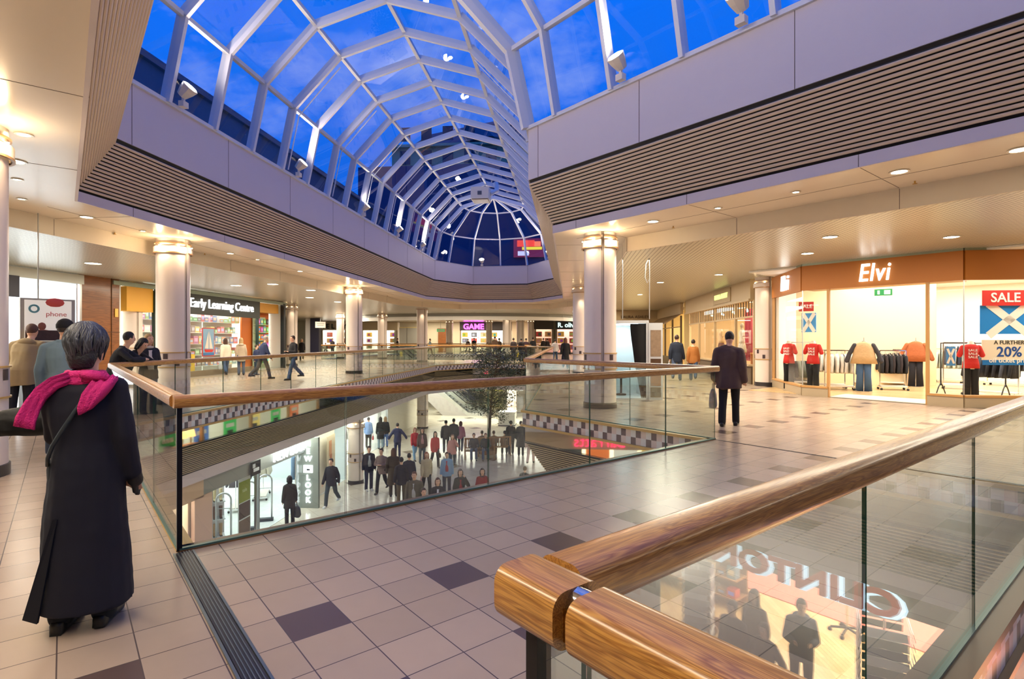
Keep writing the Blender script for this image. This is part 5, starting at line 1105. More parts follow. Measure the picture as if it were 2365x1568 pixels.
mb = MB(); mb.box((0, 0, (ZL + ZLC) / 2), (34, .2, HZ)); q = T(-8, 62); struct(mb, 'wall_back', mat((236, 226, 205), .6), loc=(q.x, q.y, 0), rz=RT)
for k in range(7):
    p = T(-13 + k * 2.3, 61.7, 0); board(p, RT, 1.9, 1.7, ZL + 1.2, [(120, 40, 60), (60, 110, 90), (200, 190, 90), (230, 225, 215), (110, 60, 50), (70, 90, 130), (240, 235, 225)][k], ('first', 'second', 'third', 'fourth', 'fifth', 'sixth', 'seventh')[k] + ' coloured display panel on the distant lower wall past the escalators', items=[('b', 0, .2, 1., .5, (210, 200, 160))], emit=.4)
for t_, nm in ((23.2, 'left'), (23.75, 'right')):
    lp = thing('table_lamp', 'table lamp with glowing orange shade in the lower right shop window, ' + nm + ' of two', 'lamp', T(.85, t_, -3.2), 0)
    mb = MB(); mb.lathe([(.1, 0), (.1, .02), (.03, .05), (.045, .2), (.02, .42)], 14); mb.build('base', M_BRASS, lp); mb = MB(); mb.lathe([(.2, .36), (.13, .66)], 20); mb.build('lamp_shade', mat((255, 190, 110), .6, emit=2.5), lp)
tb = thing('display_table', 'tall cream display table under two glowing lamps in the lower right shop', 'table', T(.85, 23.5, ZL + .01), RT)
mb = MB(); mb.box((0, 0, 1.26), (.6, 1.3, .06)); mb.build('table_top', mat((196, 120, 70), .5), tb)
for x in (-.25, .25):
    for y in (-.58, .58): mb = MB(); mb.box((x, y, .62), (.06, .06, 1.24)); mb.build('leg', mat((196, 120, 70), .5), tb)
# ---------------------------------------------------------------- escalators
def escalator(t_, label, l0=-6.9, l1=-14.7):
    p = T(l0, t_); rz = math.atan2(-n1.y, -n1.x); o = thing('escalator', label, 'escalator', (p.x, p.y, ZL), rz); L = l0 - l1; Hh = -ZL
    def zz_(x): return 0 if x < 1.2 else Hh if x > L - 1.0 else Hh * (x - 1.2) / (L - 2.2)
    for s in (-.62, .62):
        mb = MB(); xs = [i * .25 for i in range(int(L / .25) + 1)]; pts = [(x, s, zz_(x) + .95) for x in xs]
        pts = [(.25, s, .12), (-.1, s, .2), (-.28, s, .5), (-.15, s, .85)] + pts[1:]
        mb.tube(pts, .045, 8); mb.build('handrail_belt', mat((30, 30, 34), .35), o, smooth=True)
        mb = MB()
        for a, b in zip(xs, xs[1:]): mb.face([(a, s, zz_(a) + .2), (b, s, zz_(b) + .2), (b, s, zz_(b) + .92), (a, s, zz_(a) + .92)])
        mb.build('glass_side', GLASS, o)
        mb = MB()
        for a, b in zip(xs, xs[1:]): mb.bar((a, s, zz_(a) + .06), (b, s, zz_(b) + .06), .1, .34)
        mb.build('skirt_panel', mat((206, 206, 200), .3, .5), o)
    mb = MB(); x = .6
    while x < L - .5: mb.box((x, 0, zz_(x) + .04), (.3, 1.1, .1)); x += .3
    mb.build('steps', mat((84, 86, 92), .4, .6), o)
    mb = MB(); vs = [(1.2, -.7, -.0), (L - 1, -.7, Hh - .4), (L - 1, .7, Hh - .4), (1.2, .7, 0), (1.2, -.7, -.02), (L - 1, -.7, Hh - 1.1), (L - 1, .7, Hh - 1.1), (3.2, -.7, -.02), (3.2, .7, -.02), (1.2, .7, -.02)]
    mb.mesh(vs, [(0, 1, 2, 3), (0, 4, 7, 5, 1), (3, 2, 6, 8, 9), (7, 8, 6, 5), (1, 5, 6, 2)]); mb.build('truss_cover', mat((176, 170, 166), .5), o); return o
escalator(44.3, 'nearer escalator rising left from the lower floor'); escalator(47.2, 'farther escalator rising left behind the nearer one')
# ---------------------------------------------------------------- tree, planter, benches
tp = AT(1128, 29.6, ZL); tr = thing('indoor_tree', 'tall slim indoor tree growing from the lower floor up through the atrium void', 'tree', tp)
mbk = mat((92, 74, 58), .85, var=.2, bump=.6, bscale=18)
mb = MB(); mb.tube([(0, 0, 0), (.05, 0, 1.2), (.12, .05, 2.4), (.22, .0, 3.4), (.4, 0, 4.4), (.5, 0, 5.2)], [.09, .075, .06, .05, .035, .015], 8); random.seed(4); tips = []
for k in range(46):
    z = 1.9 + 3.3 * random.random(); a = random.uniform(0, 6.283); b0 = Vector((.05 + .09 * (z - .6), 0, z)); ln = random.uniform(.8, 1.75) * (1 if z > 2.8 else .8); e = b0 + Vector((math.cos(a) * ln, math.sin(a) * ln, random.uniform(.0, .6)))
    m_ = (b0 + e) / 2 + Vector((0, 0, .12)); mb.tube([b0, m_, e], [.025, .016, .006], 5); tips += [m_, e, (m_ + e) / 2, e + Vector((random.uniform(-.2, .2), random.uniform(-.2, .2), .1))]
mb.build('trunk', mbk, tr, smooth=True)
for gi, c in enumerate(((52, 62, 40), (86, 92, 60))):
    mb = MB()
    for k in range(3600):
        q = random.choice(tips); q = q + Vector((random.gauss(0, .2), random.gauss(0, .2), random.gauss(0, .17))); a = random.uniform(0, 6.28); t = random.uniform(-1, 1); ln = random.uniform(.07, .14)
        u = Vector((math.cos(a), math.sin(a), t * .8)).normalized() * ln; v = u.cross(Vector((random.uniform(-1, 1), random.uniform(-1, 1), 1))).normalized() * ln * .28
        mb.face([q, q + u * .5 + v, q + u, q + u * .5 - v])
    fo = mb.build('foliage', mat(c, .45, var=.3, vscale=3), tr); fo['kind'] = 'stuff'
mb = MB(); mb.lathe([(.45, 0), (.48, .4), (.43, .4), (.43, .34), (0, .34)], 24); mb.build('planter_pot', mat((150, 100, 56), .6), tr)
p = G(1172, 981, ZL); pb = thing('white_plinth', 'tall white square plinth standing on the lower floor behind the tree', 'plinth', p, RT); mb = MB(); mb.box((0, 0, .45), (1.15, 1.15, .9)); mb.build('body', mat((244, 242, 232), .5), pb); mb = MB(); mb.box((0, 0, .03), (1.2, 1.2, .06)); mb.build('base_strip', mat((60, 60, 70), .5), pb)
mb = MB(); mb.box((0, 0, .94), (1.25, 1.25, .08)); mb.build('cap_slab', mat((236, 232, 220), .5), pb)
def bench(p, rz, label, L=1.7):
    b = thing('wooden_bench', label, 'bench', p, rz)
    mb = MB()
    for k in range(5): mb.box((0, -.02 + .11 * k - .2, .43), (L, .09, .03))
    mb.build('seat_slats', M_BENCH, b)
    mb = MB()
    for k in range(15): mb.box((-L / 2 + .06 + k * (L - .12) / 14, .27, .72), (.045, .025, .5))
    mb.build('back_slats', M_BENCH, b); mb = MB(); mb.box((0, .27, .98), (L, .05, .08)); mb.build('top_rail', M_BENCH, b); mb = MB(); mb.box((0, .27, .5), (L, .04, .06)); mb.build('lower_rail', M_BENCH, b)
    for s in (-1, 1):
        mb = MB(); mb.box((s * L / 2, -.22, .32), (.07, .07, .64)); mb.build('leg', M_BENCH, b); mb = MB(); mb.box((s * L / 2, .27, .51), (.07, .07, 1.02)); mb.build('leg', M_BENCH, b)
        mb = MB(); mb.box((s * L / 2, .02, .66), (.08, .56, .04)); mb.build('armrest', M_BENCH, b)
    return b
BP1 = AT(1108, 28.3, ZL); bench(BP1, face(BP1), 'slatted wooden bench facing the camera with two people seated', 1.5)
BP2 = AT(1140, 29.0, ZL); bench((BP2[0], BP2[1] + .2, ZL), face(BP2) + math.pi + .15, 'slatted wooden bench seen from behind by the tree trunk', 1.7)
# cashpoint queue posts with green balloons, lower floor across the near right void
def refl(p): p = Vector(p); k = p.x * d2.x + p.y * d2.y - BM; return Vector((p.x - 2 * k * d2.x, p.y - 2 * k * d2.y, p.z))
bl = mat((70, 200, 90), .25, var=.05)
for k, (a, b) in enumerate(((3.6, -6.6), (4.3, -7.6), (2.9, -8.2))):
    p = D(a, b, ZL); st = thing('queue_post', ('first', 'second', 'third')[k] + ' grey queue post with a green balloon near the gift shop', 'queue post', p); mb = MB(); mb.lathe([(.17, 0), (.17, .03), (.03, .05), (.03, 1.0), (.04, 1.02)], 14); mb.build('post', mat((90, 92, 96), .4, .5), st); mb = MB(); mb.ball((.05, 0, 1.2), (.14, .14, .17), 12, 9); mb.build('balloon', bl, st, smooth=True)
# ================================================================ people
SK = [(226, 178, 150), (214, 164, 134), (198, 150, 122)]
JUNK = []; FUSE = bpy.data.objects.new('workpiece', bpy.data.meshes.new('tmp')); _m = FUSE.modifiers.new('r', 'REMESH'); _m.mode = 'VOXEL'; _m.use_smooth_shade = True; FUSE.modifiers.new('s', 'SMOOTH').factor = .5
def fuse(mb, name, m, parent, vox, it=3, disp=None, fold=0.):
    me0 = bpy.data.meshes.new('tmp'); me0.from_pydata(mb.v, [], mb.f); me0.materials.append(m); JUNK.append(me0)
    o = FUSE; o.data = me0; o.modifiers[0].voxel_size = vox; o.modifiers[1].iterations = it; me = baked(o)
    if disp or fold:
        nv = len(me.vertices); co_ = [0.] * (nv * 3); no_ = [0.] * (nv * 3); me.vertices.foreach_get('co', co_); me.vertices.foreach_get('normal', no_); hs = len(name)
        for i in range(nv):
            x, y, z = co_[3 * i:3 * i + 3]; k = fold * noise.noise(Vector((x * 6 + hs, y * 6, z * 2.4))) + (disp or 0) * noise.noise(Vector((x * 16, y * 16, z * 16)))
            co_[3 * i] += no_[3 * i] * k; co_[3 * i + 1] += no_[3 * i + 1] * k; co_[3 * i + 2] += no_[3 * i + 2] * k
        me.vertices.foreach_set('co', co_); me.update()
    me.polygons.foreach_set('use_smooth', [True] * len(me.polygons)); q = bpy.data.objects.new(name, me); col.objects.link(q); q.parent = parent; return q
def person(p, rz, label, h=1.72, top=(40, 40, 44), legs=(40, 48, 66), hair=(50, 36, 28), style='short', coat=.46, pose='stand', skin=0, vox=None, puff=1., bag=None, female=False, hat=None, shoes=(30, 26, 26), under=None, lean=0., headyaw=0., headpitch=0., arms='down', wide=1., group=None, hood=False, skirt=None, gap=0., scarf=None, flare=None):
    o = thing('person', label, 'person', p, rz, group); S = h / 1.72; Y = Vector((p[0], p[1])).length; v = vox or min(.028, max(.012, Y * .0009)); v2 = v / S
    # skeleton in metres for 1.72 m, facing -y
    hipz, kz, az = .90, .49, .08; shz = 1.42; W = .168 if not female else .148; W *= wide
    sw = {'stand': (.04, -.04), 'walk': (.36, -.34), 'walk2': (-.34, .36), 'step': (.2, -.16)}.get(pose, (0, 0)); sit = pose == 'sit'
    J = {}
    for i, s in enumerate((-1, 1)):
        hx = s * .095
        if sit: hip = Vector((hx, 0, .50)); kn = Vector((hx * 1.3, -.42, .50)); an = Vector((hx * 1.3, -.42 + s * .05, .08))
        else:
            a = sw[i]; hip = Vector((hx, 0, hipz)); kn = hip + Vector((s * (.01 + gap), -math.sin(a), -math.cos(a))) * .42; b = a - (.12 if a > 0 else .45 if abs(a) > .2 else .02); an = kn + Vector((s * gap, -math.sin(b), -math.cos(b))) * .41
        J[s] = (hip, kn, an)
    zmin = min(J[s][2].z for s in (-1, 1)); dz = az - zmin if not sit else 0
    for s in J: J[s] = tuple(q + Vector((0, 0, dz)) for q in J[s])
    base = .50 if sit else hipz + dz; tl = shz - hipz
    def sp(u): return Vector((0, -math.sin(lean) * tl * u * (.6 + .4 * u), base + tl * u * math.cos(lean)))   # up the spine
    neck = sp(1.0); up = Vector((0, -math.sin(lean * 1.1), math.cos(lean * 1.1)))
    hc = neck + up * .19 + Vector((0, -.03, 0)); hy = headyaw; hp = headpitch + lean * .6
    HM = Matrix.Translation(hc) @ Matrix.Rotation(hy, 4, 'Z') @ Matrix.Rotation(-hp if False else hp, 4, 'X')
    sh = {}; el = {}; wr = {}
    for s in (-1, 1):
        q = neck + Vector((s * W, .01, -.06)); sh[s] = q
        if arms == 'down': e = q + Vector((s * .055, .02 + (.08 * s if 'walk' in pose else 0), -.275)); w_ = e + Vector((s * .015, -.06 + (.06 * s if 'walk' in pose else 0), -.24))
        elif arms == 'front': e = q + Vector((s * .06, -.02, -.28)); w_ = e + Vector((-s * .10, -.22, .03))
        elif arms == 'crossed': e = q + Vector((s * .08, -.06, -.26)); w_ = e + Vector((-s * .24, -.14, .02))
        elif arms == 'rail': e = q + Vector((s * .10, -.20, -.16)); w_ = e + Vector((-s * .20, -.14, -.0))
        elif arms == 'phone' and s == 1: e = q + Vector((.12, -.14, -.2)); w_ = q + Vector((-.02, -.2, .1))
        elif arms == 'phone': e = q + Vector((s * .07, .0, -.275)); w_ = e + Vector((0, -.1, -.22))
        elif arms == 'lap': e = q + Vector((s * .06, -.06, -.27)); w_ = e + Vector((-s * .05, -.24, -.05))
        elif arms == 'hero' and s == 1: e = q + Vector((.02, -.06, -.28)); w_ = e + Vector((-.08, -.22, -.02))
        elif arms == 'hero': e = q + Vector((s * .055, .02, -.275)); w_ = e + Vector((s * .015, -.06, -.24))
        elif arms == 'out': e = q + Vector((s * .16, .0, -.23)); w_ = e + Vector((s * .12, -.06, -.2))
        el[s] = e; wr[s] = w_
    # body: one continuous surface
    mb = MB(); mb.ball((0, 0, 0), (.073, .092, .112), 16, 12, HM); mb.ball((0, -.022, -.055), (.055, .066, .065), 12, 8, HM); mb.ball((0, -.094, -.012), (.013, .02, .026), 8, 6, HM)
    for s in (-1, 1): mb.ball((s * .075, .005, -.005), (.012, .02, .03), 8, 6, HM)
    mb.cap(neck + Vector((0, .0, -.05)), hc + Vector((0, .012, -.08)), .058, .052, 10)
    mb.loft([(sp(u).x, sp(u).y, sp(u).z, rx, ry) for u, rx, ry in ((-.08, .12, .09), (0., .15, .105), (.35, .125, .085), (.7, .155, .10), (.9, .165, .085), (1.02, .07, .06))], 14)
    for s in (-1, 1):
        hip, kn, an = J[s]; mb.cap(hip, kn, .078, .054); mb.cap(kn, an, .052, .036); mb.cap(an + Vector((0, .03, -.035)), an + Vector((s * .01, -.14, -.05)), .036, .028)
        mb.cap(neck + Vector((s * .05, 0, -.03)), sh[s], .05, .05); mb.cap(sh[s], el[s], .045, .036); mb.cap(el[s], wr[s], .036, .024)
        d = (wr[s] - el[s]).normalized(); hd = wr[s] + d * .045; mb.cap(wr[s], hd, .022, .03, 8); sd = d.cross(Vector((0, 1, 0))); sd = sd.normalized() if sd.length > .1 else Vector((1, 0, 0))
        if Y < 13 or vox:
            for k in range(4): q = hd + sd * (k - 1.5) * .019; mb.cap(q, q + d * (.062, .075, .07, .052)[k] + Vector((0, -.012, 0)), .0095, .008, 6)
            mb.cap(hd - d * .02 - sd * s * .025, hd + d * .03 - sd * s * .05 + Vector((0, -.01, 0)), .011, .009, 6)
        else: mb.cap(hd, hd + d * .07, .028, .016, 8)
    fuse(mb, 'body', mat(SK[skin], .55), o, v2 if Y > 13 else min(v2, .012), 2)
    # eyes and mouth for those who face us
    mb = MB()
    for s in (-1, 1): mb.ball((s * .030, -.083, .012), (.011, .009, .008), 8, 5, HM)
    mb.build('eyes', mat((36, 28, 26), .3), o); mb = MB(); mb.ball((0, -.088, -.058), (.022, .008, .006), 8, 5, HM); mb.build('lips', mat((170, 96, 90), .5), o)
    # hair
    mb = MB(); mb.ball((0, .018, .028), (.085, .098, .104) if style != 'full' else (.098, .112, .116), 16, 12, HM)
    if style == 'full': mb.loft([(0, .05, -.135, .06, .04), (0, .05, -.08, .085, .06), (0, .03, 0, .095, .09)], 12, HM)
    if style in ('long', 'bob'):
        L = {'long': .34, 'bob': .16}[style]
        mb.loft([(0, .05, -L, .075, .035), (0, .055, -L * .5, .09, .05), (0, .04, 0, .088, .07), (0, .02, .05, .08, .07)], 12, HM)
        for s in (-1, 1): mb.cap(HM @ Vector((s * .075, -.005, .03)), HM @ Vector((s * .078, -.0, -L * .6)), .026, .022, 8)
    if style == 'bald': mb = MB(); mb.ball((0, .04, -.01), (.08, .07, .07), 12, 8, HM)
    hm = fuse(mb, 'hair', mat(hair, .6, var=.35, vscale=40, bump=.6, bscale=60), o, min(v2, .016), 1, disp=.004)
    # clip hair from the face: push vertices in front backwards into the head
    inv = HM.inverted()
    for vt in hm.data.vertices:
        q = inv @ vt.co
        if q.y < -.035 and q.z < .062: q.y = -.035 + (q.y + .035) * .2; q.x *= .9 if abs(q.x) < .06 else 1; vt.co = HM @ q
        elif style in ('short', 'bald') and q.z < -.05: q.x *= .8; q.y = q.y * .8; vt.co = HM @ q
    if hat: mb = MB(); mb.loft([(0, .01, -.0, .092, .108), (0, .01, .05, .094, .11), (0, .012, .1, .07, .085), (0, .012, .128, .03, .04)], 18, HM); fuse(mb, 'woollen_hat', mat(hat, .9), o, .012, 1)
    # trousers or skirt
    mb = MB(); mb.loft([(sp(u).x, sp(u).y, sp(u).z, rx, ry) for u, rx, ry in ((-.1, .14, .105), (0., .165, .12), (.12, .155, .11))], 14)
    for s in (-1, 1): hip, kn, an = J[s]; mb.cap(hip, kn, .095, .075); mb.cap(kn, an + Vector((0, .01, .0)), .072, .068)
    if skirt: z1 = J[1][1].z - .1; mb = MB(); mb.loft([(0, 0, z1, .24, .2), (0, 0, z1 + .2, .2, .17), (0, 0, base + .1, .15, .11)], 16)
    fuse(mb, 'trousers' if not skirt else 'skirt', mat(skirt or legs, .85, var=.1), o, v2, 2, fold=.008)
    for s in (-1, 1): an = J[s][2]; mb = MB(); mb.cap(an + Vector((0, .045, -.035)), an + Vector((s * .012, -.15, -.045)), .045, .038, 10); mb.box(tuple(an + Vector((0, -.05, -.07))), (.08, .27, .02)); fuse(mb, 'shoe', mat(shoes, .4), o, .014, 1)
    # jacket
    mb = MB(); c = -coat / tl + .0 if False else None; k = .015 * puff; z0 = -coat * .5
    hem = base - (coat - .30) * .95
    if sit: hem = max(hem, .48)
    mb.loft([(0, sp(0).y, hem, .172 + k + (flare if flare is not None else .06 if coat > .7 else 0), .13 + k + (flare if flare is not None else .05 if coat > .7 else 0)), (0, sp(0).y, max(base + .02, hem + .05), .168 + k, .125 + k)] + [(sp(u).x, sp(u).y, sp(u).z, rx + k, ry + k) for u, rx, ry in ((.3, .148, .108), (.65, .168, .118), (.88, .150 * wide, .1), (1.0, .09, .07))], 18)
    for s in (-1, 1): mb.cap(neck + Vector((s * .05, 0, -.03)), sh[s], .055 + k, .052 + k); mb.cap(sh[s], el[s], .053 + k, .046 + k); mb.cap(el[s], wr[s] - (wr[s] - el[s]).normalized() * .01, .046 + k, .036 + k)
    mb.loft([(neck.x, neck.y + .0, neck.z - .03, .085, .08), (neck.x, neck.y - .005, neck.z + .045, .072, .07)], 14)
    fuse(mb, 'jacket', mat(top, .85, var=.1, vscale=7), o, v2, 2, fold=.014 * puff, disp=.003)
    if hood: mb = MB(); mb.ball((neck.x, neck.y + .07, neck.z - .01), (.14, .09, .07), 14, 8); fuse(mb, 'hood', mat(top, .9), o, v2, 2, fold=.012)
    if under: mb = MB(); mb.loft([(0, sp(.1).y - .03, base + .06, .10, .13), (0, sp(.5).y - .035, sp(.5).z, .095, .118), (0, sp(.92).y - .03, sp(.92).z, .06, .095)], 12); mb.build('shirt_front', mat(under, .8), o, smooth=True)
    if scarf: mb = MB(); mb.lathe([(.085, -.03), (.105, 0), (.085, .04), (.07, .0)], 16, c=tuple(neck + Vector((0, 0, .02)))); fuse(mb, 'scarf', mat(scarf, .9), o, .014, 1)
    if S != 1: o.scale = (S, S, S)
    if bag:
        kind, bc, side, lb = bag; M = Matrix.Translation(Vector(p)) @ Matrix.Rotation(rz, 4, 'Z') @ Matrix.Scale(S, 4); hd = M @ (wr[side] + Vector((side * .03, 0, -.06)))
        sz = {'carrier': (.30, .12, .36), 'hand': (.30, .12, .22), 'case': (.5, .2, .36), 'small': (.2, .09, .24)}[kind]; b = thing('shopping_bag' if kind in ('carrier', 'small') else 'handbag' if kind == 'hand' else 'suitcase', lb, 'bag', (hd.x, hd.y, hd.z - sz[2] - .12), rz + math.pi / 2)
        mb = MB(); mb.loft([(0, 0, 0, sz[0] * .42, sz[1] * .5), (0, 0, .05, sz[0] * .5, sz[1] * .62), (0, 0, sz[2] * .7, sz[0] * .5, sz[1] * .5), (0, 0, sz[2], sz[0] * .45, sz[1] * .2)], 10); mb.build('bag_body', mat(bc, .5, var=.15), b, smooth=True)
        mb = MB(); mb.tube([(-.07, 0, sz[2] - .02), (-.05, 0, sz[2] + .1), (.05, 0, sz[2] + .1), (.07, 0, sz[2] - .02)], .007, 5); mb.build('bag_handle', mat(bc, .6), b)
    return o
def pf(px, fy, z=0.): return G(px, fy, z)
def ph(px, hy, h, z=ZL): # stands so that the crown meets this sight line
    Y = (z + h - H) * 1277 / (784 - hy); return AT(px, Y, z)
def fc(p, d): return face(p, math.radians(d))      # 0 = facing the camera, 180 = back to us
NV = (24, 28, 44); BKC = (22, 22, 24); JN = (52, 74, 108)
# ---- the woman in the foreground
hp = AT(200, 3.12, 0); hz = fc(hp, 157)
hero = person(hp, hz, 'grey-haired woman in long dark navy coat and pink scarf, seen from behind', 1.665, top=(14, 16, 34), legs=(18, 26, 36), hair=(40, 42, 47), style='full', coat=1.13, vox=.011, puff=1.2, female=True, headyaw=-.35, shoes=(20, 22, 24), flare=.05, arms='hero', wide=1.04)
def ribbon(pts, ws, th=.022):
    pts = [Vector(p) for p in pts]; ws = [Vector(w) for w in ws]; vs = []; fs = []; n = len(pts)
    for i, (p, w_) in enumerate(zip(pts, ws)):
        d = (pts[min(i + 1, n - 1)] - pts[max(i - 1, 0)]).normalized(); nn = d.cross(w_).normalized() * th / 2
        m = 7
        for j in range(m): u = j / (m - 1) - .5; vs.append(p + w_ * 2 * u + nn + nn.normalized() * .010 * math.cos(u * 16 + i))
        for j in range(m - 1, -1, -1): u = j / (m - 1) - .5; vs.append(p + w_ * 2 * u - nn + nn.normalized() * .010 * math.cos(u * 16 + i))
    k = 14
    for i in range(n - 1):
        for j in range(k): fs.append((i * k + j, i * k + (j + 1) % k, (i + 1) * k + (j + 1) % k, (i + 1) * k + j))
    fs.append(tuple(range(k - 1, -1, -1))); fs.append(tuple((n - 1) * k + j for j in range(k))); return vs, fs
# locks of hair falling from the crown
_hc = Vector((0, 0, 1.42)) + Vector((0, 0, .19)) + Vector((0, -.03, 0)); _HM = Matrix.Translation(_hc) @ Matrix.Rotation(-.35, 4, 'Z'); random.seed(11)
for _c in ((58, 60, 66), (92, 96, 104)):
    mb = MB()
    for k in range(300 if _c[0] < 80 else 120):
        a = random.uniform(-.55, math.pi + .55); u0 = random.uniform(.05, 1.5); ln = random.uniform(.6, 1.0); pts = []; rs = []
        for j in range(6):
            t = u0 + ln * j / 5; aa = a + .12 * math.sin(3 * t + k); r = 1.03 + .012 * math.sin(7 * t + k); z = .028 + .116 * r * math.cos(t)
            w_ = math.sin(t) if t < 1.57 else 1 - .30 * (t - 1.57); z = z if t < 1.57 else .028 - .125 * (t - 1.57)
            pts.append(_HM @ Vector((.098 * r * w_ * math.cos(aa), .018 + .112 * r * w_ * math.sin(aa), z))); rs.append(.0065 * (1 - .75 * abs(j / 5 - .35)))
        mb.tube(pts, rs, 5)
    mb.build('hair_locks', mat(_c, .45, spec=.6), hero, smooth=True)
M_PINK = mat((206, 34, 120), .85, var=.12, vscale=20, bump=.5, bscale=90)
mb = MB(); mb.lathe([(.075, 1.40), (.10, 1.395), (.110, 1.415), (.092, 1.435), (.105, 1.45), (.095, 1.475), (.075, 1.47), (.07, 1.42)], 28, c=(0, .0, 0)); fuse(mb, 'scarf_collar', M_PINK, hero, .010, 2, disp=.004, fold=.008)
# local axes: x right when facing -y is the person's left, so -x is her right
vs, fs = ribbon([(.04, .09, 1.44), (.11, .10, 1.41), (.17, .105, 1.355), (.205, .125, 1.285), (.225, .145, 1.215), (.23, .15, 1.17)], [(.01, .01, .03), (.015, .0, .032), (.022, .0, .032), (.032, .01, .026), (.042, .01, .018), (.045, .01, .014)], .03)
mb = MB(); mb.mesh(vs, fs); mb.build('scarf_tail', M_PINK, hero, smooth=True)
vs, fs = ribbon([(-.02, .09, 1.43), (-.08, .09, 1.43), (-.13, .06, 1.425), (-.165, .0, 1.40)], [(0, .03, .04), (0, .04, .03), (0, .05, .02), (0, .05, .0)], .035)
mb = MB(); mb.mesh(vs, fs); mb.build('scarf_fold', M_PINK, hero, smooth=True)
vs, fs = ribbon([(-.14, .05, 1.435), (-.12, .115, 1.39), (-.09, .14, 1.335), (-.065, .148, 1.28), (-.06, .15, 1.25)], [(.04, 0, .01), (.045, 0, .012), (.045, 0, .01), (.04, 0, -.01), (.032, 0, -.02)], .04)
mb = MB(); mb.mesh(vs, fs); mb.build('scarf_tail', M_PINK, hero, smooth=True)
mb = MB(); mb.tube([(-.10, .09, 1.42), (-.06, .14, 1.34), (.0, .150, 1.24), (.06, .146, 1.14), (.11, .128, 1.06), (.145, .10, .99), (.165, .06, .94)], .011, 6); mb.build('bag_strap', mat((46, 56, 62), .6), hero, smooth=True)
mb = MB(); mb.mesh([(.07, .168, .66), (.16, .175, .10), (.24, .15, .12), (.09, .172, .66), (.07, .15, .66), (.16, .155, .10), (.24, .13, .12)], [(0, 1, 2, 3), (0, 4, 5, 1), (1, 5, 6, 2), (3, 2, 6, 4)]); mb.build('coat_vent', mat((14, 16, 28), .9), hero)
# black gloves with fingers on her right hand
wq = Vector((-.169 - .07 - .015, -.03, .86)); 
_w = Vector((-.232, -.03, .86)); _d = Vector((-.015, -.06, -.24)).normalized(); hd = _w + _d * .05
mb = MB(); mb.cap(_w - _d * .05, hd, .034, .042, 12)
for k in range(4): q = hd + Vector((0, (k - 1.5) * .021, 0)) + _d * .02; mb.cap(q, q + _d * (.06, .078, .072, .055)[k] + Vector((.008, -.012, 0)), .0145, .012, 8)
mb.cap(hd + Vector((.008, -.035, .01)), hd + Vector((.014, -.068, -.04)), .015, .012, 8); fuse(mb, 'glove', mat((15, 15, 19), .6), hero, .007, 1)
bg_ = thing('handbag', 'slouchy black leather bag sticking out at the left of the navy coat', 'bag', AT(46, 3.3, 1.03), .35)
mb = MB(); mb.loft([(0, 0, 0, .15, .05), (-.0, 0, .03, .2, .075), (0, 0, .10, .19, .07), (.03, 0, .15, .13, .04), (.06, 0, .18, .08, .02)], 14); mb.ball((-.17, 0, .12), (.05, .03, .035), 10, 6); fuse(mb, 'bag_body', mat((11, 11, 12), .6, spec=.3, bump=.4, bscale=12), bg_, .012, 2, fold=.02, disp=.004)
mb = MB(); mb.ball((-.13, -.055, .12), .009, 8, 6); mb.build('press_stud', M_CHROME, bg_); mb = MB(); mb.tube([(.05, 0, .16), (.12, 0, .2), (.2, 0, .16)], .012, 6); mb.build('bag_handle', mat((22, 22, 24), .5), bg_)
# ---- group on the left walkway
P_ = person
tm = P_(AT(48, 10.3, 0), fc(AT(48, 10), 150), 'man bending forward in tan hooded parka at the phone kiosk', 1.93, top=(158, 138, 104), legs=(24, 26, 38), hair=(90, 60, 50), hood=True, coat=.55, lean=.38, arms='front', puff=2.2, wide=1.12, gap=.02)
P_(AT(146, 7.6, 0), fc(AT(146, 7.6), 160), 'man in pale blue denim jacket and black knitted beanie facing away', 1.86, top=(104, 126, 140), legs=(50, 60, 80), hair=(50, 40, 36), hat=(20, 20, 24), puff=1.2, skin=1, lean=.05, wide=1.1)
bq = T(-8.66, 9.72); P_((bq.x, bq.y, 0), RT + math.pi / 2 + .5, 'dark-haired boy in dark jacket leaning at the corner of the railing', 1.76, top=(26, 28, 36), legs=JN, hair=(30, 24, 24), lean=.30, arms='rail', headyaw=.5, puff=.9)
rp = T(-8.98, 10.3); P_((rp.x, rp.y, 0), RT + math.pi / 2 + .1, 'dark-haired woman in black leaning on the railing with folded arms', 1.72, top=(20, 20, 26), legs=(44, 64, 96), hair=(24, 20, 20), style='bob', lean=.55, arms='rail', female=True, headpitch=.25, puff=.7)
P_(AT(343, 11.9, 0), fc(AT(343, 11.9), 20), 'blonde woman in cream scarf standing behind the leaning woman', 1.70, top=(36, 36, 44), legs=JN, hair=(186, 150, 96), style='long', female=True, under=(226, 214, 200), scarf=(220, 208, 190), headyaw=.2, arms='front')
q = T(-10.2, 22); 
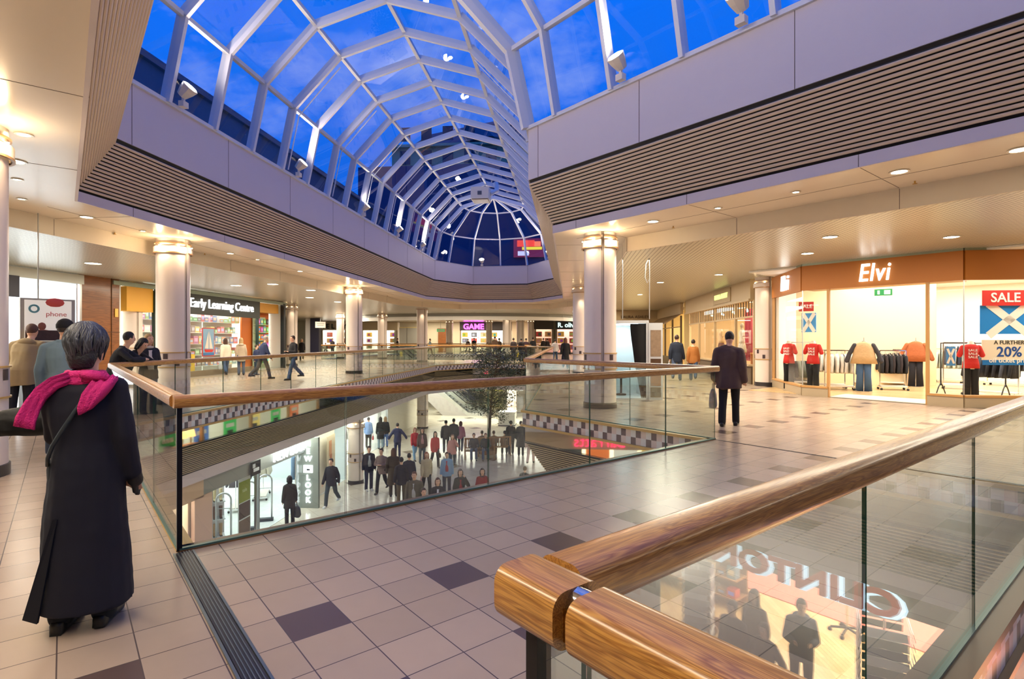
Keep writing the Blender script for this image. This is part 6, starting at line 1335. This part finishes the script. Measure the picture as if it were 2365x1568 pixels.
for a in ((521, 866, 1.68, 'woman in cream gilet and jeans walking past the toy shop', (216, 208, 188), JN, (70, 44, 30), 'long', 'walk', 195, True, ('carrier', (196, 206, 210), 1, 'pale grey carrier bag held by the woman in the cream gilet')),
          (557, 866, 1.66, 'blonde woman in beige hooded coat looking at the toy shop', (176, 160, 138), JN, (176, 146, 100), 'long', 'stand', 185, True, None),
          (607, 875, 1.78, 'grey-haired man in navy jacket striding past the toy shop', (40, 50, 84), (50, 50, 60), (150, 140, 134), 'short', 'walk', 110, False, None),
          (592, 866, 1.35, 'child in dark blue top half hidden behind the navy jacketed man', (34, 44, 78), (40, 60, 80), (60, 38, 28), 'short', 'stand', 60, False, None),
          (677, 877, 1.78, 'man in black jacket and blue jeans walking past the end of the toy shop', (28, 28, 32), (62, 84, 118), (60, 40, 30), 'short', 'walk2', -60, False, None),
          (697, 833, 1.66, 'fair-haired woman in black coat behind the man in blue jeans', (30, 28, 32), (30, 30, 34), (170, 130, 90), 'bob', 'walk', 0, True, None)):
    px, fy, h, lb, tc_, lc, hc_, st, ps, dg_, fe, bag = a; p = pf(px, fy); P_(p, fc(p, dg_), lb, h, top=tc_, legs=lc, hair=hc_, style=st, pose=ps, female=fe, bag=bag, hood='hooded' in lb, coat=.6 if 'coat' in lb else .42, arms='front' if px == 677 else 'down', lean=.12 if px == 607 else 0)
# ---- right side walkway
p = pf(1684, 983); P_(p, fc(p, 172), 'dark-haired man in brown winter coat walking away with blue and white bag', 1.735, top=(84, 64, 58), legs=(20, 20, 22), hair=(26, 22, 24), pose='step', coat=.52, puff=2.5, headpitch=.35, headyaw=.3, wide=1.12, vox=.016, flare=.02, bag=('carrier', (46, 56, 104), 1, 'dark blue and white carrier bag held by the man in the brown coat'))
p = pf(1563, 879); P_(p, fc(p, 175), 'man in dark navy jacket walking beside the woman in suede', 1.80, top=(24, 34, 52), legs=(70, 84, 110), hair=(60, 44, 36), pose='walk', puff=1.5, coat=.5, bag=('carrier', (232, 232, 236), 1, 'white carrier bag held by the man in the dark navy jacket'))
p = pf(1601, 879); P_(p, fc(p, 178), 'dark-haired woman in tan sheepskin jacket walking away', 1.62, top=(170, 108, 50), legs=(56, 76, 110), hair=(36, 24, 22), pose='walk2', female=True, puff=1.6, scarf=(226, 200, 160), bag=('hand', (110, 56, 40), -1, 'brown shoulder bag at the side of the tan sheepskin jacket'))
p = AT(2168, 23, 0); P_(p, fc(p, -70), 'fair-haired shop assistant in striped purple shirt inside the bright shop', 1.66, top=(92, 76, 110), legs=(34, 34, 44), hair=(206, 180, 140), female=True, arms='front', puff=.3)
# ---- far end of the upper floor
FAR = [(752, 60, 'black-haired person sitting low before the far white shop', (36, 30, 34), 'sit', 1.6, 0), (768, 56, 'person in dark cap and grey coat before the far white shop', (66, 60, 62), 'stand', 1.7, 30), (918, 60, 'person in black standing in the glare right of the thick far column', (30, 28, 30), 'stand', 1.72, 90), (993, 58, 'person in pale blue top beyond the second column', (176, 200, 216), 'walk', 1.7, 90),
       (1081, 64, 'dark clothed person left of the games shop entrance', (44, 36, 40), 'walk', 1.7, 150), (1095, 60, 'person with black jacket standing before the games shop', (30, 30, 34), 'stand', 1.76, 20), (1143, 46, 'broad man in brown coat seen from behind at the far railing', (96, 72, 56), 'stand', 1.84, 180), (1153, 48, 'person in dark brown next to the broad man in brown', (70, 52, 44), 'stand', 1.7, 160),
       (1215, 44, 'person in long dark purple coat near the cluster of columns', (60, 40, 50), 'walk', 1.72, 175), (1231, 46, 'man in black jacket walking away between far columns', (30, 30, 36), 'walk2', 1.8, 175), (1186, 42, 'dark person by the tree top at the far railing', (52, 40, 40), 'stand', 1.7, 190), (1204, 41, 'person carrying bright yellow bag beside the tree top', (44, 36, 40), 'stand', 1.68, 200), (1255, 55, 'first person in dark clothes at the arched dark display', (44, 38, 36), 'stand', 1.72, 180), (1264, 55, 'second person in dark clothes right of another at the arched display', (50, 44, 46), 'stand', 1.68, 170),
       (1306, 30, 'woman with bushy auburn hair in long black coat walking away on the right', (26, 24, 26), 'walk', 1.72, 178), (1282, 40, 'person in white top and jeans pushing a dark pushchair', (226, 222, 220), 'walk', 1.64, 170), (1331, 33, 'person in white jacket sitting at a small table on the right', (226, 230, 238), 'sit', 1.65, 80), (1337, 28, 'person in black standing at the edge of the right column', (26, 24, 28), 'stand', 1.76, 150)]
for px, Y, lb, tc_, ps, h, dg_ in FAR:
    p = AT(px, Y, 0); P_(p, fc(p, dg_), lb, h, top=tc_, legs=(60, 84, 120) if 'jeans' in lb else (34, 34, 42), hair=(110, 64, 40) if 'auburn' in lb else (50, 38, 32), style='long' if 'bushy' in lb else 'short', pose=ps, arms='lap' if ps == 'sit' else 'down', coat=.95 if 'long' in lb else .42, bag=('carrier', (226, 206, 40), 1, 'bright yellow carrier bag seen through the tree top') if 'yellow' in lb else None)
for px, Y, lb in ((752, 60, 'small stool under the person before the far white shop'), (1331, 33, 'small wooden stool under the person in the white jacket')):
    p = AT(px, Y, 0); o = thing('stool', lb, 'stool', p, 0); mb = MB(); mb.box((0, .08, .41), (.4, .4, .05)); mb.build('seat', mat((190, 140, 90), .5), o)
    for sx_ in (-.16, .16):
        for sy in (-.08, .24): mb = MB(); mb.bar((sx_, sy, 0), (sx_, sy, .39), .035); mb.build('leg', mat((170, 120, 76), .5), o)
# ---- lower floor: (px, head y or -, feet y or 0, height, label, top, legs, hair, style, pose, turn, extras)
LOW = [(765, 1168, 1.76, 'man in black jacket and jeans striding below the glowing pillar sign', (24, 26, 40), (50, 64, 72), (40, 30, 28), 'short', 'walk', -25, dict(shoes=(226, 230, 226))),
    (669, 1214, 1.62, 'woman in black with a case, seen from behind at the lower shop entrance', BKC, BKC, (34, 24, 24), 'bob', 'stand', 190, dict(female=True, coat=.6, puff=1.4, bag=('case', (34, 36, 46), -1, 'dark wheeled case beside the woman in black'))),
    (852, 1133, 1.78, 'young man in black waistcoat over grey shirt and jeans walking towards us', (26, 30, 46), (34, 42, 70), (60, 44, 36), 'short', 'stand', 15, dict(under=(170, 176, 176), shoes=(200, 200, 200))),
    (881, 1137, 1.78, 'man in striped grey-brown jumper walking with folded arms', (132, 112, 108), (28, 30, 40), (60, 44, 40), 'short', 'walk', -20, dict(arms='crossed', puff=.4)),
    (909, 1145, 1.84, 'large person in olive brown coat with back to the camera in the crowd', (66, 54, 40), (70, 60, 50), (96, 60, 44), 'long', 'stand', 180, dict(coat=.8, wide=1.2, female=True)),
    (927, 1166, 1.74, 'person in black jacket and khaki trousers with back to the camera', (28, 32, 44), (96, 84, 64), (36, 30, 34), 'short', 'stand', 185, dict(puff=1.5)),
    (945, 1150, 1.70, 'man in navy jacket with a pale stripe across the back', (30, 34, 54), (60, 52, 50), (30, 26, 28), 'short', 'stand', 175, dict(puff=1.2)),
    (985, 1142, 1.70, 'auburn-haired woman in cream zipped jacket walking towards us', (196, 180, 146), BKC, (150, 80, 50), 'long', 'walk2', 10, dict(female=True, puff=1.3, bag=('hand', (196, 130, 124), -1, 'dusty pink bag carried by the auburn-haired woman'))),
    (1032, 1142, 1.66, 'boy in blue white and red football jacket walking towards us', (120, 158, 196), (40, 44, 66), (70, 36, 30), 'short', 'stand', 0, dict(under=(176, 40, 60), puff=1.2)),
    (958, 1062, 1.66, 'girl in red waistcoat over white sleeves', (190, 50, 56), (120, 160, 190), (160, 110, 80), 'bob', 'walk', 20, dict(female=True, under=(200, 40, 50))),
    (975, 1070, 1.74, 'dark-haired woman in brown coat beside the girl in red', (86, 66, 58), (80, 90, 100), (40, 28, 26), 'long', 'stand', 10, dict(female=True, under=(190, 140, 140))),
    (1005, 1078, 1.72, 'woman in red leather jacket with brown bag', (196, 46, 50), (40, 36, 44), (36, 26, 26), 'long', 'walk2', 15, dict(female=True, puff=.6, bag=('hand', (120, 80, 50), 1, 'brown bag in front of the red leather jacket'))),
    (1045, 1083, 1.66, 'girl in dusty pink jacket raising a hand to her face', (196, 130, 124), (50, 58, 76), (110, 70, 50), 'long', 'walk', 0, dict(female=True, arms='phone')),
    (1030, 1046, 1.78, 'first of two men in black walking away, the left one', (30, 28, 36), (34, 34, 48), (30, 24, 26), 'short', 'walk', 180, dict(puff=1.3)),
    (1048, 1044, 1.80, 'second of two men in black walking away, behind the mauve jacket', (30, 30, 38), (34, 34, 48), (30, 24, 26), 'short', 'stand', 180, dict(puff=1.3)),
    (1064, 1043, 1.68, 'woman in mauve jacket walking away with a black carrier', (170, 100, 126), (46, 50, 76), (80, 40, 44), 'bob', 'walk2', 175, dict(female=True, bag=('carrier', (36, 40, 58), -1, 'black carrier bag held by the woman in mauve'))),
    (1180, 1050, 1.82, 'man in black at the left of the pair near the tree', (28, 28, 40), (28, 28, 38), (26, 22, 26), 'short', 'walk', 182, dict(puff=1.5, coat=.5)),
    (1203, 1052, 1.80, 'person in long black coat at the right of the pair near the tree', (30, 28, 38), (30, 30, 40), (26, 22, 26), 'short', 'stand', 178, dict(puff=1.4, coat=.8, bag=('small', (206, 200, 150), -1, 'small pale yellow bag held by the person in the long black coat'))),
    (918, 1055, 1.74, 'person in navy padded jacket with arms held out', (40, 46, 78), (40, 46, 78), (50, 40, 40), 'short', 'stand', 180, dict(arms='out', puff=1.8)),
    (879, 1036, 1.76, 'dark-coated woman at the mouth of the open lower shop', (36, 34, 36), (130, 150, 160), (40, 34, 34), 'long', 'stand', 190, dict(female=True, coat=.7, puff=1.3)),
    (890, 1032, 1.70, 'woman in black with jeans right of the dark-coated woman', (34, 34, 40), (84, 110, 160), (150, 120, 90), 'long', 'stand', 180, dict(female=True)),
    (851, 1033, 1.68, 'woman in pale blue jacket holding a red bag', (130, 160, 210), BKC, (70, 60, 70), 'short', 'stand', 170, dict(female=True, puff=1.6, bag=('small', (206, 40, 60), -1, 'small red bag held by the woman in pale blue'))),
    (1226, 1070, 1.70, 'person in pale pink trousers partly hidden by the louvres', (206, 180, 170), (206, 176, 166), (90, 70, 60), 'short', 'walk', 170, {}),
    (1072, 944, 1.8, 'person in black by the escalator foot', (34, 30, 36), (34, 34, 44), (30, 26, 28), 'short', 'stand', 170, {}),
    (1095, 946, 1.8, 'first of the dark figures under the tree leaves', (40, 40, 48), (36, 38, 50), (30, 26, 28), 'short', 'walk', 170, {}), (1110, 948, 1.75, 'second of the dark figures under the tree leaves', (34, 34, 40), (50, 70, 80), (30, 26, 28), 'short', 'walk2', 180, {}),
    (1036, 944, 1.74, 'person in blue standing at the escalator landing', (60, 90, 150), (40, 50, 80), (40, 30, 30), 'short', 'stand', 150, {}), (1085, 930, 1.7, 'distant person in grey among the crowd past the escalators', (90, 90, 96), (60, 60, 70), (40, 34, 30), 'short', 'walk', 10, {})]
for px, fy, h, lb, tc_, lc, hc_, st, ps, dg_, ex in LOW:
    p = pf(px, fy, ZL); P_(p, fc(p, dg_), lb, h, top=tc_, legs=lc, hair=hc_, style=st, pose=ps, **ex)
for px, hy, h, lb, tc_, hc_, st, dg_, ex in ((957, 1090, 1.8, 'man in grey-green fleece at the front of the crowd, cut by the bridge', (104, 98, 82), (110, 70, 50), 'short', -10, dict(puff=1.4, wide=1.15, under=(200, 200, 200))),
    (978, 1128, 1.68, 'man whose face just shows over the bridge edge', (60, 40, 40), (60, 36, 30), 'short', 15, {}), (1011, 1104, 1.70, 'person in dark v-neck with white collar over the bridge edge', (26, 28, 44), (80, 40, 34), 'bob', 5, dict(female=True, under=(220, 220, 224))),
    (1063, 1084, 1.68, 'dark-haired woman in black coat and crimson top raising a hand', (26, 24, 30), (50, 30, 32), 'bob', 10, dict(female=True, under=(150, 34, 50), arms='phone', puff=1.2)), (1114, 1082, 1.66, 'woman in dark red coat and grey scarf near the post', (150, 34, 44), (50, 30, 34), 'bob', 0, dict(female=True, puff=1.4, scarf=(110, 84, 84))),
    (1212, 1078, 1.45, 'small child with brown hair just above the bridge edge', (40, 36, 34), (110, 84, 50), 'short', 160, {})):
    p = ph(px, hy, h); P_(p, fc(p, dg_), lb, h, top=tc_, legs=(50, 50, 60), hair=hc_, style=st, headpitch=-.1, **ex)
# on the benches
b0 = Vector(BP1)
for dx, tc_, hc_, lb in ((-.30, (40, 36, 54), (90, 70, 70), 'seated person in dark blue on the bench facing us, left'), (.30, (34, 32, 44), (120, 84, 80), 'seated person in black with a red bag on the bench facing us, right')):
    p = b0 + Vector((dx, -.02, 0)); P_(p, fc(p, 0), lb, 1.7, top=tc_, legs=(60, 76, 110), hair=hc_, pose='sit', arms='lap', puff=1.3)
b0 = Vector((BP2[0], BP2[1] + .2, ZL))
for dx, hc_, lb in ((-.62, (40, 30, 32), 'person on the bench with back to us, left head'), (.0, (90, 64, 60), 'person on the bench with back to us, middle head'), (.58, (40, 34, 50), 'person on the bench with back to us, right head')):
    p = b0 + Vector((dx, .05, 0)); P_(p, fc(p, 182), lb, 1.66, top=(110, 84, 60), legs=(50, 50, 60), hair=hc_, pose='sit', arms='lap')
# shoppers outside the gift shop, seen mirrored in the near bridge glass
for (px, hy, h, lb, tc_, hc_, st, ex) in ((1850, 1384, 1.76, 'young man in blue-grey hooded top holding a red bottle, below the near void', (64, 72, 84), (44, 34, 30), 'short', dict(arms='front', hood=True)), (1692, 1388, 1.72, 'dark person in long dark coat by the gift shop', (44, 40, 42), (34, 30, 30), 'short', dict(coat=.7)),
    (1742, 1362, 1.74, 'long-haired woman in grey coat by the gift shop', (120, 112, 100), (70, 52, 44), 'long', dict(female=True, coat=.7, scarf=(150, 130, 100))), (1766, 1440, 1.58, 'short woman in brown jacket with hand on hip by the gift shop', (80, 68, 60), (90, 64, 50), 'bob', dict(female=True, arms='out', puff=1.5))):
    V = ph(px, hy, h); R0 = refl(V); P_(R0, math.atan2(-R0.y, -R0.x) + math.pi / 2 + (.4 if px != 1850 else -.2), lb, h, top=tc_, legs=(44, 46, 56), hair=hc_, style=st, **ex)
for k, b in enumerate((-7.0, -6.6)): pass
# ================================================================ lamps of the building and added area lights
dl = {}
def downlight(p, ztop, label, grp, r=.085, on=True):
    if r not in dl:
        o = thing('downlight', label, 'ceiling light', (p[0], p[1], ztop), 0, grp)
        mb = MB(); mb.lathe([(r, 0), (r + .025, -.004), (r + .025, -.012), (r - .005, -.012)], 16, cap=False); mb.build('trim_ring', mat((235, 228, 215), .3, .3), o)
        mb = MB(); mb.lathe([(0.0, -.006), (r, -.006)], 16); mb.build('lamp_lens', mat((255, 244, 214), .4, emit=10), o); dl[r] = o; return o
    return dup(dl[r], (p[0], p[1], ztop), 0, label, grp)
for px, py, z, r, nm in ((2077, 396, ZC, .11, 'large one at the upper right of the cream soffit'), (1838, 443, ZC, .055, 'small one in the middle of the right cream soffit'), (1658, 480, ZC, .055, 'small one left of the middle of the right soffit'), (1508, 511, ZC, .11, 'large one above the near right column'), (2355, 345, ZC, .11, 'one cut by the right edge of the photo'),
    (55, 310, ZC, .07, 'uppermost one of the left white ceiling'), (35, 372, ZC, .11, 'large one beside the cut column at the left edge'), (200, 501, ZC, .11, 'large one left of the near left column'), (40, 414, ZC, .055, 'second small one beside the left edge column'), (50, 459, ZC, .055, 'third small one beside the left edge column'),
    (330, 533, ZC, .055, 'small one just left of the near left column'), (532, 585, ZC, .09, 'one right of the near left column'), (693, 626, ZC, .09, 'one between the two left columns on the soffit'), (595, 599, ZC, .05, 'tiny one beyond the near left column'),
    (1917, 547, ZG, .14, 'bright one in the metal ceiling above the small slim column'), (2197, 547, ZG, .14, 'bright one above the big orange-brown fascia'), (1865, 585, ZG, .14, 'one above the left end of the orange-brown fascia'), (1660, 634, ZG, .13, 'nearer one over the right walkway'), (1525, 652, ZG, .13, 'one in the metal ceiling beside the hanging rods'), (1478, 680, ZG, .13, 'far one in the metal ceiling beside the hanging rods'),
    (630, 656, ZG, .2, 'wide one in front of the toy shop fascia'), (718, 670, ZG, .2, 'wide one beyond the toy shop in the left ceiling'), (715, 687, ZG, .2, 'wide one at the far end of the toy shop ceiling'), (780, 697, ZG, .2, 'distant wide one left of the lone column'), (545, 659, ZG, .2, 'wide one above the toy shop lettering'), (215, 608, ZG, .2, 'wide one in the metal ceiling before the wood panel')):
    p = AT(px, (z - H) * 1277 / (784 - py), 0); downlight(p, z, 'round recessed ceiling lamp, ' + nm, None, r)
for px, py, z, nm in ((1555, 522, ZC, 'above the near right column'), (2113, 418, ZC, 'right of the large ceiling lamp'), (265, 537, ZC, 'left of the near left column'), (473, 585, ZC, 'right of the near left column'), (895, 682, ZC, 'far along the left soffit')):
    p = AT(px, (z - H) * 1277 / (784 - py), z); mb = MB(); mb.lathe([(.012, 0), (.012, -.035), (.035, -.04), (.035, -.046), (0, -.046)], 10); tag(mb.build('sprinkler_head', M_BRASS, loc=p), 'small brass sprinkler head in the cream soffit ' + nm, 'sprinkler')
UP = 2.9; LO = 1.45
# warm pools round the near columns, added wide area lights standing in for ceiling lamps
for i in (0, 1, 2, 4): 
    p = COLS[i][0]; v = Vector((-p[0], -p[1])).normalized(); a1 = math.atan2(v.y, v.x)
    for k in range(3): a = a1 + (k - 1) * 1.0; spot((p[0] + .52 * math.cos(a), p[1] + .52 * math.sin(a), ZC - .06), (p[0] + .45 * math.cos(a), p[1] + .45 * math.sin(a), 0), 10, (1, .78, .5), 80, r=.03)
for i in (3, 5, 6, 7, 8, 9, 10, 13, 14):
    p = COLS[i][0]; v = Vector((-p[0], -p[1])).normalized(); spot((p[0] + v.x * .55, p[1] + v.y * .55, ZG - .15), (p[0] + v.x * .45, p[1] + v.y * .45, 0), 20, (1, .8, .55), 80, r=.05)
for (l, t_, sx, sy, W) in ((-12.6, 24, 1.2, 18, 330), (-12.6, 8, 1.2, 8, 150), (3.2, 24, 1.2, 18, 300), (-22, 46, 8, 10, 450), (-8, 41, 12, 1.2, 200), (-10, 64, 16, 1.2, 380), (2, 46, 1.5, 16, 200)):  # the far-left area light is added to brighten a dark stretch
    p = T(l, t_); area((p.x, p.y, ZG - .03), sx, sy, W * UP, (1, .87, .68), RT)
for (a, b, sx, sy, W) in ((12.6, 4, 3, 12, 190), (-1.6, 4.5, 1.0, 10, 200), (12.6, -8, 1.2, 8, 110)):
    p = D(a, b); area((p.x, p.y, (ZG if a > 0 else ZC) - .05), sx, sy, W * UP, (1, .87, .68), RD1)
# lower floor ceiling lights
for (l, t_, sx, sy, W) in ((-4.5, 41, 8, 1.5, 350), (2.0, 30, 1.5, 18, 350), (-9.3, 24, .4, 16, 120), (-12, 44, 6, 6, 400)):
    p = T(l, t_); area((p.x, p.y, ZLC - .05), sx, sy, W * LO, (1, .97, .86), RT)
for (a, b, sx, sy, W) in ((4.4, 2.8, 5, 2.4, 40), (10, -6, 1.2, 10, 200), (10, 6, 1.2, 8, 160), (-1, 0, 1, 12, 120)):
    p = D(a, b); area((p.x, p.y, (ZLC if not 1 < a < 8 else -.98) - .05), sx, sy, W * LO, (1, .97, .86), RD1)
for p, to in FL: spot((p.x, p.y, p.z + .5), to, 250, (1, .88, .8), 150, r=.15, name='floodlight_bulb')  # includes the added unseen row on the near fascia

# open lamps round the collars throw light up on to the soffit too
for i in (0, 1, 2, 4):
    p = COLS[i][0]; v = Vector((-p[0], -p[1])).normalized()
    for s in (-1, 1):
        l = bpy.data.lights.new('collar_bulb', 'POINT'); l.energy = 9; l.color = (1, .74, .45); l.shadow_soft_size = .04; o = bpy.data.objects.new('collar_bulb', l); col.objects.link(o)
        o.location = (p[0] + v.x * .46 - s * v.y * .28, p[1] + v.y * .46 + s * v.x * .28, ZC - .30)

bpy.data.scenes.remove(TS); bpy.data.batch_remove([FUSE] + JUNK)
